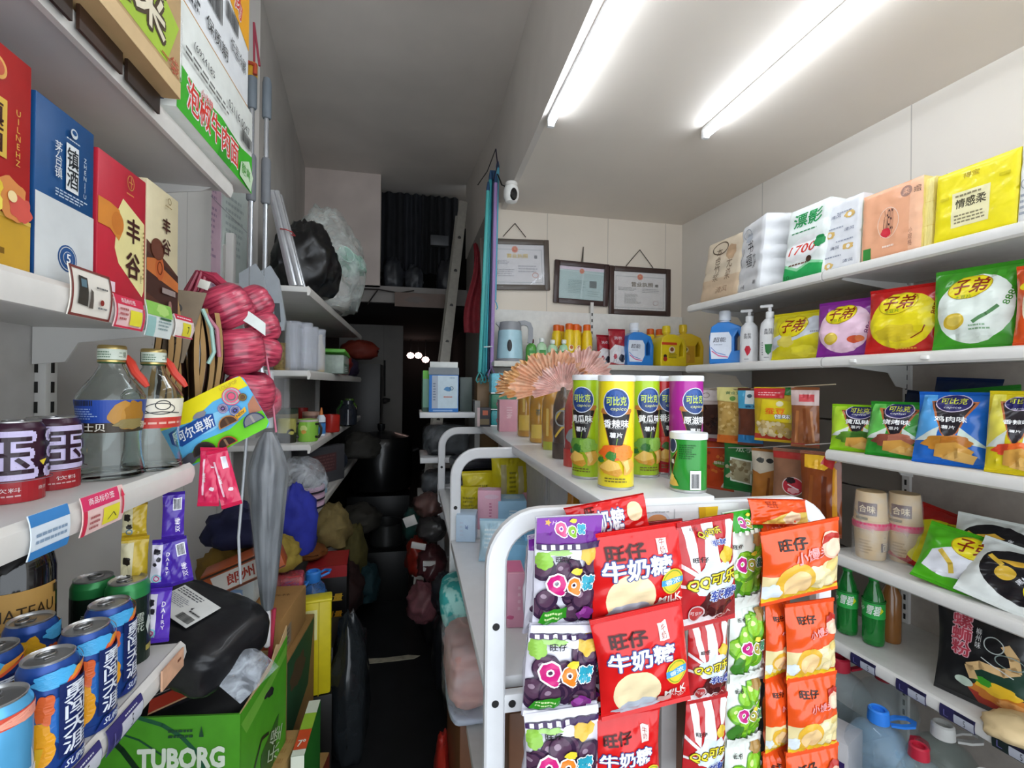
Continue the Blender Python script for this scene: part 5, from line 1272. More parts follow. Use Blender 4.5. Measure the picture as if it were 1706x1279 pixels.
for x, y, l in ((.88, 2.86, 'yellow bottle with an orange cap, behind the soap bottles'), (.915, 2.89, 'yellow bottle with an orange cap at the back of the cluster'), (.985, 2.80, 'yellow bottle with an orange cap right of the tallest one'), (1.02, 2.86, 'yellow bottle with an orange cap in the back row by the upright'), (1.058, 2.80, 'yellow bottle with an orange cap nearest the rack upright')):
    o = [c for c in COL.objects if c.name == 'squeeze_bottle'][0]
    dup(o, (x, y, 1.529), (0, 0, 10), l)
# red sachet packs hanging
for k, (px, py, w, h, l) in enumerate(((1008, 606, .10, .20, 'red refill pouch leaning on the back rack next to the upright'), (1030, 607, .11, .235, 'red and white refill pouch beside the blue detergent jug'))):
    p = PY(px, py, 2.75 + .05 * (1 - k))
    packet('refill_pouch', l, 'pouch', (p.x, p.y, 1.529), (-8, 0, 6 - 10 * k), w, h, .04, 'a01c2c', [('p', [(-.5, .1), (.5, .0), (.5, .5), (-.2, .56), (-.5, .42)], 'd8d4d8'), ('t', '洗衣', .0, .74, .5, .2, 'd8c4cc', {'b': .04}), ('b', .2, .2, .16, .2, '2a2a3a', 2), ('b', -.2, .24, .1, .14, 'b03a4a', 3)], 11 + k)
def jug(label, loc, rot, body, cap, lab, k=1., wx=.062, h=.19, neck=.03, name='detergent_jug'):
    """flat-sided jug with a moulded loop handle"""
    t = T(name, label, 'jug', loc, (0, 0, rot))
    B = M(body, .3, coat=.3, n=.04)
    m = MB()
    outl = [(-wx, .008), (-wx * .94, 0), (wx * .94, 0), (wx, .008), (wx * 1.02, h * .60), (wx * .8, h * .86), (wx * .1, h * .98), (-wx * .5, h * .98), (-wx * .88, h * .88), (-wx * 1.0, h * .66)]
    hole = [(wx * .45, h * .30), (wx * .74, h * .32), (wx * .76, h * .60), (wx * .62, h * .74), (wx * .45, h * .62)]
    bm = bmesh.new()
    dY = wx * .62
    tr = tessellate_polygon([[V((u, w, 0)) for u, w in outl], [V((u, w, 0)) for u, w in hole]])
    al = outl + hole
    for sg in (-1, 1):
        vs = [bm.verts.new((u, sg * dY, w)) for u, w in al]
        for a in tr:
            try: bm.faces.new([vs[i] for i in (a if sg < 0 else a[::-1])])
            except ValueError: pass
        if sg < 0: f0 = vs
    n1, n2 = len(outl), len(hole)
    for base, n_ in ((0, n1), (n1, n2)):
        for i in range(n_):
            j = (i + 1) % n_
            bm.faces.new([f0[base + i], f0[base + j], vs[base + j], vs[base + i]])
    bmesh.ops.recalc_face_normals(bm, faces=bm.faces[:])
    ed = [e for e in bm.edges if len(e.link_faces) == 2 and e.calc_face_angle(0) > .8 and abs(e.verts[0].co.y - e.verts[1].co.y) < 1e-5]
    bmesh.ops.bevel(bm, geom=ed, offset=wx * .18, segments=3, affect='EDGES', profile=.5, clamp_overlap=True)
    bm.verts.index_update()
    m.add([v.co.copy() for v in bm.verts], [[v.index for v in f.verts] for f in bm.faces], B)
    bm.free()
    m.build('body', t, ang=40)
    l = MB()
    lw = wx * 1.30
    S = FLAT((-wx * .30, -dY - .0012, h * .12), (1, 0, 0), (0, 0, 1))
    draw(l, S, lw, h * .62, lab, lift=.0003)
    l.build('label', t)
    cx = -wx * .2
    MB().lathe([(neck * .8, h * .96), (neck * .82, h * 1.03), (neck, h * 1.04), (neck * .96, h * 1.22), (neck * .86, h * 1.26), (0, h * 1.26)], M(cap, .4), 24, (cx, 0, 0)).build('cap', t)
    return t
bl_lab = [('p', [(-.42, 0), (.3, 0), (.46, .3), (.46, .8), (.34, 1), (-.46, 1), (-.5, .6)], 'dfe6f2'), ('t', '超能', -.06, .72, .56, .24, '4a4a5a', {'b': .02, 'k': .15}), ('l', [(-.4, .3), (-.1, .12), (.3, .06)], .05, 'd8639a'), ('l', [(-.44, .44), (-.2, .24), (.2, .14)], .03, '4a7ac0'), ('tx', -.3, .5, .2, .58, 1, 'a8b0c0')]
jug('bright blue detergent jug with a white cap on the back rack', (1.375, 2.76, 1.529), 0, '2f7fd0', 'e4e8ee', bl_lab, wx=.088, h=.215, neck=.032)
o = soap('small clear bottle with a white cap behind the blue detergent jug', 1.31, 2.87, .24, '6aa8dc'); o['group'] = 'x'; del o['group']
ylab = [('r', -.5, .86, .4, .98, 'd84a24'), ('e', .1, .62, .18, .18, 'f2e2c0'), ('e', .1, .64, .11, .11, '8a4a2a'), ('e', -.3, .3, .1, .1, '3a2a24'), ('e', -.3, .16, .12, .12, 'b83a2a'), ('tx', -.1, .2, .42, .5, 4, '8a7a1c')]
jug('yellow laundry jug with a red-topped label, in front of its twin', (1.585, 2.74, 1.529), 4, 'e8cc1c', 'e8cc1c', ylab, wx=.092, h=.205, neck=.026, name='laundry_jug')
jug('yellow laundry jug with an orange fruit label in the rack corner', (1.735, 2.79, 1.529), -6, 'dcb81c', 'e0c01c', [('r', -.5, 0, .5, .8, 'c8961e'), ('e', .0, .62, .16, .16, 'e8d8a0'), ('e', .0, .64, .1, .1, '5a3a2a'), ('b', .0, .22, .24, .2, 'd8a040', 2)], wx=.094, h=.22, neck=.026, name='laundry_jug')
for x, l in ((1.535, 'yellow bottle with an orange cap behind the yellow laundry jug'), (1.60, 'second orange-capped yellow bottle behind the laundry jug')):
    dup([c for c in COL.objects if c.name == 'squeeze_bottle'][0], (x, 2.885, 1.529), (0, 0, 0), l)
# ---------------------------------------------------------------- snack shelving along the right wall
def PR(px, py, dd=0.):
    d = _fw * FPX + _rt * (px - 853) + _up * (639.5 - py)
    return EYE + d * ((RP + RN * dd - EYE).dot(RN) / d.dot(RN))
def RL(px, dd, z, py=700):
    p = PR(px, py, dd)
    return V((p.x, p.y, z))
RZ = -86.1
FA = M('8f857b', .7, n=.15, sc=2.)
ru = T('shelving_unit', 'white snack shelving unit along the long side wall of the nook', 'shelf', RP, (0, 0, 3.9))
# local frame: x behind the shelf fronts, y along the wall
WH = M('dcdad6', .4, n=.05)
def rshelf(y0, y1, z, d0=0., depth=.38, split=None):
    b = MB().box((d0 + depth / 2, (y0 + y1) / 2, z - .011), (depth, y1 - y0, .022), WH, .003)
    bo = b.build('shelf_board', ru)
    h = .036
    sec = [(d0, z + .002), (d0 - .010, z - .002), (d0 - .016, z - .014), (d0 - .014, z - .03), (d0 - .006, z - h), (d0, z - h)]
    for ya, yb in (((y0, split - .003), (split + .003, y1)) if split else ((y0, y1),)):
        MB().prism(sec, ya, yb, M('e0deda', .3, n=.03), 'xz').build('price_rail', bo)
    for yb in (y1 - .02, .0) if y1 > .2 else (y1 - .02,):
        MB().prism([(d0 + depth, z - .022), (d0 + .06, z - .022), (d0 + .05, z - .03), (d0 + depth - .1, z - .05), (d0 + depth - .06, z - .1), (d0 + depth, z - .11)], yb - .002, yb + .002, STEEL, 'xz').build('bracket', bo)
rshelf(-1.5, .79, 1.822, split=.02)
rshelf(-1.5, .80, 1.512, split=.02)
rshelf(-1.5, .0, 1.183)
rshelf(-1.5, .01, .826)
rshelf(-1.5, .03, .522, depth=.39)
rshelf(-1.5, .03, .08, depth=.39)
for k in range(4): MB().box((.392, .40, 1.40 - .27 * k), (.012, .78, .262), FA).build('back_panel', ru)
MB().box((.396, .4, 1.68), (.012, .78, .28), M('988e84', .7)).build('back_panel', ru)
MB().box((.392, -.75, 1.0), (.012, 1.48, 1.95), M('a89f96', .6, n=.08)).build('back_panel', ru)
u_ = MB().box((.385, .0, 1.0), (.024, .026, 2.0), STEEL)
for k in range(50): u_.box((.3725, .0, 1.95 - k * .036), (.002, .007, .02), M('1c1a18', .6))
u_.build('upright', ru)
MB().box((.385, .80, 1.0), (.024, .026, 2.0), STEEL).build('upright', ru)
for px, zz, l in ((1420, 1.512, 'pale hook clip on the chip shelf rail by the shelf joint'), (1540, 1.512, 'pale hook clip on the chip shelf rail under the red bag')):
    p = RL(px, -.018, 1.494)
    tag(MB().box((0, 0, 0), (.012, .02, .012), M('efeeea', .4), .003).build('rail_clip', None, p, (0, 0, radians(3.9))), l, 'clip')

# ---- tissue packs on the top shelf
ZT = 1.823
def tp_pack(label, px0, px1, h, dd, depth, col, ops, lean=0, rolls=0, seed=0, film=True, yaw=0, sidecol=None):
    a, b = PR(px0, 450, dd), PR(px1, 450, dd)
    w = (a - b).length
    c = (a + b) / 2
    t = T('tissue_pack', label, 'tissue pack', (c.x, c.y, ZT), (0, 0, RZ + yaw))
    m = MB()
    L = math.tan(radians(lean))
    def F(u, v, sg):
        e = min(u, 1 - u, v * h / w, (1 - v) * h / w)
        q = 1 - max(0, 1 - e / .07) ** 2 * .7
        bul = (.006 + (.006 * abs(sin(pi * v * rolls)) if rolls else .004)) * q
        wr = .0025 * noise.noise(V((u * 7, v * 7, seed))) + .0015 * noise.noise(V((u * 20, v * 16, seed + 5)))
        return V(((u - .5) * w * (1 + (.012 * abs(sin(pi * v * rolls)) if rolls else 0)) + L * v * h, (0 if sg < 0 else depth) + sg * (bul + wr) * 1., v * h))
    bm_ = M(col, .4, coat=.2, n=.05)
    SH = Sheet(lambda u, v: F(u, v, -1), w, h, 20, 26); SH.mesh(m, bm_)
    m.grid(lambda u, v: F(u, v, 1), 10, 14, bm_, flip=True)
    sd = M(sidecol, .6, n=.06) if sidecol else bm_
    def side(x, sg):
        def f(u, v):
            bu = (.014 * abs(sin(pi * v * (rolls or 4))) * (1 if rolls else .15)) * sin(pi * u) ** .5 if 0 < u < 1 else 0
            p = F(x, v, -1).lerp(F(x, v, 1), u)
            return p + V((sg * bu, 0, 0))
        return f
    m.grid(side(1, 1), 8, 22, sd); m.grid(side(0, -1), 8, 22, sd, flip=True)
    m.grid(lambda u, v: F(u, 1, -1).lerp(F(u, 1, 1), v) + V((0, 0, .012 * sin(pi * v) * sin(pi * u))), 12, 6, bm_)
    m.grid(lambda u, v: F(u, 0, -1).lerp(F(u, 0, 1), v), 4, 4, bm_, flip=True)
    draw(m, SH, w, h, ops, lift=.0004, step=.00008, rr=.45)
    m.build('pack', t, ang=50)
    if film:
        f = MB(); f.grid(lambda u, v: F(u, 1, -1).lerp(F(u, 1, 1), .5) + V(((.5 - u) * .06 * v, .012 * sin(9 * u) * v, .02 * v * (1 - abs(2 * u - 1)) + .003)), 10, 4, FILM('ffffff', .35, .15, 20)); f.build('film_fold', t, fix=True)
    return t
tp_pack('beige toilet roll pack with brown script, farthest along the top shelf', 1168, 1226, .29, .05, .16, 'd8c8b0', [('r', -.5, .0, .5, .38, 'd0b79a'), ('ring', -.1, .86, .2, .1, .02, '5a4a3a'), ('t', '本\n色\n竹\n浆', -.12, .6, .16, .6, '6a5644'), ('t', '无\n染', .2, .5, .14, .4, '8a705a'), ('t', '清风', .1, .18, .3, .12, '8a6a50'), ('b', .2, .75, .12, .12, 'c0a080', 2)], 14, 4, 1)
tp_pack('white toilet roll pack with black brush writing, second along the top shelf', 1222, 1276, .30, .035, .15, 'e2e3e6', [('ring', -.2, .85, .16, .1, .015, '9aa0aa'), ('b', -.1, .78, .14, .1, 'b8bec8', 4), ('t', '书\n蕴', -.02, .55, .26, .56, '2c2c30'), ('t', '竹\n浆', .22, .42, .12, .3, '4a4a50'), ('l', [(-.3, .66), (-.4, .5), (-.36, .4)], .012, '3a3a40'), ('t', '抽', .3, .12, .12, .1, '4a4a50'), ('t', '十卷', -.2, .1, .18, .1, '55555c')], 11, 5, 2, yaw=-17)
tp_pack('white and green toilet roll pack with a large red number', 1306, 1368, .275, .03, .16, 'e9efec', [('p', [(-.5, 0), (.5, 0), (.5, .16), (.2, .2), (-.1, .12), (-.5, .22)], '27a355'), ('p', [(-.5, .22), (-.1, .12), (.2, .2), (.5, .16), (.5, .19), (.2, .24), (-.1, .16), (-.5, .26)], '8fd0a0'), ('t', '漂影', .02, .82, .72, .28, '1f9a52', {'b': .05, 'k': .15}), ('tx', -.34, .64, .3, .68, 1, '3a8a5a'), ('p', ell(.0, .42, .44, .16, 5), 'f4f4f4'), ('t', '1700', -.02, .42, .66, .2, 'd43a2c', {'b': .03, 'k': .2}), ('b', .38, .46, .12, .12, '1f8a4a', 3), ('e', .16, .26, .07, .07, '4a3226'), ('tx', -.36, .2, .22, .25, 1, '6a4a34'), ('t', '10', -.36, .06, .14, .09, '1a7a3c', {'b': .02})], 8, 4, 3)
tp_pack('white tissue pack printed with small gold flowers', 1371, 1432, .25, .045, .15, 'e3e5ea', sum([[('b', -.28 + .5 * (i % 2), .1 + .22 * i, .13, .08, 'd8b46a', i), ('e', -.28 + .5 * (i % 2), .1 + .22 * i, .05, .05, 'e8e8ea'), ('t', '清风', .05 + .18 * (1 - 2 * (i % 2)), .12 + .22 * i, .26, .08, '6a7088', {'k': .2}), ('tx', -.4 + .3 * (i % 2), .2 + .2 * i, .1 + .3 * (i % 2), .24 + .2 * i, 1, '9aa0b0')] for i in range(4)], []), 3, 0, 4)
tp_pack('peach tissue pack with a red heart mark and script', 1437, 1534, .225, .035, .17, 'e8a984', [('r', .32, .0, .5, 1, 'edb896'), ('t', '心相印', -.02, .52, .16, .46, '4a2a2c', {'r': 0}), ('b', -.06, .36, .08, .08, 'd02a3c', 3), ('ring', -.02, .5, .17, .26, .012, 'f0d4c0'), ('e', .26, .86, .09, .09, 'a07a6c'), ('t', '柔', .26, .86, .1, .1, 'e8b090'), ('t', '3层', .43, .84, .1, .1, '5a3a34'), ('r', -.44, .02, -.3, .2, '3a8a3c'), ('t', '小\n规\n格', .35, .22, .06, .3, '9a6a58'), ('tx', -.1, .14, .16, .2, 1, 'f6e0d0')], 2, 0, 5, sidecol='ecd98a')
tp_pack('pale yellow tissue stack beside the peach pack', 1537, 1556, .215, .05, .15, 'ecdc8e', [('l', [(-.5, .33), (.5, .33)], .03, 'd8b85a'), ('l', [(-.5, .66), (.5, .66)], .03, 'd8b85a')], 2, 0, 6)
tp_pack('bright yellow tissue pack with a cream label of bold characters', 1558, 1692, .20, .03, .17, 'f0e018', [('t', '得宝', -.04, .87, .2, .08, 'b89c14', {'b': .02}), ('r', -.26, .18, .2, .66, 'ece4b4'), ('t', '情感柔', -.03, .5, .38, .14, '4c4630', {'b': .05}), ('tx', -.22, .22, .16, .36, 3, '8a8262'), ('tx', -.22, .58, .16, .64, 1, '8a8262'), ('r', .3, .7, .42, .74, 'd8c814'), ('r', -.42, .6, -.3, .64, 'd8c814')], 3, 0, 7)
tp_pack('white tissue pack at the near end of the top shelf, half out of the picture', 1697, 1780, .20, .03, .17, 'e4e4e6', [('ring', -.36, .5, .08, .12, .015, '8a90a0'), ('tx', -.45, .1, -.2, .4, 4, '9aa0b0')], 3, 0, 8)

# ---- second shelf: detergent, shampoo, big chip bags
Z2 = 1.513
def at(px, dd, z): return RL(px, dd, z)
jug('blue detergent jug on the long shelf beside the white pump bottles', at(1212, .08, Z2), RZ + 40, '2f82d4', 'e4e8ee', bl_lab, wx=.078, h=.205, neck=.028)
def pump(label, px, dd, lab, h=.205):
    t = T('shampoo_bottle', label, 'bottle', at(px, dd, Z2), (0, 0, RZ + 35), 'white shampoo bottles on the long shelf')
    m = MB().lathe([(.036, 0), (.039, .006), (.038, .13), (.034, .165), (.02, .182), (.014, .186)], M('e9e9ea', .3, coat=.3), 28, sy=.72)
    draw(m, lambda x, y, l: V((.039 * sin(x / .039), -.039 * .72 * cos(x / .039) - l - .0004, y + .01)), .07, .15, lab, ml=.01)
    m.build('body', t)
    MB().lathe([(.014, .184), (.016, .19), (.016, .212), (.007, .216), (.007, .232), (.0, .232)], M('f0f0f0', .35), 18).build('collar', t)
    MB().box((-.012, 0, .238), (.05, .016, .013), M('f2f2f2', .35), .004).build('pump_head', t)
lab1 = [('t', '多芬\n润洗', -.02, .74, .46, .34, '55555a', {'b': .01}), ('p', [(-.2, .34), (-.1, .44), (.1, .44), (.2, .34), (.12, .22), (-.02, .14)], 'c8283c'), ('tx', -.2, .02, .2, .08, 1, '9a9aa0')]
lab2 = [('t', '多芬\n润洗', .0, .78, .5, .34, '44444a', {'b': .015}), ('p', [(-.2, .42), (.22, .42), (.16, .2), (.0, .12), (-.14, .2)], '2f7a3c'), ('tx', -.24, .02, .1, .08, 1, '9a9aa0'), ('tx', -.4, .1, -.3, .5, 6, '77777c')]
pump('white pump shampoo bottle with a red drop label beside the blue jug', 1247, .075, lab1)
pump('white pump shampoo bottle with a green shield label, taller', 1281, .06, lab2)
def zidi(oval_c, small, extra=(), k=1.):
    """big round-labelled chip bag print"""
    return [('p', ell(.0, .47, .44, .40, 20), oval_c)] + list(extra) + [
        ('e', -.06, .72, .25, .17, 'e8d81e', 12), ('ring', -.06, .72, .25, .17, .012, 'b89a1a', 12), ('t', '子弟', -.05, .735, .40, .24, '8a2a10', {'b': .05, 'k': .2}), ('t', '土豆片', -.12, .60, .2, .05, '3a8a2a')]
def bigbag(label, px0, px1, h, dd, col, ops, t=.075, lean=-8, yaw=14, seed=0, z=None, name='chip_bag', roll=0, grp='big round-label chip bags', hi=None):
    a, b = PR(px0, 560, dd), PR(px1, 560, dd)
    w = (a - b).length; c = (a + b) / 2
    return packet(name, label, 'chip bag', (c.x, c.y, Z2 if z is None else z), (lean, roll, RZ + yaw), w * 1.04, h, t, col, ops, seed, grp, wr=.005, rr=.22)
chip = lambda u, v, s=1.: [('e', u, v, .12 * s, .10 * s, 'd8b83a', 20), ('e', u + .01, v + .01, .09 * s, .07 * s, 'e6cc5c', 20)]
bigbag('yellow and silver chip bag next to the shampoo bottles', 1294, 1378, .195, .05, 'd8cc1e', [('p', [(-.5, .2), (.5, .58), (.5, .8), (.2, .86), (-.1, .6), (-.5, .45)], 'c9ced6'), ('e', -.1, .66, .25, .18, 'e2d21c', 12), ('ring', -.1, .66, .25, .18, .012, 'b89a1a', 12), ('t', '子弟', -.09, .68, .38, .24, '8a2a10', {'b': .05, 'k': .2}), ('b', -.2, .36, .14, .1, 'd8c85a', 4), ('tx', .2, .5, .4, .56, 1, '8a8a90'), ('b', .1, .16, .2, .08, 'e8dc3a', 5)], seed=21)
bigbag('purple chip bag with a pink oval and potato picture', 1368, 1455, .205, .035, '8a2a96', zidi('ecc8dc', '', chip(-.2, .3) + [('e', .18, .27, .11, .06, 'd85a3a', 0), ('e', .26, .28, .07, .05, 'e07a4a', 0), ('t', '8888', .40, .5, .3, .07, '7a2a6a', {'r': 74, 'b': .02})]), seed=22)
bigbag('red chip bag with a yellow oval in the middle of the long shelf', 1452, 1566, .215, .03, 'c4201e', zidi('e6d41e', '', [('b', -.05, .28, .26, .13, 'd8c02a', 4), ('t', '88888', .4, .66, .3, .06, '8a2a10', {'r': 80, 'b': .02}), ('l', [(.12, .2), (.26, .28), (.3, .36)], .015, '8a2a10'), ('tx', -.1, .05, .2, .09, 1, 'e8b03a')]), seed=23)
bigbag('green chip bag with a white oval, big at the near end of the shelf', 1562, 1698, .235, .03, '3f9a24', zidi('dfe8e0', '', chip(-.22, .32, 1.1) + [('l', [(.0, .3), (.14, .38), (.26, .46)], .05, '5a8a5a'), ('tx', -.05, .2, .2, .28, 2, '8ab08a'), ('t', '8888', .38, .58, .28, .07, '3a8a24', {'r': 70, 'b': .02})]), seed=24)
bigbag('orange chip bag cut off at the near end of the long shelf', 1694, 1790, .21, .03, 'd8521e', [('p', ell(.05, .5, .4, .3, 20), 'e8dcc0'), ('e', -.2, .7, .2, .12, 'e2d21c')], seed=25)

# ---- third shelf: capico-style crisp bags, dark spare bags heaped behind
Z3 = 1.184
def crisp_ops(flavour, c2, food):
    return [('p', [(-.42, .98), (-.5, .3), (-.1, .45), (-.24, .98)], c2), ('p', [(-.30, .86), (.34, .86), (.12, .42), (.0, .30), (-.10, .42)], 'b8683a'), ('p', [(-.25, .84), (.29, .84), (.10, .42), (.0, .32), (-.08, .42)], '241f26'), ('p', [(-.5, .3), (-.12, .5), (-.16, .3)], 'dfe8e0'), ('p', [(.5, .26), (.14, .5), (.12, .3)], 'cfe0d8'),
            ('e', .02, .83, .24, .17, 'd8c8e0'), ('e', .02, .83, .225, .155, '2c2a66'), ('t', '可比克', .02, .86, .34, .12, 'd8dc4a', {'b': .04}), ('t', 'capico', .02, .76, .24, .05, 'e8e8f0', {'k': .25}),
            ('t', flavour, .02, .60, .44, .10, 'ffffff', {'b': .05}), ('t', '薯片', .0, .49, .18, .06, 'f0f0f0', {'b': .04})] + food
fd = lambda c1, c2: [('b', -.06, .27, .30, .12, c1, 3), ('b', .12, .3, .2, .1, c2, 5), ('p', [(-.2, .1), (.2, .06), (.34, .2), (.12, .3), (-.16, .26)], 'd8a04a'), ('p', [(-.1, .08), (.3, .04), (.38, .14), (.1, .2)], 'e2b464')]
def crisp(label, px0, px1, h, col, ops, dd=.04, seed=0, lean=-12, yaw=14, z=Z3, roll=0):
    a, b = PR(px0, 720, dd), PR(px1, 720, dd); c = (a + b) / 2
    return packet('crisp_bag', label, 'crisp bag', (c.x, c.y, z), (lean, roll, RZ + yaw), (a - b).length * 1.05, h, .065, col, ops, seed, 'dark-badge crisp bags', wr=.005, rr=.22)
crisp('lime green crisp bag at the far end of its shelf', 1392, 1468, .165, '9ad01e', crisp_ops('黄瓜味', 'b8e03a', fd('5a8a2a', '3a6a24')), seed=31, yaw=22)
crisp('dark green crisp bag with a pale centre, second on its shelf', 1450, 1540, .18, '2f9a2e', crisp_ops('烧烤味', '6ac85a', fd('8a4a3a', 'b8705a')), seed=32, dd=.035)
crisp('blue crisp bag with a dark wedge label, third on its shelf', 1530, 1640, .215, '1f6ac8', crisp_ops('鸡肉味', '5aa8e8', fd('c8862e', 'b8722a')), seed=33, dd=.03)
crisp('blue crisp bag standing right behind the first blue one', 1600, 1668, .20, '1a55a8', [], dd=.12, seed=34)
crisp('yellow crisp bag with a pepper picture, at the near end of its shelf', 1646, 1745, .22, 'd8c41e', crisp_ops('香辣味', 'e8dc5a', fd('d8482a', 'e8682a')), seed=35, dd=.025)
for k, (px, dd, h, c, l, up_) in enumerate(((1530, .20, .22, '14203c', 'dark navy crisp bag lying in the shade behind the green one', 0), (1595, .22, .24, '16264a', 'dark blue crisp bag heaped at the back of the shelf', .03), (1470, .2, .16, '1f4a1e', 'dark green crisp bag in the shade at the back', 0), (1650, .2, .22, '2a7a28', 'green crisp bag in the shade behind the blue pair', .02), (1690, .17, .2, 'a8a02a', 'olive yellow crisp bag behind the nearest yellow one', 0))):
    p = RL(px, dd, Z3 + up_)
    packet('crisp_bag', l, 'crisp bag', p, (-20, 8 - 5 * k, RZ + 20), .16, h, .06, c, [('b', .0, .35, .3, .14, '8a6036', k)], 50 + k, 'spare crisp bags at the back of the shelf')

# ---- fourth shelf: tub, round-label bags
Z4 = .827
for k, (px, dd, l) in enumerate(((1452, .08, 'cream paper tub pair with a pink band, nearer the shelf front'), (1508, .16, 'cream paper tub pair half hidden behind the first'))):
    t = T('noodle_tubs', l, 'tub', RL(px, dd, Z4), (0, 0, RZ + 35), 'shrink-wrapped paper tubs')
    r = .05
    m = MB().lathe([(r * .80, 0), (r * .84, .004), (r * .95, .098), (r, .1), (r, .108)], M('cdb083', .5), 30)
    draw(m, CYL(lambda y: r * .845 + y * .055, 0, -90), 2 * pi * r, .1, [('r', .1, .3, .24, .6, '5a3a34'), ('t', '面', .17, .45, .1, .09, 'e0ccaa', {'b': .04}), ('tx', -.1, .2, .02, .7, 5, 'a88a60')], ml=.012)
    m.build('lower_tub', t)
    m = MB().lathe([(r, .122), (r, .13), (r * .95, .132), (r * .84, .222), (r * .80, .226), (0, .226)], M('d2b588', .5), 30)
    draw(m, CYL(lambda y: r * .95 - y * .055 + .001, .132, -90), 2 * pi * r, .09, [('r', -.12, .2, .06, .66, '5a3030'), ('t', '合味', -.03, .43, .15, .08, 'e8d4b0', {'b': .04}), ('r', -.14, .02, -.02, .12, '7a6a4a')], ml=.012)
    m.build('upper_tub', t)
    MB().lathe([(r * 1.03, .104), (r * 1.05, .108), (r * 1.05, .122), (r * 1.03, .126)], M('d83a68', .35), 30, cap=0).build('pink_band', t)
    MB().lathe([(r * 1.06, .0), (r * 1.065, .11), (r * .9, .226)], FILM('ffffff', .18, .08, 12), 26, cap=0).build('wrap', t)
def lying(label, px, dd, w, h, col, ops, rot, seed, z=Z4, name='chip_bag', grp='round-label chip bags on the fourth shelf'):
    return packet(name, label, 'chip bag', RL(px, dd, z), rot, w, h, .06, col, ops, seed, grp, wr=.005, rr=.22)
lying('red chip bag with a yellow label slumped between tubs and green bag', 1535, .13, .19, .22, 'a8201c', [('p', ell(-.05, .42, .4, .36, 10), 'd8d01e'), ('e', .15, .68, .2, .14, 'e2d21c'), ('t', '子弟', .15, .69, .3, .18, '8a2a10', {'b': .05}), ('t', '土豆', .1, .1, .2, .06, 'd8a02a')], (-38, 14, RZ + 12), 61)
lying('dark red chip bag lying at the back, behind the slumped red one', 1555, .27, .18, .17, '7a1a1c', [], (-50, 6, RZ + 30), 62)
lying('green and white chip bag with two chip pictures, leaning at the shelf front', 1588, .035, .20, .185, '4fae1e', [('p', [(-.42, .22), (-.2, .14), (.1, .2), (.3, .12), (.4, .5), (.42, .86), (.2, .9), (-.16, .62), (-.36, .5)], 'dcdde4'), ('e', .06, .72, .24, .18, 'e2d21c'), ('ring', .06, .72, .24, .18, .012, 'b89a1a'), ('t', '子弟', .07, .73, .38, .24, '8a2a10', {'b': .05}), ('l', [(-.26, .52), (-.1, .36), (-.06, .24)], .06, 'd8b84a'), ('l', [(.3, .5), (.12, .4), (.1, .3)], .05, 'd0a83a'), ('p', [(.02, .2), (.14, .24), (.26, .2), (.12, .16)], '3a5a3a')], (-34, 9, RZ + 16), 63)
bw = [('p', ell(.02, .5, .44, .36, -25), '17151a'), ('p', [(-.28, .62), (-.06, .72), (.06, .66), (-.1, .6)], 'd8a83a'), ('e', -.14, .46, .10, .09, 'd8b03a'), ('l', [(-.34, .66), (-.2, .56)], .05, 'd8b03a'), ('t', '黑松露味', .06, .52, .3, .06, 'd8d8dc', {'r': 64, 'b': .02}), ('e', .24, .34, .18, .15, 'e2d21c'), ('t', '子弟', .24, .35, .3, .2, '8a2a10', {'b': .05})]
lying('white chip bag with a black oval, standing at the back of the fourth shelf', 1655, .12, .21, .19, 'd8dcd8', bw, (-30, 2, RZ + 14), 64, Z4 + .03)
lying('white chip bag with a black oval, lying at the front edge of the shelf', 1680, .03, .22, .19, 'dfe3e0', bw, (-42, 10, RZ + 12), 65)
lying('green chip bag tucked between the two black-oval bags', 1668, .10, .18, .15, '4fa024', [('e', .2, .5, .14, .1, 'e2d21c')], (-48, 10, RZ + 16), 66, Z4 + .02)

# ---- fifth shelf: green soda bottles, noodle bag
Z5 = .523
def soda(label, px, dd, h=.245):
    t = T('soda_bottle', label, 'bottle', RL(px, dd, Z5), (0, 0, RZ + 30), 'green soda bottles on the fifth shelf')
    r = .033
    G = M('1f9a3c', .06, tr=.55, n=.05, coat=.6)
    m = MB().lathe([(0, .012), (r * .5, .0), (r * .92, .004), (r, .02), (r * .97, .06), (r, .08), (r, h * .60), (r * .82, h * .72), (r * .46, h * .86), (r * .40, h * .9), (r * .40, h * .93)], G, 28, cap=0)
    m.build('body', t)
    l = MB().lathe([(r * 1.01, h * .40), (r * 1.01, h * .64)], M('2fa84a', .3), 28, cap=0)
    draw(l, CYL(r * 1.012, h * .40, -90), 2 * pi * r, h * .24, [('t', '雪碧', .02, .5, .2, .16, 'e4f0e4', {'b': .05, 'k': .2}), ('t', 'Sp', -.16, .5, .1, .1, 'd8ecd8', {'b': .04}), ('p', [(.1, .3), (.16, .5), (.12, .7)], 'd8d81e'), ('r', -.5, .9, .5, .98, '156a2a')], ml=.008)
    l.build('label', t)
    MB().lathe([(r * .46, h * .91), (r * .47, h * .92), (r * .47, h * .985), (r * .42, h), (0, h)], M('1a8a34', .35), 22).build('cap', t)
soda('green soda bottle at the far end of the fifth shelf', 1414, .09)
soda('green soda bottle nearer the empty stretch of shelf', 1458, .11, .24)
gl('tea_bottle', 'amber tea bottle standing behind the green soda bottles', 1500, 1060, 1.25, Z5, [(.028, 0), (.03, .01), (.03, .16), (.014, .2), (.014, .22), (0, .22)], M('8a5a2c', .2, coat=.5))
bpy.data.objects['tea_bottle'].location = RL(1487, .19, Z5)
a, b = PR(1576, 1100, .07), PR(1700, 1100, .07)
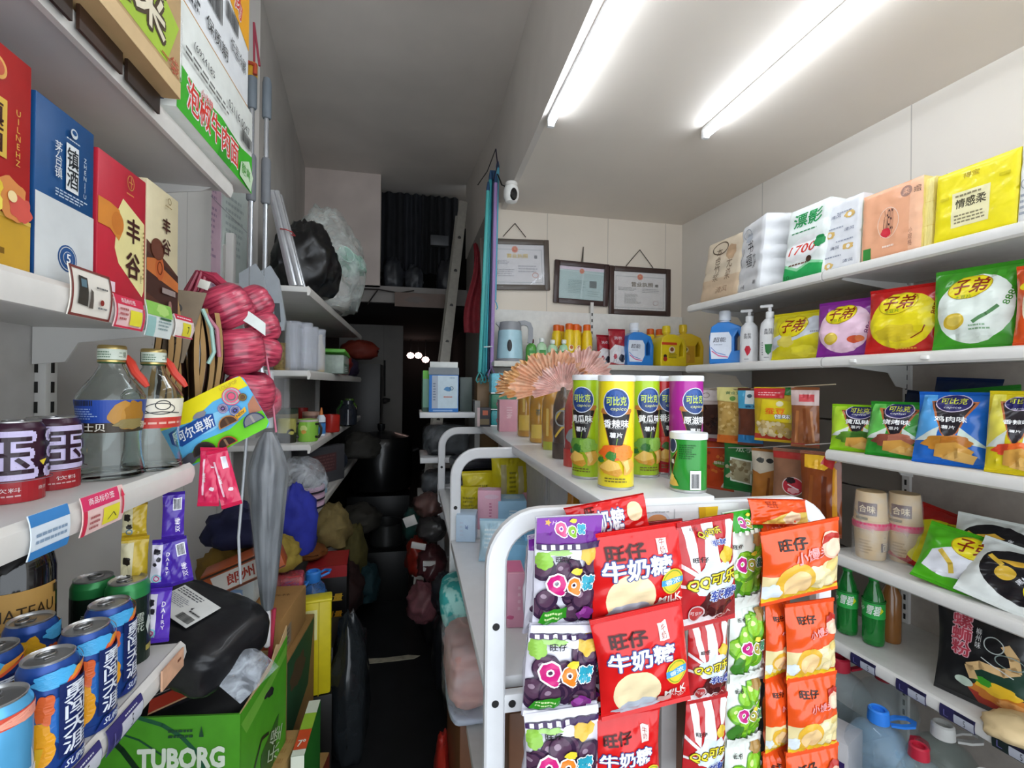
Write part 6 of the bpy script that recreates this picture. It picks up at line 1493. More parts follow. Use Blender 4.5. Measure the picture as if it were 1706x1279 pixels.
packet('noodle_bag', 'tall black rice noodle bag with a red bowl picture standing on the fifth shelf', 'noodle bag', ((a + b) / 2).to_tuple()[:2] + (Z5,), (-4, 0, RZ + 10), .205, .262, .04, '131416', [
    ('p', [(.5, .1), (.5, .6), (-.05, .42), (-.1, .3), (.1, .05)], '16382a'), ('p', [(-.14, .2), (-.02, .04), (.5, .0), (.5, .2), (.3, .26), (.0, .26)], 'a03024'), ('b', .18, .2, .28, .12, 'c8782a', 3), ('b', .2, .26, .22, .08, 'e0b42a', 5), ('b', .05, .3, .09, .05, '3f9a2a', 2), ('b', .34, .14, .16, .08, 'd89a5a', 7),
    ('l', [(-.06, .3), (-.1, .40), (.02, .46), (.24, .46), (.36, .52), (.34, .64), (.26, .72)], .10, 'd2ae7a'), ('l', [(.02, .54), (.2, .48), (.34, .44)], .012, 'c8ccc8'), ('ring', .3, .58, .14, .08, .012, '8a9a94'), ('ring', .14, .7, .1, .1, .012, 'b8c0bc'),
    ('t', '螺\n蛳\n粉', -.2, .70, .22, .56, 'b03a4a', {'o': ('d8a8b0', .05), 'b': .05}), ('t', '柳\n州\n味', -.02, .72, .06, .26, 'c8c8c8'), ('e', -.16, .22, .1, .06, 'b8c8b8')], 71, None, wr=.003)
o = lump('snack_packet', .08, .06, .03, M('d2b98c', .6), 77, .2, 2.2, 22, .6, loc=RL(1700, .03, Z5)); tag(o, 'beige packet lying before the black noodle bag', 'packet')
g5 = 'dark blue price cards on the fifth shelf'
for px, l in ((1440, 'dark blue price card below the green soda bottles'), (1520, 'dark blue price card at the middle of the empty shelf edge'), (1597, 'dark blue price card below the noodle bag'), (1690, 'dark green price card at the near end of the fifth shelf')):
    p = RL(px, -.019, .505)
    m_ = card_thing('price_tag', l, 'price tag', p, .082, .034, (0, 0, RZ), '2c2852' if px < 1680 else '1f2c2a', [('r', -.08, .06, .48, .74, 'b9bcc8'), ('t', '5', .22, .4, .06, .2, '44444a'), ('r', -.06, .8, .46, .96, '1c1a34'), ('t', 'L', -.3, .46, .14, .2, '6a66a0')], g5, bend=.003)

# ---- big water jugs under the fifth shelf
def bigjug(label, p, k, body, cap, handle=None, rot=0):
    t = T('water_jug', label, 'jug', p, (0, 0, rot), None)
    m = MB()
    pr = [(.0, .0), (.07, 0), (.078, .01)]
    for i in range(5): pr += [(.078, .03 + .03 * i), (.073, .042 + .03 * i)]
    pr += [(.078, .19), (.074, .215), (.055, .245), (.03, .262), (.02, .266), (.02, .275)]
    m.lathe(pr, body, 36, cap=0); m.build('bottle', t)
    MB().lathe([(.024, .27), (.026, .272), (.024, .302), (.02, .306), (.015, .304), (.015, .296), (0, .296)], M(cap, .35), 24).build('cap', t)
    if handle: MB().sweep([(.024, -.012, .272), (.05, -.018, .276), (.075, -.012, .278), (.085, .004, .279), (.075, .02, .278), (.05, .02, .276), (.024, .012, .272)], [(-.006, -.003), (.006, -.003), (.006, .003), (-.006, .003)], M(handle, .35), upv=(0, 0, 1)).build('carry_loop', t)
    scl(t, k)
    return t
WJ = FILM('9cc0dc', .32, .04, 3.)
bigjug('large water jug with a bright blue cap and loop under the fifth shelf', RL(1463, -.06, .081, 1250) , 1.12, WJ, '2f7fe0', '2f7fe0', RZ + 60)
RJ = FILM('a8b8bc', .28, .04, 3.)
bigjug('clear jug with a red cap behind the big blue-capped one', RL(1402, .02, .081), 1.25, RJ, 'b01c34', 'b01c34', RZ + 90)
bigjug('clear jug with a red cap in the back row past the blue-capped one', RL(1478, .14, .081), 1.2, RJ, '8a1a28', None, RZ)
bigjug('clear jug with a white cap and wire loop below the noodle bag', RL(1575, .06, .081), 1.12, FILM('7a8a84', .32, .04, 3.), 'd0d0cc', 'c0c0bc', RZ + 60)
bigjug('clear jug with a crimson cap at the shelf front, low in the picture', RL(1535, -.04, .081), .98, RJ, 'b8243a', 'b8243a', RZ + 120)
bigjug('clear jug with a white cap, last one before the picture edge', RL(1650, .02, .081), 1.0, FILM('7a8a84', .32, .04, 3.), 'c8c8c4', None, RZ)
box_thing('carton', 'white and red carton between the candy rack and the blue-capped jug', 'carton', RL(1398, -.10, 0, 1250), (.09, .12, .30), (0, 0, RZ + 20), 'c9c6c8', [('r', -.5, 0, .5, .3, 'b0302c'), ('r', -.1, .5, .4, .8, '3a2a66'), ('tx', -.4, .35, .3, .48, 2, '7a7a80')])

# ---- snack pouches hung in two rows between the racks
gs1, gs2 = 'snack pouches on the upper hanging row', 'snack pouches on the lower hanging row'
w0, w1 = PR(1158, 648, .03), PR(1392, 640, .03)
m = MB().tube([w0, (w0 + w1) / 2 + V((0, 0, -.008)), w1], .0022, 'c8b89a', 6)
v0, v1 = PR(1158, 745, .02), PR(1392, 738, .02)
m2 = MB().tube([v0, (v0 + v1) / 2 + V((0, 0, -.01)), v1], .0022, 'b8b4ae', 6)
tag(m.build('hanging_wire'), 'thin wire carrying the upper row of snack pouches', 'wire'); tag(m2.build('hanging_wire'), 'thin wire carrying the lower row of snack pouches', 'wire')
def hang(label, px0, px1, py0, py1, dd, col, ops, seed, grp, yaw=28, t=.03, rr=.25, roll=0, lean=0):
    a, b = PR(px0, py1, dd), PR(px1, py1, dd); top = PR((px0 + px1) / 2, py0, dd); bot = PR((px0 + px1) / 2, py1, dd)
    w = (a - b).length * .95
    return packet('snack_pouch', label, 'snack pouch', (bot.x, bot.y, bot.z), (lean, roll, RZ + yaw), w, top.z - bot.z, t, col, ops, seed, grp, wr=.003, rr=rr)
nuts = lambda c1, c2, n, v0, v1, sd: [('b', random.Random(sd * 100 + i).uniform(-.42, .42), random.Random(sd * 77 + i * 3).uniform(v0, v1), .06, .05, (c1, c2)[i % 2], i) for i in range(n)]
hang('red speckled peanut pouch half hidden by the purple crisp can', 1150, 1174, 648, 735, .06, '8a4038', nuts('b86a5a', '6a2a24', 24, .1, .7, 1) + [('r', -.5, .78, .5, .95, 'd8b8b0')], 81, gs1)
hang('clear pouch of dark dried fruit with a pale header', 1168, 1208, 646, 735, .04, 'b8a8a4', [('p', [(-.4, .12), (-.44, .5), (-.38, .68), (.3, .7), (.42, .4), (.36, .14)], '3a211c')] + nuts('4a2a22', '2a1612', 26, .16, .64, 2) + [('r', -.42, .76, .42, .96, 'd8ccca'), ('ring', -.2, .86, .1, .07, .015, '7a6a66'), ('r', -.5, .0, .5, .06, '8a2a34')], 82, gs1)
hang('pouch of roasted grains with a yellow top and orange base', 1201, 1238, 645, 738, .03, 'c8a25a', nuts('dcbc78', 'b08a42', 44, .2, .72, 3) + [('r', -.5, .0, .5, .14, 'd8702a'), ('p', [(-.5, .76), (.5, .72), (.5, 1), (-.5, 1)], 'e0d68a'), ('t', '黄金豆', .05, .9, .5, .1, '4a7a4a', {'b': .03}), ('e', .05, .8, .1, .08, '6a9a4a')], 83, gs1)
hang('blue and brown cocoa pouch in the middle of the upper row', 1234, 1266, 646, 742, .03, '6a3826', [('r', -.5, .64, .5, 1, '4fa8d0'), ('p', [(.2, .66), (.5, .66), (.5, .95), (.3, .95)], '9ac84a'), ('r', -.2, .72, .16, .96, 'e4ecee'), ('e', -.02, .86, .1, .08, '4a6a7a'), ('t', '香豆', .1, .68, .6, .1, '1a3a6a', {'b': .04}), ('r', -.5, .0, .5, .18, '2f7ab0')], 84, gs1)
hang('large gold bean pouch with red and green header', 1264, 1326, 645, 736, .02, 'c8a824', [('p', [(-.5, 0), (.5, 0), (.5, .1), (-.5, .14)], 'b03a2a')] + nuts('dcc89a', 'c0a468', 44, .1, .36, 4) + [('r', -.5, .8, .16, .98, 'c02a34'), ('r', .16, .86, .5, 1, '2a7a34'), ('tx', -.4, .84, .1, .92, 2, 'e8b0b0'), ('p', [(-.36, .4), (.36, .36), (.4, .74), (-.3, .78)], 'd8c21e'), ('t', '蚕豆', -.02, .56, .44, .14, 'e8641e', {'b': .05}), ('t', '怪味', .14, .47, .34, .1, 'f4f4f0', {'b': .05, 'o': ('2a2a2a', .05)}), ('e', .08, .7, .08, .06, 'e0d8b0')], 85, gs1, t=.04)
hang('clear pouch of brown dried strips, last in the upper row', 1322, 1360, 645, 745, .02, '8a5230', [('l', [(-.3, .05), (-.24, .6)], .12, 'a86a3c'), ('l', [(.1, .05), (.0, .64)], .12, '7a4222'), ('l', [(.32, .1), (.26, .6)], .08, 'b0764a'), ('r', -.5, .7, .5, 1, 'c8b0ac'), ('r', -.2, .76, .34, .88, 'c84a50'), ('r', -.5, 0, .5, .06, '9a2a30')], 86, gs1)
hang('orange and red fried snack pouch behind the green crisp tub', 1178, 1214, 728, 815, .07, 'c8481e', nuts('d8742a', 'a8321a', 20, .3, .7, 5) + [('b', .1, .5, .2, .1, '6a8a2a', 2), ('t', '怪味豆', .1, .52, .4, .1, 'f0e0d0', {'b': .05}), ('p', [(.1, .05), (.36, .3), (.3, .05)], 'e8d8c8')], 87, gs2)
hang('dark green seed pouch with a clear window in the lower row', 1213, 1258, 738, 818, .05, '1f6a2e', [('p', [(-.3, .2), (.3, .16), (.32, .66), (-.3, .7)], 'd8dccf'), ('p', [(-.26, .23), (.26, .19), (.28, .63), (-.26, .67)], '9a9070')] + nuts('b0a888', '7a6a4a', 22, .26, .6, 6) + [('t', '瓜子', .1, .86, .5, .1, 'c8d8c0', {'b': .03})], 88, gs2)
hang('amber dried tofu pouch with a pale crest, in the lower row', 1258, 1298, 748, 842, .04, 'a86a2a', [('p', [(-.5, .62), (-.2, .56), (.3, .66), (.5, .6), (.5, 1), (-.5, 1)], 'c8bca8'), ('e', .1, .8, .12, .08, '2a2a2a'), ('b', -.2, .8, .12, .08, '4a4a46', 2), ('l', [(.0, .1), (.1, .5)], .08, '7a4418'), ('l', [(.3, .1), (.36, .5)], .08, 'd89a4a')], 89, gs2)
hang('clear pouch with a round red seal, large in the lower row', 1294, 1348, 748, 865, .03, '8a6048', [('r', -.5, .86, .5, 1, 'a8302c'), ('e', .02, .48, .27, .24, 'e0d0cc'), ('e', .02, .48, .25, .22, 'b82a38'), ('b', -.04, .56, .12, .08, '2a1a1c', 3), ('b', .04, .42, .14, .07, 'e0a0a4', 5), ('l', [(-.1, .5), (.16, .44)], .03, 'f0e0e0'), ('b', -.2, .26, .1, .06, '8a9aa0', 4)], 90, gs2)
hang('brown dried strip pouch with a yellow side, nearest in the lower row', 1340, 1394, 752, 890, .01, '7a3a16', [('p', [(.3, .0), (.42, .0), (.4, .8), (.3, .84)], 'c88a1e'), ('p', [(-.4, .8), (.1, .78), (.4, .9), (.4, 1), (-.4, 1)], 'd8a82a'), ('p', [(.0, .86), (.3, .8), (.36, .92), (.1, .96)], 'b02a2a'), ('l', [(-.3, .1), (-.2, .7)], .1, '8a4a1e'), ('l', [(.1, .1), (.1, .7)], .12, '5a260e'), ('r', -.5, 0, .5, .05, 'a0281c')], 91, gs2)
# ---------------------------------------------------------------- double-sided gondola down the middle of the shop
XL, XR, ZG = .152, .862, 1.181
GW = M('e3e4e6', .35, n=.03, coat=.2)
def arch(par, y, full=True):
    pts = []
    xr = XR
    zt, R_ = 1.153, .085
    pts.append((XL, y, 0)); pts.append((XL, y, zt - R_))
    for k in range(1, 9):
        a = pi - k * pi / 16
        pts.append((XL + R_ + R_ * cos(a), y, zt - R_ + R_ * sin(a)))
    for k in range(0, 9):
        a = pi / 2 - k * pi / 16
        pts.append((xr - R_ + R_ * cos(a), y, zt - R_ + R_ * sin(a)))
    pts.append((xr, y, 0))
    hw, hd, c = .019, .0125, .004
    sec = [(-hw, -hd + c), (-hw + c, -hd), (hw - c, -hd), (hw, -hd + c), (hw, hd - c), (hw - c, hd), (-hw + c, hd), (-hw, hd - c)]
    sec = [(b, a) for a, b in sec]
    o = MB().sweep(pts, [(w, u) for u, w in sec], GW, upv=(0, 1, 0)).build('end_frame', par, ang=40)
    for z in (.96, .82, .5): 
        MB().lathe([(0, .0135), (.0065, .0135), (.0075, .011), (.0075, 0)], M('141414', .5), 14, (XL, y, z), rotm(90)).build('hole_plug', o)
    b = MB().box(((XL + XR) / 2, y, .815), (XR - XL - .03, .02, .034), GW, .003); b.build('cross_bar', par)
    MB().lathe([(0, .0115), (.0065, .0115), (.0075, .009), (.0075, 0)], M('141414', .5), 14, (XL + .032, y, .815), rotm(90)).build('hole_plug', o)
    MB().box((.505, y + .01, .58), (.034, .03, 1.16), M('b4b2b0', .4), .003).build('centre_post', par)
labs = ('white double-sided gondola rack at the front, with candy strips on its rounded end', 'second white gondola rack behind the front one, deeper in the shop', 'third white gondola rack far down the aisle')
for k in range(3):
    y = .862 + .85 * k
    g = T('display_gondola', labs[k], 'shelf', (0, 0, 0))
    arch(g, y)
    y1 = y + .84
    ys = .855 if k == 0 else y - .005
    m = MB().box((.478, (ys + y1) / 2, ZG - .015), (.245, y1 - ys, .03), GW, .003)
    if k < 2: m.build('top_shelf', g)
    dk = .845
    MB().box(((XL - .016 + XR) / 2, (y + .02 + y1) / 2, dk - .012), (XR - XL + .016, y1 - y - .03, .024), GW, .003).build('deck_shelf', g)
    for z in (.47, .12): MB().box(((XL + XR) / 2, (y + .02 + y1) / 2, z - .012), (XR - XL, y1 - y - .03, .024), M('c8c6c4', .4), .003).build('lower_shelf', g)
    MB().box((.505, (y + y1) / 2 + .03, .62), (.008, y1 - y - .08, 1.05), M('cfcdca', .5)).build('back_panel', g)
    if k == 1: MB().box((.54, y - .013, .965), (.09, .01, .21), M('b9b7b2', .5)).build('end_panel', g)
# stepped side shelves at the third rack
st = T('shelf_stand', 'narrow white stand with a medicine shelf and lower shelves, past the second rack', 'shelf', (0, 0, 0))
for z, x0 in ((1.245, .035), (.995, .04), (.76, .03)):
    bo = MB().box(((x0 + .34) / 2, 2.82, z - .012), (.34 - x0, .34, .024), GW, .003).build('shelf_board', st)
    MB().box(((x0 + .34) / 2, 2.652, z - .014), (.34 - x0, .008, .03), GW, .002).build('price_rail', bo)
u_ = MB().box((.36, 2.84, .66), (.03, .3, 1.3), M('a8a6a2', .5))
for q in range(20): u_.box((.345, 2.70, 1.2 - q * .035), (.002, .008, .018), M('1a1a1a', .6))
u_.build('upright', st)

# ---- tubes of crisps on the top shelf
ZS = ZG + .0005
def tube_ops(flavour, food, fl2='SPICY FLAVOR'):
    C = 2 * pi          # widths are in circumferences; one radius = 1/C
    f = 1 / C
    return [('p', [(-.95 * f, .70), (-.85 * f, .70), (-.80 * f, .66), (-.30 * f, .36), (.28 * f, .36), (.80 * f, .66), (.86 * f, .70), (.95 * f, .72), (.9 * f, .74), (-.9 * f, .74)], 'b8743a'), ('p', [(-.80 * f, .69), (.80 * f, .69), (.72 * f, .64), (.26 * f, .36), (.0, .34), (-.26 * f, .36), (-.72 * f, .64)], '1d1a1c'),
            ('e', 0, .795, .76 * f, .80 * f, 'dfe4f4'), ('e', 0, .795, .71 * f, .75 * f, '24417f'), ('e', -.1 * f, .85, .5 * f, .35 * f, '2f569c'), ('t', '可比克', 0, .81, 1.12 * f, .50 * f, 'c9dc5a', {'b': .05}), ('t', 'capico', .02, .735, .86 * f, .22 * f, 'd8dc9a', {'k': .25, 'b': .01}),
            ('t', flavour, 0, .605, 1.36 * f, .46 * f, 'ffffff', {'b': .05}), ('t', fl2, 0, .563, .85 * f, .08 * f, 'dddddd'), ('t', '薯片', 0, .50, .66 * f, .30 * f, 'f4f4f4', {'b': .05})] + food + [('tx', -.55 * f, .07, .55 * f, .12, 2, '6a5a1a')]
def food1(c1, c2, leaf):
    f = 1.2 / (2 * pi)
    return [('l', [(-.0, .40), (.06 * f, .47)], .04 * f, '6a8a2a'), ('b', -.1 * f, .34, .72 * f, .34 * f, c1, 3), ('b', .38 * f, .34, .42 * f, .34 * f, c2, 5), ('b', -.2 * f, .31, .22 * f, .2 * f, leaf, 2), ('b', -.7 * f, .27, .18 * f, .14 * f, leaf, 4),
            ('p', [(-.8 * f, .2), (-.3 * f, .28), (.1 * f, .25), (.28 * f, .16), (.1 * f, .125), (-.5 * f, .15)], 'cf952f'), ('p', [(-.8 * f, .2), (-.3 * f, .28), (.1 * f, .25), (.2 * f, .2), (-.3 * f, .17)], 'e6b95a'), ('p', [(.2 * f, .27), (.7 * f, .29), (.9 * f, .22), (.6 * f, .15), (.34 * f, .14), (.34 * f, .22)], 'e0aa4a'), ('p', [(.3 * f, .26), (.5 * f, .28), (.6 * f, .2), (.45 * f, .16)], 'ecc878')]
def crisp_tube(label, x, y, r, h, col, ops, rot=0, grp='tall crisp tubes on the gondola', cat='can'):
    t = T('crisp_tube', label, 'crisp tube', (x, y, ZS), (0, 0, rot), grp)
    m = MB().lathe([(r * .97, .002), (r, .004), (r, h)], M(col, .3, coat=.35, n=.03), 48, cap=0)
    draw(m, CYL(r, 0, -90), 2 * pi * r, h, ops, ml=r / 4, lift=.0004, step=.0002, rr=.3)
    m.build('body', t, ang=40)
    MB().lathe([(0, .001), (r * .99, .0), (r * 1.02, .002), (r * 1.02, .005), (r, .006)], M('c8c8c8', .3, .8), 48, cap=0).build('base_rim', t)
    MB().lathe([(r, h - .002), (r * 1.045, h - .002), (r * 1.05, h + .002), (r * 1.05, h + .008), (r * 1.02, h + .011), (r * .95, h + .011), (r * .93, h + .006), (0, h + .006)], M('e8eaee', .3, coat=.3), 48, cap=0).build('lid', t, ang=50)
    return t
t0 = crisp_tube('bright yellow crisp tube standing in front of the lime ones', .434, .965, .0385, .232, 'ecd81e', tube_ops('香辣味', food1('e0641e', 'e8862a', '3a7a2a')), -24)
gr_food = food1('6a9a3a', '8ab84a', '2f6a2a')
t1 = crisp_tube('lime crisp tube partly hidden behind the bright yellow one, aisle side', .416, 1.085, .0385, .235, 'a8c81e', tube_ops('黄瓜味', gr_food), -46)
t2 = dup(t1, (.560, 1.085, ZS), (0, 0, -4), 'lime crisp tube between the bright yellow and red ones')
crisp_tube('red crisp tube squeezed behind the magenta one', .630, 1.11, .0385, .235, 'c8242a', tube_ops('番茄味', food1('c8402a', 'd8602a', '3a6a2a')), -4)
crisp_tube('magenta crisp tube on the wall side behind the short green tub', .643, 1.03, .0385, .235, 'ae2498', tube_ops('原滋味', food1('d8a04a', 'd8b05a', '8a5a2a')), 0)
f_ = 1 / (2 * pi)
crisp_tube('short green crisp tub with a barcode turned to the front', .576, .912, .037, .112, '1f8a2a', [('p', [(-1.25 * f_, .52), (-.62 * f_, .78), (-.66 * f_, .70), (-1.0 * f_, .3)], 'b8743a'), ('p', [(-1.25 * f_, .52), (-.66 * f_, .74), (-1.0 * f_, .34)], '1d1a1c'), ('e', -.98 * f_, .86, .3 * f_, .42 * f_, '24305f'), ('ring', -.98 * f_, .86, .3 * f_, .42 * f_, .008, 'c8d0e0'), ('t', '味', -.92 * f_, .56, .2 * f_, .26 * f_, 'ffffff', {'b': .04}),
    ('p', [(-1.3 * f_, .12), (-.9 * f_, .3), (-.62 * f_, .2), (-.5 * f_, .12), (-.9 * f_, .1)], 'd8b04a'), ('p', [(-1.2 * f_, .2), (-1.0 * f_, .34), (-.8 * f_, .3), (-.9 * f_, .2)], 'e2c46a'), ('tx', -.5 * f_, .62, .4 * f_, .9, 7, '0f5a1a'), ('r', .10 * f_, .07, .68 * f_, .42, 'e8e8e8'), ('bar', .16 * f_, .1, .62 * f_, .36)], -32, None)

# ---- drink bottles gift-wrapped in film with pleated foil tops
def foil_bottle(label, px, py, r, h, liquid, lab, fan_c, fan_r, fan_h, seed, lean=(0, 0), film=True, metal=.75):
    p = PZ(px, py, ZS)
    t = T('wrapped_bottle', label, 'wrapped bottle', (p.x, p.y + .01, ZS), (0, 0, -24), 'film-wrapped bottles with foil tops')
    m = MB().lathe([(r * .9, .002), (r, .008), (r, h * .62), (r * .96, h * .7), (r * .7, h * .84), (r * .4, h * .93), (r * .4, h), (0, h)], M(liquid, .12, coat=.7, n=.25, sc=18), 28)
    if lab: draw(m, CYL(r, 0, -90), 2 * pi * r, h, lab, ml=r / 3)
    m.build('bottle', t)
    MB().lathe([(r * .42, h * .93), (r * .43, h * .93), (r * .43, h * 1.0), (0, h * 1.0)], M('c8a03a', .3, .7), 18, cap=0).build('cap', t)
    if film:
        f = MB(); rg = random.Random(seed)
        f.grid(lambda u, v: (lambda a, q: V((q * cos(a), q * sin(a), v * h * .98)))(2 * pi * u, r * (1.08 + .07 * noise.noise(V((cos(6.28 * u) * 3, sin(6.28 * u) * 3, v * 6 + seed)))) * (1 if v < .8 else 1 - (v - .8) * 1.6)), 36, 14, FILM('f8ecd0', .07, .05, 9.), closed_u=True)
        f.build('film', t, ang=80)
    m = MB()
    n_ = 30
    rgf = random.Random(seed); jit = [rgf.uniform(.84, 1.1) for _ in range(n_ * 2 + 1)]
    def fan(u, v):
        k = int(round(u * n_ * 2))
        a = radians(188 - 200 * u) + .05 * noise.noise(V((u * 9, seed, 0)))
        rr_ = .008 + fan_r * v * (jit[k] if v > .6 else 1)
        return V((rr_ * cos(a), (.007 if k % 2 else -.007) * v - .03 * v * v + .012 * noise.noise(V((u * 5, v * 2, seed))), h * .90 + rr_ * sin(a) * .92))
    m.grid(fan, n_ * 2, 5, M(fan_c, .3, .1, n=.2, sc=60, coat=.4))
    m.T = Matrix()
    fo = m.build('foil_fan', t, ang=10)
    fo.location = (lean[0], lean[1], 0); fo.rotation_euler = (0, radians(-10), 0)
    return t
foil_bottle('amber bottle in clear film with a copper foil top, farthest of the row', 878, 727, .040, .235, 'c48a10', [('r', -.12, .12, .1, .4, 'dcb84a'), ('r', -.04, .45, .0, .7, 'e0c060')], 'f4c496', 0.085, .1, 1, (0, -.01))
foil_bottle('amber bottle in clear film, second of the row', 900, 737, .040, .235, 'c89010', [('r', -.12, .08, .1, .3, 'e0c050'), ('r', .05, .35, .09, .62, 'e4c868'), ('t', '茶', .0, .5, .08, .1, '3a4a2a', {'b': .03})], 'f8cc9c', 0.105, .1, 2, (0, -.01))
foil_bottle('amber bottle in clear film, third of the row, with a wide copper fan', 922, 748, .038, .235, 'c48a10', [('r', -.14, .0, .14, .12, 'a8b02a'), ('r', -.08, .2, -.04, .6, 'e0c060'), ('e', .03, .4, .05, .06, '8a5a14')], 'f6c48c', 0.12, .1, 3, (0, -.01))
foil_bottle('dark brown bottle with gold bands and a pink foil top', 942, 763, .036, .235, '3a1f18', [('l', [(-.12, .5), (-.04, .62), (.1, .68)], .03, 'd8b83a'), ('l', [(-.12, .28), (-.02, .4), (.1, .44)], .03, 'd8b83a'), ('ring', -.02, .52, .1, .1, .02, '9aa4ac'), ('r', -.5, .0, .5, .2, '3a2a28')], 'f2c4a4', 0.115, .1, 4, (0, -.01))
foil_bottle('red bottle with white lettering and a silver pink foil top, nearest', 962, 776, .034, .235, 'a8202a', [('t', 'ARTLEN', -.0, .58, .3, .08, 'e0c8c8', {'r': 84, 'b': .03}), ('b', .0, .35, .12, .1, '8a9098', 2), ('r', -.5, 0, .5, .2, 'c42a2a'), ('t', 'OZZI', .03, .27, .12, .05, 'e0d0d0', {'r': 84})], 'f4d0c8', 0.07, .1, 5, (0, -.01))
foil_bottle('hidden-bodied bottle whose silver pink foil burst rises highest behind the yellow tube', 985, 745, .034, .27, '8a3a3a', None, 'f6d2ca', 0.115, .1, 6, (0, -.01))

# ---- boxes further along the top shelf
def on_top(px, py): return PZ(px, py, ZS)
p = on_top(845, 719)
box_thing('pink_box', 'pink carton beside the amber wrapped bottles on the gondola', 'box', (p.x + .01, p.y + .05, ZS), (.088, .09, .15), (0, 0, -4), 'dba0ae', [('tx', -.1, .4, .2, .8, 5, 'f0d0d8'), ('e', .05, .5, .1, .12, 'ecc4cc')], left=[('r', -.5, 0, .5, 1, 'a58a8e'), ('tx', -.3, .1, .2, .4, 4, '5a3a40')])
for k, (z, h, cc) in enumerate(((0, .085, '3a9aa0'), (.087, .085, '2f7a5a'), (.174, .11, '6cc0d4'))):
    box_thing('tissue_pack', ('teal tissue pack at the bottom of the stack beside the pink carton', 'green tissue pack in the middle of the stack', 'pale teal glittery tissue pack with a strawberry, on top of the stack')[k], 'tissue pack', (.51, 2.56, ZS + z), (.20, .12, h), (0, 0, -3), M(cc, .3, n=.25, sc=90), [('e', -.24, .36, .1, .1, 'd8c4cc'), ('ring', -.24, .36, .1, .1, .015, 'b03a5a'), ('b', .15, .32, .2, .1, 'd83a4a', 3), ('b', .24, .38, .1, .07, 'e8a0a8', 5), ('r', -.5, 0, .5, .06, 'e8ecec')], bev=.012)
box_thing('kraft_carton', 'kraft carton behind the teal tissue stack', 'carton', (.45, 2.86, ZG - .3), (.16, .14, .56), (0, 0, 0), '8a6a42')
box_thing('spice_box', 'small dark box with printed label beside the teal stack', 'box', (.37, 2.50, ZS), (.07, .05, .10), (0, 0, -10), '2c2a30', [('r', -.5, .0, -.3, 1, 'c8b0b0'), ('r', -.1, .6, .3, .85, 'b85a3a'), ('r', -.3, .1, .4, .4, '6a5a3a')])
# medicine shelf
ZM = 1.2455
t = T('mask_box', 'open blue and white carton of masks with its flap up, on the medicine shelf', 'box', (.170, 2.74, ZM), (0, 0, -3))
m = MB().box((0, 0, .105), (.165, .09, .21), M('3a7fd0', .4), .002)
draw(m, FLAT((0, -.045, 0), (1, 0, 0), (0, 0, 1)), .165, .21, [('r', -.2, .1, .48, .98, 'c8dce8'), ('r', -.40, .1, -.2, .98, 'a8b4c4'), ('tx', -.36, .3, -.26, .8, 7, '5a6a84'), ('b', .14, .62, .12, .07, '4a8ac0', 2), ('ring', .26, .64, .06, .06, .02, '3a6a8a'), ('tx', .2, .9, .4, .94, 1, '6a8ab0'), ('tx', .0, .38, .36, .44, 1, 'c85a3a'), ('r', -.36, .02, .3, .06, '8ab0e0')])
m.build('carton', t)
MB().box((.0, -.02, .232), (.17, .0025, .05), M('8a9298', .5), 0, rotm(-35)).build('flap', t)
MB().box((0, .02, .262), (.16, .0025, .05), M('dfe3e0', .5), .001, rotm(-4)).build('lid_panel', t)
box_thing('green_box', 'green and white carton behind the open mask carton', 'box', (.095, 2.80, ZM), (.09, .08, .235), (0, 0, 4), '7aa890', [('r', -.5, .8, .5, 1, '6ac03a'), ('r', -.5, 0, .5, .1, '3a5a4a')])
box_thing('grey_box', 'grey-green carton at the inner end of the medicine shelf', 'box', (.30, 2.79, ZM), (.07, .08, .2), (0, 0, 0), '46524e')
# ---- garments in clear bags under the medicine shelf
for k, (x, z, sx, sz, c, l) in enumerate(((.19, .996, .13, .085, '15161a', 'black folded garment in a clear bag below the medicine shelf'), (.18, .761, .13, .07, '1c1e24', 'dark packed garment on the shelf below the black one'))):
    t = T('garment_bag', l, 'garment bag', (x, 2.80, z))
    softbox('garment', sx, .13, sz, M(c, .6, n=.3), 80 + k, .5, .08, t, crease=.15)
    softbox('film', sx * 1.05, .14, sz * 1.07, FILM('c8d0d8', .10, .08, 12), 90 + k, .5, .1, t, crease=.1)
for k in range(4):
    box_thing('folded_shirt', ('lowest', 'second', 'third', 'top')[k] + ' dark folded shirt in the stack between the first and second gondola ends', 'shirt', (.30, 2.44, .8455 + .045 * k), (.20, .22, .043), (0, 0, 4 * k - 4), ('1a1c22', '24262e', '15171b', '20222a')[k], bev=.015)

# ---- sanitary packs and boxes on the deck
def deck(px, py, z=.8455): return PZ(px, py, z)
def dbox(name, label, px, py, w, d, h, col, ops, rot=0, dy=None, top=(), cat='box', z=.8455, bev=.003, tilt=(0, 0)):
    p = deck(px, py, z)
    return box_thing(name, label, cat, (p.x, p.y + (d / 2 if dy is None else dy), z), (w, d, h), (tilt[0], tilt[1], rot), col, ops, top=top, bev=bev)
abc = lambda c: [('t', 'ABC', .05, .55, .2, .16, c, {'r': 90, 'b': .04}), ('tx', -.3, .2, -.1, .8, 4, 'b8c4d8')]
dbox('pad_box', 'small pale blue pad box at the aisle edge of the deck', 780, 903, .07, .09, .095, 'b9cfe4', abc('2c4a9a'), -12)
dbox('pad_box', 'tall pink pad box next to the small pale blue one', 817, 882, .09, .06, .15, 'e8b0c4', [('tx', .0, .15, .12, .7, 7, 'c05a84'), ('e', .1, .84, .3, .1, 'ecc8d8')], -10, .03, [('b', 0, .5, .3, .3, 'e8c4d8', 2)])
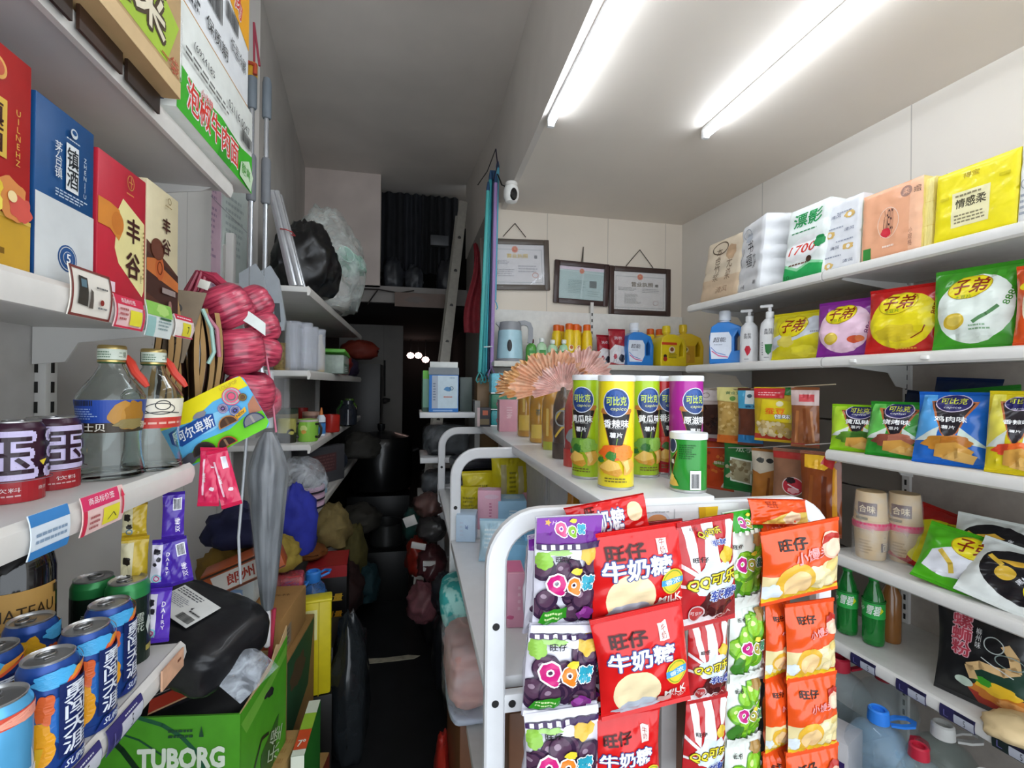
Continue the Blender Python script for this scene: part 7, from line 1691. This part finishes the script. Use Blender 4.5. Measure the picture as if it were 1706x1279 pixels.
dbox('pad_box', 'pink pad box lying behind the tall pink one', 862, 850, .12, .10, .12, 'e4a8bc', [('tx', -.3, .7, .3, .86, 1, 'c84a7a')], -6, .06, [('b', 0, .5, .34, .3, 'e08aa8', 3)])
dbox('pad_box', 'light blue pad box right of the tall pink one', 857, 882, .11, .12, .11, '9cc8e6', [('tx', -.1, .5, .2, .7, 2, 'e4eef6')], -8, .06, [('b', 0, .5, .3, .3, 'c4def0', 3)])
dbox('pad_box', 'grey-blue pad box close to the gondola centre', 907, 847, .12, .12, .11, 'a9b6be', [('tx', -.3, .2, .2, .4, 2, '55606a')], -6, .06, [('tx', -.3, .2, .3, .8, 3, 'c4ced6')])
dbox('pad_box', 'sky blue pad box in the front row by the rounded frame', 858, 940, .08, .12, .08, '86c2e8', [], -10, .0, [('tx', -.3, .2, .3, .8, 3, 'b8dcf0')])
dbox('pad_box', 'second sky blue pad box beside it, nearer the candy strips', 890, 930, .08, .13, .09, '7ab8e2', [], -6, .0)
t = packet('pad_pack', 'pale blue wrapped pad pack leaning behind the rounded frame', 'pack', deck(820, 935).to_tuple()[:2] + (.8455,), (-12, 0, -14), .085, .13, .06, 'b4d4e4', [('tx', -.3, .3, .2, .8, 5, 'e0eef4')], 91, None)
dbox('pad_box', 'open-topped pink pad box standing nearest the candy strips', 862, 1045, .042, .085, .125, 'e0a0b8', [('b', -.3, .2, .2, .1, 'd0608a', 2), ('tx', .1, .3, .3, .8, 4, 'ecc4d2')], -6, .04, [('r', -.42, .1, .42, .9, 'e27aa8')])
ylw = 'd8c81e'
for k, (px, py, w, h, rot, c, l) in enumerate(((782, 858, .10, .125, -6, 'd2c41c', 'yellow wrapped pad pack at the aisle edge behind the pink boxes'), (797, 848, .15, .17, 4, 'dccc24', 'yellow pad pack beyond the aisle-edge one'), (842, 848, .13, .25, -3, 'd6c820', 'tallest yellow pad pack under the top shelf'), (868, 846, .13, .24, 8, 'c8b824', 'yellow pad pack with a pale side beside the tallest one'), (905, 846, .17, .235, -6, 'b0a02a', 'olive yellow pack deepest under the top shelf'))):
    p = deck(px, py)
    y = min(p.y, 2.35)
    packet('pad_pack', l, 'pad pack', (PY(px, py, y).x, y, .8455), (-3, 0, rot), w, h, .08, c, [('r', -.2, .2, .0, .8, 'c8bc8a'), ('tx', .1, .3, .4, .7, 5, '8a801a')] if k > 1 else [('tx', -.3, .2, .3, .7, 4, '9a901a')], 95 + k, 'yellow wrapped pad packs on the deck')
for k, px in enumerate((955, 985)):
    p = PY(px, 850, 1.25 + .12 * k)
    tag(MB().lathe([(.03, 0), (.034, .008), (.034, .18), (.016, .24), (.016, .27), (0, .27)], M('c88a1a', .15, coat=.6, n=.3), 24).build('oil_bottle', None, (p.x, p.y, .8455)), ('amber bottle under the top shelf behind the rounded frame', 'second amber bottle under the top shelf, nearer the shelf end')[k], 'bottle', 'amber bottles under the top shelf')
# picture sign and clear cups at the end of the top shelf
card_thing('shelf_sign', 'white picture sign with an egg cup and a glass of juice on the shelf end', 'sign', (.535, .8395, 1.075), .215, .19, (0, 0, 0), 'dcdedc', [
    ('r', -.5, .93, .5, 1, 'e8eae8'), ('p', ell(-.33, .80, .14, .15), 'c4c8cc'), ('p', ell(-.33, .84, .10, .075), 'c88a58'), ('p', [(-.43, .84), (-.23, .84), (-.24, .80), (-.42, .80)], 'd8dcdc'), ('l', [(-.16, .5), (-.16, .96)], .006, 'a8acac'),
    ('p', [(.1, .72), (.26, .72), (.28, .97), (.08, .97)], 'e2b81c'), ('p', [(.1, .72), (.16, .72), (.15, .97), (.08, .97)], 'd0a014'), ('s', .18, .70, .16, .06, 'b8d8a8', 7), ('l', [(.06, .7), (.3, .7)], .012, '6a9a5a'), ('tx', -.46, .93, -.2, .95, 1, '9aa0a0')])

# ---- textiles and bundles below the deck, toward the aisle
t = T('cushion', 'teal cushion with white flowers sticking out under the deck', 'cushion', (.165, 1.60, .60), (0, -8, -8))
softbox('cover', .055, .10, .075, WEAVE('2f9c98', '9fd4cc', (22, 16, 16), .5, .56, .7, .1), 3, .5, .05, t)
t = T('towel_pack', 'pink folded towel in a clear bag bulging out under the deck', 'towel', (.185, 1.42, .472))
softbox('towel', .085, .15, .085, WEAVE('b58780', 'd2a49c', (9, 9, 40), .3, .7, .85, .3), 101, .5, .07, t, (0, 0, .025), crease=.12)
softbox('lining', .08, .145, .014, M('b4bccc', .7), 102, .4, .06, t)
softbox('film', .094, .165, .104, FILM('e8ecf0', .16, .08, 10.), 103, .5, .1, t, crease=.15)
box_thing('brown_box', 'brown box under the pink towel', 'box', (.19, 1.42, .14), (.13, .24, .33), (0, 0, 4), '6a442c', [('r', .3, 0, .5, 1, '8a6a5a')], bev=.006)
box_thing('lace_box', 'pale lace-patterned box in the shade right of the brown box', 'box', (.335, 1.35, .14), (.10, .2, .36), (0, 0, 0), M('a8a49a', .8, n=.3, sc=60))
tag(lump('red_bag', .03, .08, .16, M('a82820', .4, coat=.3), 104, .15, 2., 22, .8, loc=(.105, 1.52, .0)), 'red plastic bag on the floor at the aisle side of the brown box', 'bag')
box_thing('brown_box', 'plain brown box low behind the front rounded frame', 'box', (.33, 1.12, .48), (.22, .22, .2), (0, 0, -4), '75503a', bev=.006)
box_thing('brown_box', 'dark brown carton low on the wall side of the front gondola', 'box', (.68, 1.15, .48), (.26, .3, .22), (0, 0, 3), '5a3c2c', bev=.006)
lb_ = [((.10, 2.42, .44), .07, .08, '4a2428', 'maroon bag in the clutter beside the second gondola'), ((.06, 2.34, .28), .075, .085, '7a4c52', 'pink plastic bag low in the clutter by the second gondola'), ((.10, 2.52, .60), .07, .06, '3c3a3a', 'grey bag with a white tag in the clutter by the second gondola'), ((.09, 2.62, .70), .08, .06, '5a403c', 'brown striped cloth bundle over the clutter'), ((.14, 2.1, .42), .05, .08, '2a2c32', 'dark plastic bag behind the teal cushion'), ((.03, 2.6, .40), .06, .10, '8a2418', 'dark red ring-shaped bag on the clutter pile'), ((.17, 2.2, .02), .07, .2, '1c1e22', 'dark bundle on the floor by the second gondola'), ((.13, 2.6, .02), .08, .24, '17181c', 'black bundle on the floor by the third gondola'), ((.19, 1.98, .02), .05, .25, '2a2826', 'tall dark bag beside the second rounded frame'), ((.03, 2.85, .5), .08, .1, '244a44', 'dark green net bag in the clutter')]
for k, (p, sx, sz, c, l) in enumerate(lb_):
    o = lump('clutter_bag', sx, .12, sz, M(c, .4, n=.35, sc=22, coat=.2), 110 + k, .24, 2.4, 26, .75, loc=p, ridge=.2)
    tag(o, l, 'bag')
for k, (p, w, h, r_) in enumerate((((.0, 2.40, .70), .06, .05, -20), ((.03, 2.35, .60), .07, .03, 10), ((.085, 2.32, .50), .06, .05, 0))):
    box_thing('paper_tag', ('white paper tag sticking out at the top of the clutter', 'cream paper strip in the clutter', 'white folded paper by the maroon bag')[k], 'paper', p, (w, .01, h), (8, r_, -10), 'c9c6c2')

# worn light strip in the floor covering
m = MB()
pts = [(576, 1106), (600, 1098), (640, 1096), (680, 1091), (700, 1092), (690, 1097), (650, 1102), (610, 1106), (585, 1112)]
q = [PZ(a, b, .001) for a, b in pts]
m.prism([(p.x, p.y) for p in q], .0005, .0025, M('b8b09a', .7, n=.3), 'xy')
S_(m.build('floor_strip'))
# ---------------------------------------------------------------- candy strips hanging on the front rounded frame
def strip(label, parts, grp=None, cat='candy strip'):
    """parts: (pixel box x0, y0, x1, y1, depth plane y, tilt, seed, colour, ops, thickness)"""
    x0, y0, x1, y1, yp = parts[0][:5]
    root = PY((x0 + x1) / 2, y0, yp)
    t = T('candy_strip', label, cat, root, (0, 0, 0), grp)
    for (x0, y0, x1, y1, yp, tilt, seed, col, ops, th) in parts:
        a, b = PY(x0, (y0 + y1) / 2, yp), PY(x1, (y0 + y1) / 2, yp)
        top, bot = PY((x0 + x1) / 2, y0, yp), PY((x0 + x1) / 2, y1, yp)
        w, h = (b - a).length, top.z - bot.z
        mb, F = sachet_mb(w, h, th, col, ops, seed, wr=.0028, nu=18, nv=26, waist=.03, rr=.22)
        o = mb.build('sachet', t, ((a.x + b.x) / 2 - root.x, yp - root.y, bot.z - root.z), (radians(tilt[0]), radians(tilt[1]), radians(tilt[2])), ang=60)
        sc = col if len(ops) == 0 or ops[0][0] != 'sealcol' else ops[0][1]
        seal_mb(F, 0, .045, sc).build('bottom_seal', o)
        seal_mb(F, .955, 1, sc).build('top_seal', o)
    return t
def QQ(u, v, s, c1='d0287c', c2='e8862a', c3='2fa0b8'):
    return [('t', 'Q', u - .24 * s, v, .30 * s, .34 * s, c1, {'o': ('ffffff', .08), 'b': .2}), ('t', 'Q', u + .05 * s, v - .02, .24 * s, .27 * s, c2, {'o': ('ffffff', .08), 'b': .2}), ('t', '糖', u + .31 * s, v, .24 * s, .24 * s, c3, {'o': ('ffffff', .06), 'b': .1}), ('b', u + .10 * s, v + .12 * s, .09 * s, .05 * s, 'e8d03a', 2)]
rgq = random.Random(9)
def grapes(c1, c2, c3, box=(-.42, .18, .42, .68), n=20, r=.18):
    o = []
    for i in range(n):
        u, v = rgq.uniform(box[0], box[2]), rgq.uniform(box[1], box[3])
        q = r * rgq.uniform(.8, 1.15)
        o += [('e', u, v, q, q, c1), ('e', u - q * .12, v + q * .07, q * .78, q * .78, c2), ('e', u - q * .34, v + q * .2, q * .26, q * .2, c3)]
    return o
def purple_ops(header=True):
    vt = .74 if header else .86
    o = grapes('35203a', '55384f', '9a8294', (-.42, .14, .42, vt - .14))
    o += [('p', [(-.5, vt - .07), (-.5, vt), (.5, vt), (.5, vt - .04), (.1, vt - .10), (-.2, vt - .05)], 'eceaf0'), ('b', -.4, vt - .1, .12, .12, '8fc04a', 3), ('b', -.16, vt - .03, .16, .05, 'a8d47a', 4), ('t', '旺仔', -.12, vt - .085, .24, .08, '22201f', {'b': .05}), ('b', .3, vt - .06, .14, .12, 'e0b84a', 5)]
    o += QQ(.0, .44 if header else .50, .9)
    o += [('p', [(-.44, .10), (-.38, .20), (-.04, .24), (-.02, .13), (-.3, .07)], '2f8a1e'), ('tx', -.36, .115, -.08, .2, 2, 'c8e0a0'), ('b', .26, .16, .13, .10, '7a2a7a', 6), ('b', .22, .18, .06, .05, '9a4a9a', 2), ('r', -.5, .0, .5, .065, 'e4e2ea'), ('tx', .1, .05, .4, .08, 1, '9a94a8')]
    if header:
        o += [('r', -.5, .78, .5, 1, '7a2a9a'), ('p', [(-.5, .78), (.5, .78), (.5, .86), (-.1, .9), (-.5, .87)], '6a2088'), ('s', -.34, .96, .05, .025, 'e8a84a', 5), ('t', 'Hot', -.2, .955, .14, .05, 'd8b8e8', {'k': .3})] + QQ(-.02, .90, .56, 'd85a8a', '8ab83a', '3aa0b8')
    o += [('r', -.5, vt, .5, vt + .05, '3c2450')] + [('r', -.44 + .12 * i, vt + .006, -.38 + .12 * i, vt + .044, 'e4e0ea') for i in range(5)]
    if not header: o += [('r', -.5, .92, .5, 1, 'dcd8e4')]
    return o
PU = 'd9d6e2'
# the copies behind first, then the front strip
strip('strip of purple grape gummy packets seen edge-on behind the front purple strip', [(868, 890, 905, 1050, .825, (0, 3, 30), 201, PU, grapes('35203a', '55384f', '9a8294', (-.4, .1, .4, .8), 6) + [('r', -.5, .85, .5, 1, '7a2a9a')], .03), (866, 1045, 900, 1185, .825, (0, 5, 30), 202, PU, grapes('35203a', '55384f', '9a8294', (-.4, .1, .4, .8), 6), .03)])
for k, (x, sd) in enumerate(((866, 203), (880, 204), (893, 205))):
    strip('purple grape gummy packet hanging edge-on in the bunch at the foot of the purple strips', [(x - 2, 1178, x + 42, 1330, .83 - .012 * k, (0, 4 - 2 * k, 48), sd, PU, grapes('35203a', '55384f', '9a8294', (-.4, .1, .4, .7), 7) + [('r', -.5, .92, .5, 1, '3c2450'), ('b', -.2, .7, .2, .2, '6a9a3a', 2)], .03)], 'edge-on grape gummy packets at the foot of the strips')
strip('second purple grape gummy strip peeping out right behind the front one', [(940, 1030, 1003, 1178, .815, (0, -4, 0), 206, PU, purple_ops(False), .025)])
strip('front strip of purple grape gummies with a purple header, at the frame corner', [(884, 855, 994, 1045, .79, (3, 1, 4), 207, PU, purple_ops(True), .034), (868, 1036, 990, 1184, .788, (1, 5, 0), 208, PU, purple_ops(False), .034), (880, 1172, 998, 1345, .786, (1, -3, -4), 209, PU, purple_ops(False), .034)])
# red milk candy
def milk_ops(hd=False, badge=True):
    o = [('e', -.12, .27, .26, .25, 'f0dcb0'), ('b', -.12, .10, .26, .09, 'b8c0cc', 3)] if not hd else []
    o += [('t', '旺仔', -.15, .78, .40, .15, '3a0c0c', {'o': ('a01a1a', .04), 'b': .06}), ('r', .18, .72, .29, .87, 'ecd8d0'), ('t', '牛\n奶', .235, .795, .06, .14, 'a02020'), ('t', '牛奶糖', -.04, .60, .74, .20, 'f4f4f6', {'o': ('3a4a8a', .05), 'b': .07})]
    o += [('e', .33, .39, .13, .13, 'e8c83a'), ('ring', .33, .39, .11, .11, .012, '8ab03a'), ('r', .2, .355, .46, .42, '4aa0d0'), ('t', '香浓', .33, .388, .18, .05, 'e8f0f4', {'b': .03}), ('t', 'MILK', .30, .20, .26, .07, 'f4e8e0', {'b': .05}), ('t', 'CANDY', .32, .145, .24, .04, 'e8c8c0'), ('r', .1, .09, .26, .17, 'd8a8a0')]
    return o
RD = 'd41a1a'
strip('dark red gummy strip with a green logo between the milk candy and cola strips', [(1078, 866, 1142, 1010, .83, (0, -3, 0), 221, '8a1418', QQ(.1, .80, .55, '3a9a4a', 'c8d03a', '3a8ab8') + [('t', '仔', .1, .42, .2, .1, 'ece0dc', {'b': .05}), ('b', .24, .55, .14, .14, '5a4a2a', 2)] + QQ(.1, .22, .6, '8ab83a', 'd8b03a', '2f8a5a'), .03), (1085, 1000, 1145, 1130, .83, (0, -2, 0), 222, '7a1216', [], .03)])
strip('back strip of red milk candy packets hanging just left of the front one', [(988, 1010, 1060, 1185, .818, (0, 2, 0), 223, 'c41618', milk_ops(), .03), (986, 1178, 1100, 1350, .80, (2, -2, 0), 224, RD, milk_ops(), .036)])
strip('front strip of red milk candy packets, its top packet folded over the frame bar', [(950, 834, 1085, 892, .812, (-14, -8, 0), 225, RD, [('t', '奶糖', .02, .42, .34, .26, 'f4f4f6', {'o': ('3a4a8a', .05), 'b': .07, 'r': 0}), ('t', '旺', -.22, .74, .12, .12, '5a0c0c', {'b': .05}), ('e', .33, .55, .10, .11, 'f0dcb0')], .016), (986, 874, 1142, 1026, .785, (4, -5, 0), 226, RD, milk_ops(), .04), (1006, 1004, 1150, 1182, .772, (5, -9, -4), 227, RD, milk_ops(), .042)])
# cola gummies
def cola_ops(top=True):
    o = [('p', [(-.14, .55), (.14, .55), (.1, 1), (-.1, 1)], 'e8e2e2'), ('p', [(-.34, .6), (-.2, .52), (-.28, 1), (-.44, 1)], 'e8e2e2'), ('p', [(.3, .6), (.2, .52), (.36, 1), (.5, .92)], 'e8e2e2'), ('l', [(-.5, .62), (-.2, .5)], .06, 'e8e2e2'), ('l', [(-.5, .42), (-.2, .44)], .05, 'e8e2e2'), ('l', [(.5, .6), (.24, .5)], .06, 'e8e2e2'), ('p', [(-.5, 0), (.5, 0), (.5, .1), (-.5, .12)], 'e2d8d8'), ('b', .05, .46, .34, .3, 'd8e4f0', 4), ('b', .08, .22, .3, .22, '4a1c1c', 3), ('b', .14, .24, .16, .12, '6a2a28', 5), ('p', [(.1, .04), (.5, .04), (.5, .24)], '8a2426')]
    o += [('t', '旺仔', -.2, .66, .24, .075, '1d1a1a', {'b': .05}), ('b', .28, .66, .14, .11, 'd8b83a', 6), ('t', 'QQ可乐', .0, .46, .86, .2, 'e8d83a', {'o': ('5a4a14', .07), 'b': .05, 'k': .2, 'r': 4}), ('t', '软糖', .2, .31, .5, .17, '3a4a9a', {'o': ('dce0f0', .06), 'b': .05, 'k': .15}), ('e', -.26, .16, .12, .12, 'b03a3a'), ('ring', -.26, .16, .12, .12, .02, 'e0c8c8'), ('t', '可乐味', -.26, .165, .18, .06, 'e8d8d8'), ('t', 'COLA', .22, .09, .3, .06, 'd8b0a8', {'r': 20})]
    if top: o += [('t', 'QQ可乐', .0, .88, .40, .10, 'e8d83a', {'o': ('5a4a14', .06), 'b': .05, 'r': 3}), ('t', '软糖', .14, .79, .26, .08, '3a4a9a', {'o': ('dce0f0', .06), 'b': .04}), ('t', '旺仔', -.26, .93, .14, .04, '4a3a3a')]
    return o
CO = 'b8262a'
strip('strip of red and white cola gummies with yellow lettering', [(1128, 858, 1228, 1040, .79, (3, -4, 6), 231, CO, cola_ops(), .034), (1142, 1032, 1212, 1166, .795, (0, 1, 6), 232, CO, cola_ops(False), .032), (1132, 1158, 1206, 1320, .795, (0, 3, 6), 233, CO, cola_ops(False), .032)])
# green grape gummies
GRB = 'dfe6dc'
def green_ops(header):
    vt = .78 if header else .95
    o = grapes('5a9a1e', '86c02f', 'd8ec9a', (-.3, .24, .4, vt - .14), 11, .24) + [('b', -.3, .22, .16, .2, '3f7a2a', 2), ('t', '旺仔', -.25, vt - .12, .24, .08, '22241f', {'b': .05}), ('b', .26, vt - .08, .16, .12, 'a8844a', 3)] + QQ(.02, .48, .85, 'c0287c', 'a8a03a', '3a7a5a')
    o += [('r', -.5, 0, .5, .14, 'e0e4dc')]
    if header: o += [('r', -.5, .80, .5, 1, '2f9a24')] + QQ(-.0, .89, .56, 'b83a8a', 'b8a03a', '5a8a3a') + [('r', -.4 + .14 * i, .78, -.33 + .14 * i, .82, 'e4ecdc') for i in range(5)]
    return o
strip('strip of white and green grape gummies between the cola and orange strips', [(1196, 846, 1272, 1010, .82, (2, -2, 10), 241, GRB, green_ops(True), .032), (1206, 1006, 1274, 1130, .822, (0, 2, 12), 242, GRB, green_ops(False), .032), (1200, 1124, 1268, 1235, .822, (0, 3, 12), 243, GRB, green_ops(False), .032), (1196, 1228, 1268, 1350, .822, (0, 3, 12), 244, GRB, green_ops(False), .032)])
# orange mini biscuits
OR = 'e2521a'
def orange_ops(k=0):
    return [('p', [(-.5, .08), (.5, .12), (.5, .52), (.0, .44), (-.5, .40)], 'e0cf9a'), ('b', .28, .36, .14, .11, 'ecdca8', 2), ('b', .38, .24, .12, .1, 'e8d49a', 3), ('b', .1, .38, .12, .09, 'f0e2b8', 4), ('b', .36, .44, .1, .07, 'e2c87a', 5), ('b', .26, .20, .1, .08, 'f0e0b0', 7), ('e', -.14, .27, .24, .25, 'dfae3a'), ('e', -.12, .25, .17, .18, 'edc890'),
            ('b', -.4, .18, .1, .1, 'd8e0e4', 5), ('p', [(-.5, .0), (.5, .0), (.5, .09), (.1, .13), (-.5, .10)], 'e0be2a'), ('tx', -.3, .03, .4, .07, 1, 'b8941e'),
            ('t', '旺仔', -.16, .80, .34, .13, '241412', {'b': .06}), ('t', '小馒头', .06, .64, .44, .13, 'f0a0a0', {'o': ('e86a50', .03), 'b': .04, 'r': 6, 'k': .15}), ('e', .34, .70, .16, .14, 'e8b8a0'), ('p', [(.18, .74), (.24, .82), (.36, .845), (.48, .80), (.5, .72), (.36, .78)], 'b02a20'), ('e', .34, .67, .12, .09, 'ecd0b4')]
strip('left strip of orange mini biscuit packets with yellow bases', [(1262, 862, 1330, 1000, .822, (0, -2, 14), 251, OR, orange_ops(), .03), (1268, 998, 1322, 1128, .822, (0, 0, 14), 252, OR, orange_ops(), .034), (1268, 1124, 1322, 1250, .822, (0, 0, 14), 253, OR, orange_ops(), .034), (1262, 1244, 1318, 1370, .822, (0, 1, 14), 254, OR, orange_ops(), .034)])
strip('front strip of orange mini biscuit packets, folded over the frame bar at the top', [(1250, 832, 1346, 874, .80, (-10, 3, 0), 255, OR, [('p', [(-.3, .0), (.5, .0), (.5, .5), (.1, .46), (-.3, .1)], 'e0c860'), ('b', .2, .24, .14, .1, 'f0e0b8', 2), ('t', '旺仔', -.14, .78, .2, .1, 'a83418', {'b': .04})], .016), (1268, 866, 1396, 994, .772, (7, -7, 0), 256, OR, orange_ops(), .04), (1308, 1000, 1392, 1130, .80, (0, -1, 2), 257, OR, orange_ops(), .036), (1310, 1122, 1394, 1252, .80, (0, 0, 2), 258, OR, orange_ops(), .036), (1306, 1244, 1396, 1375, .80, (0, 0, 2), 259, OR, orange_ops(), .036)])
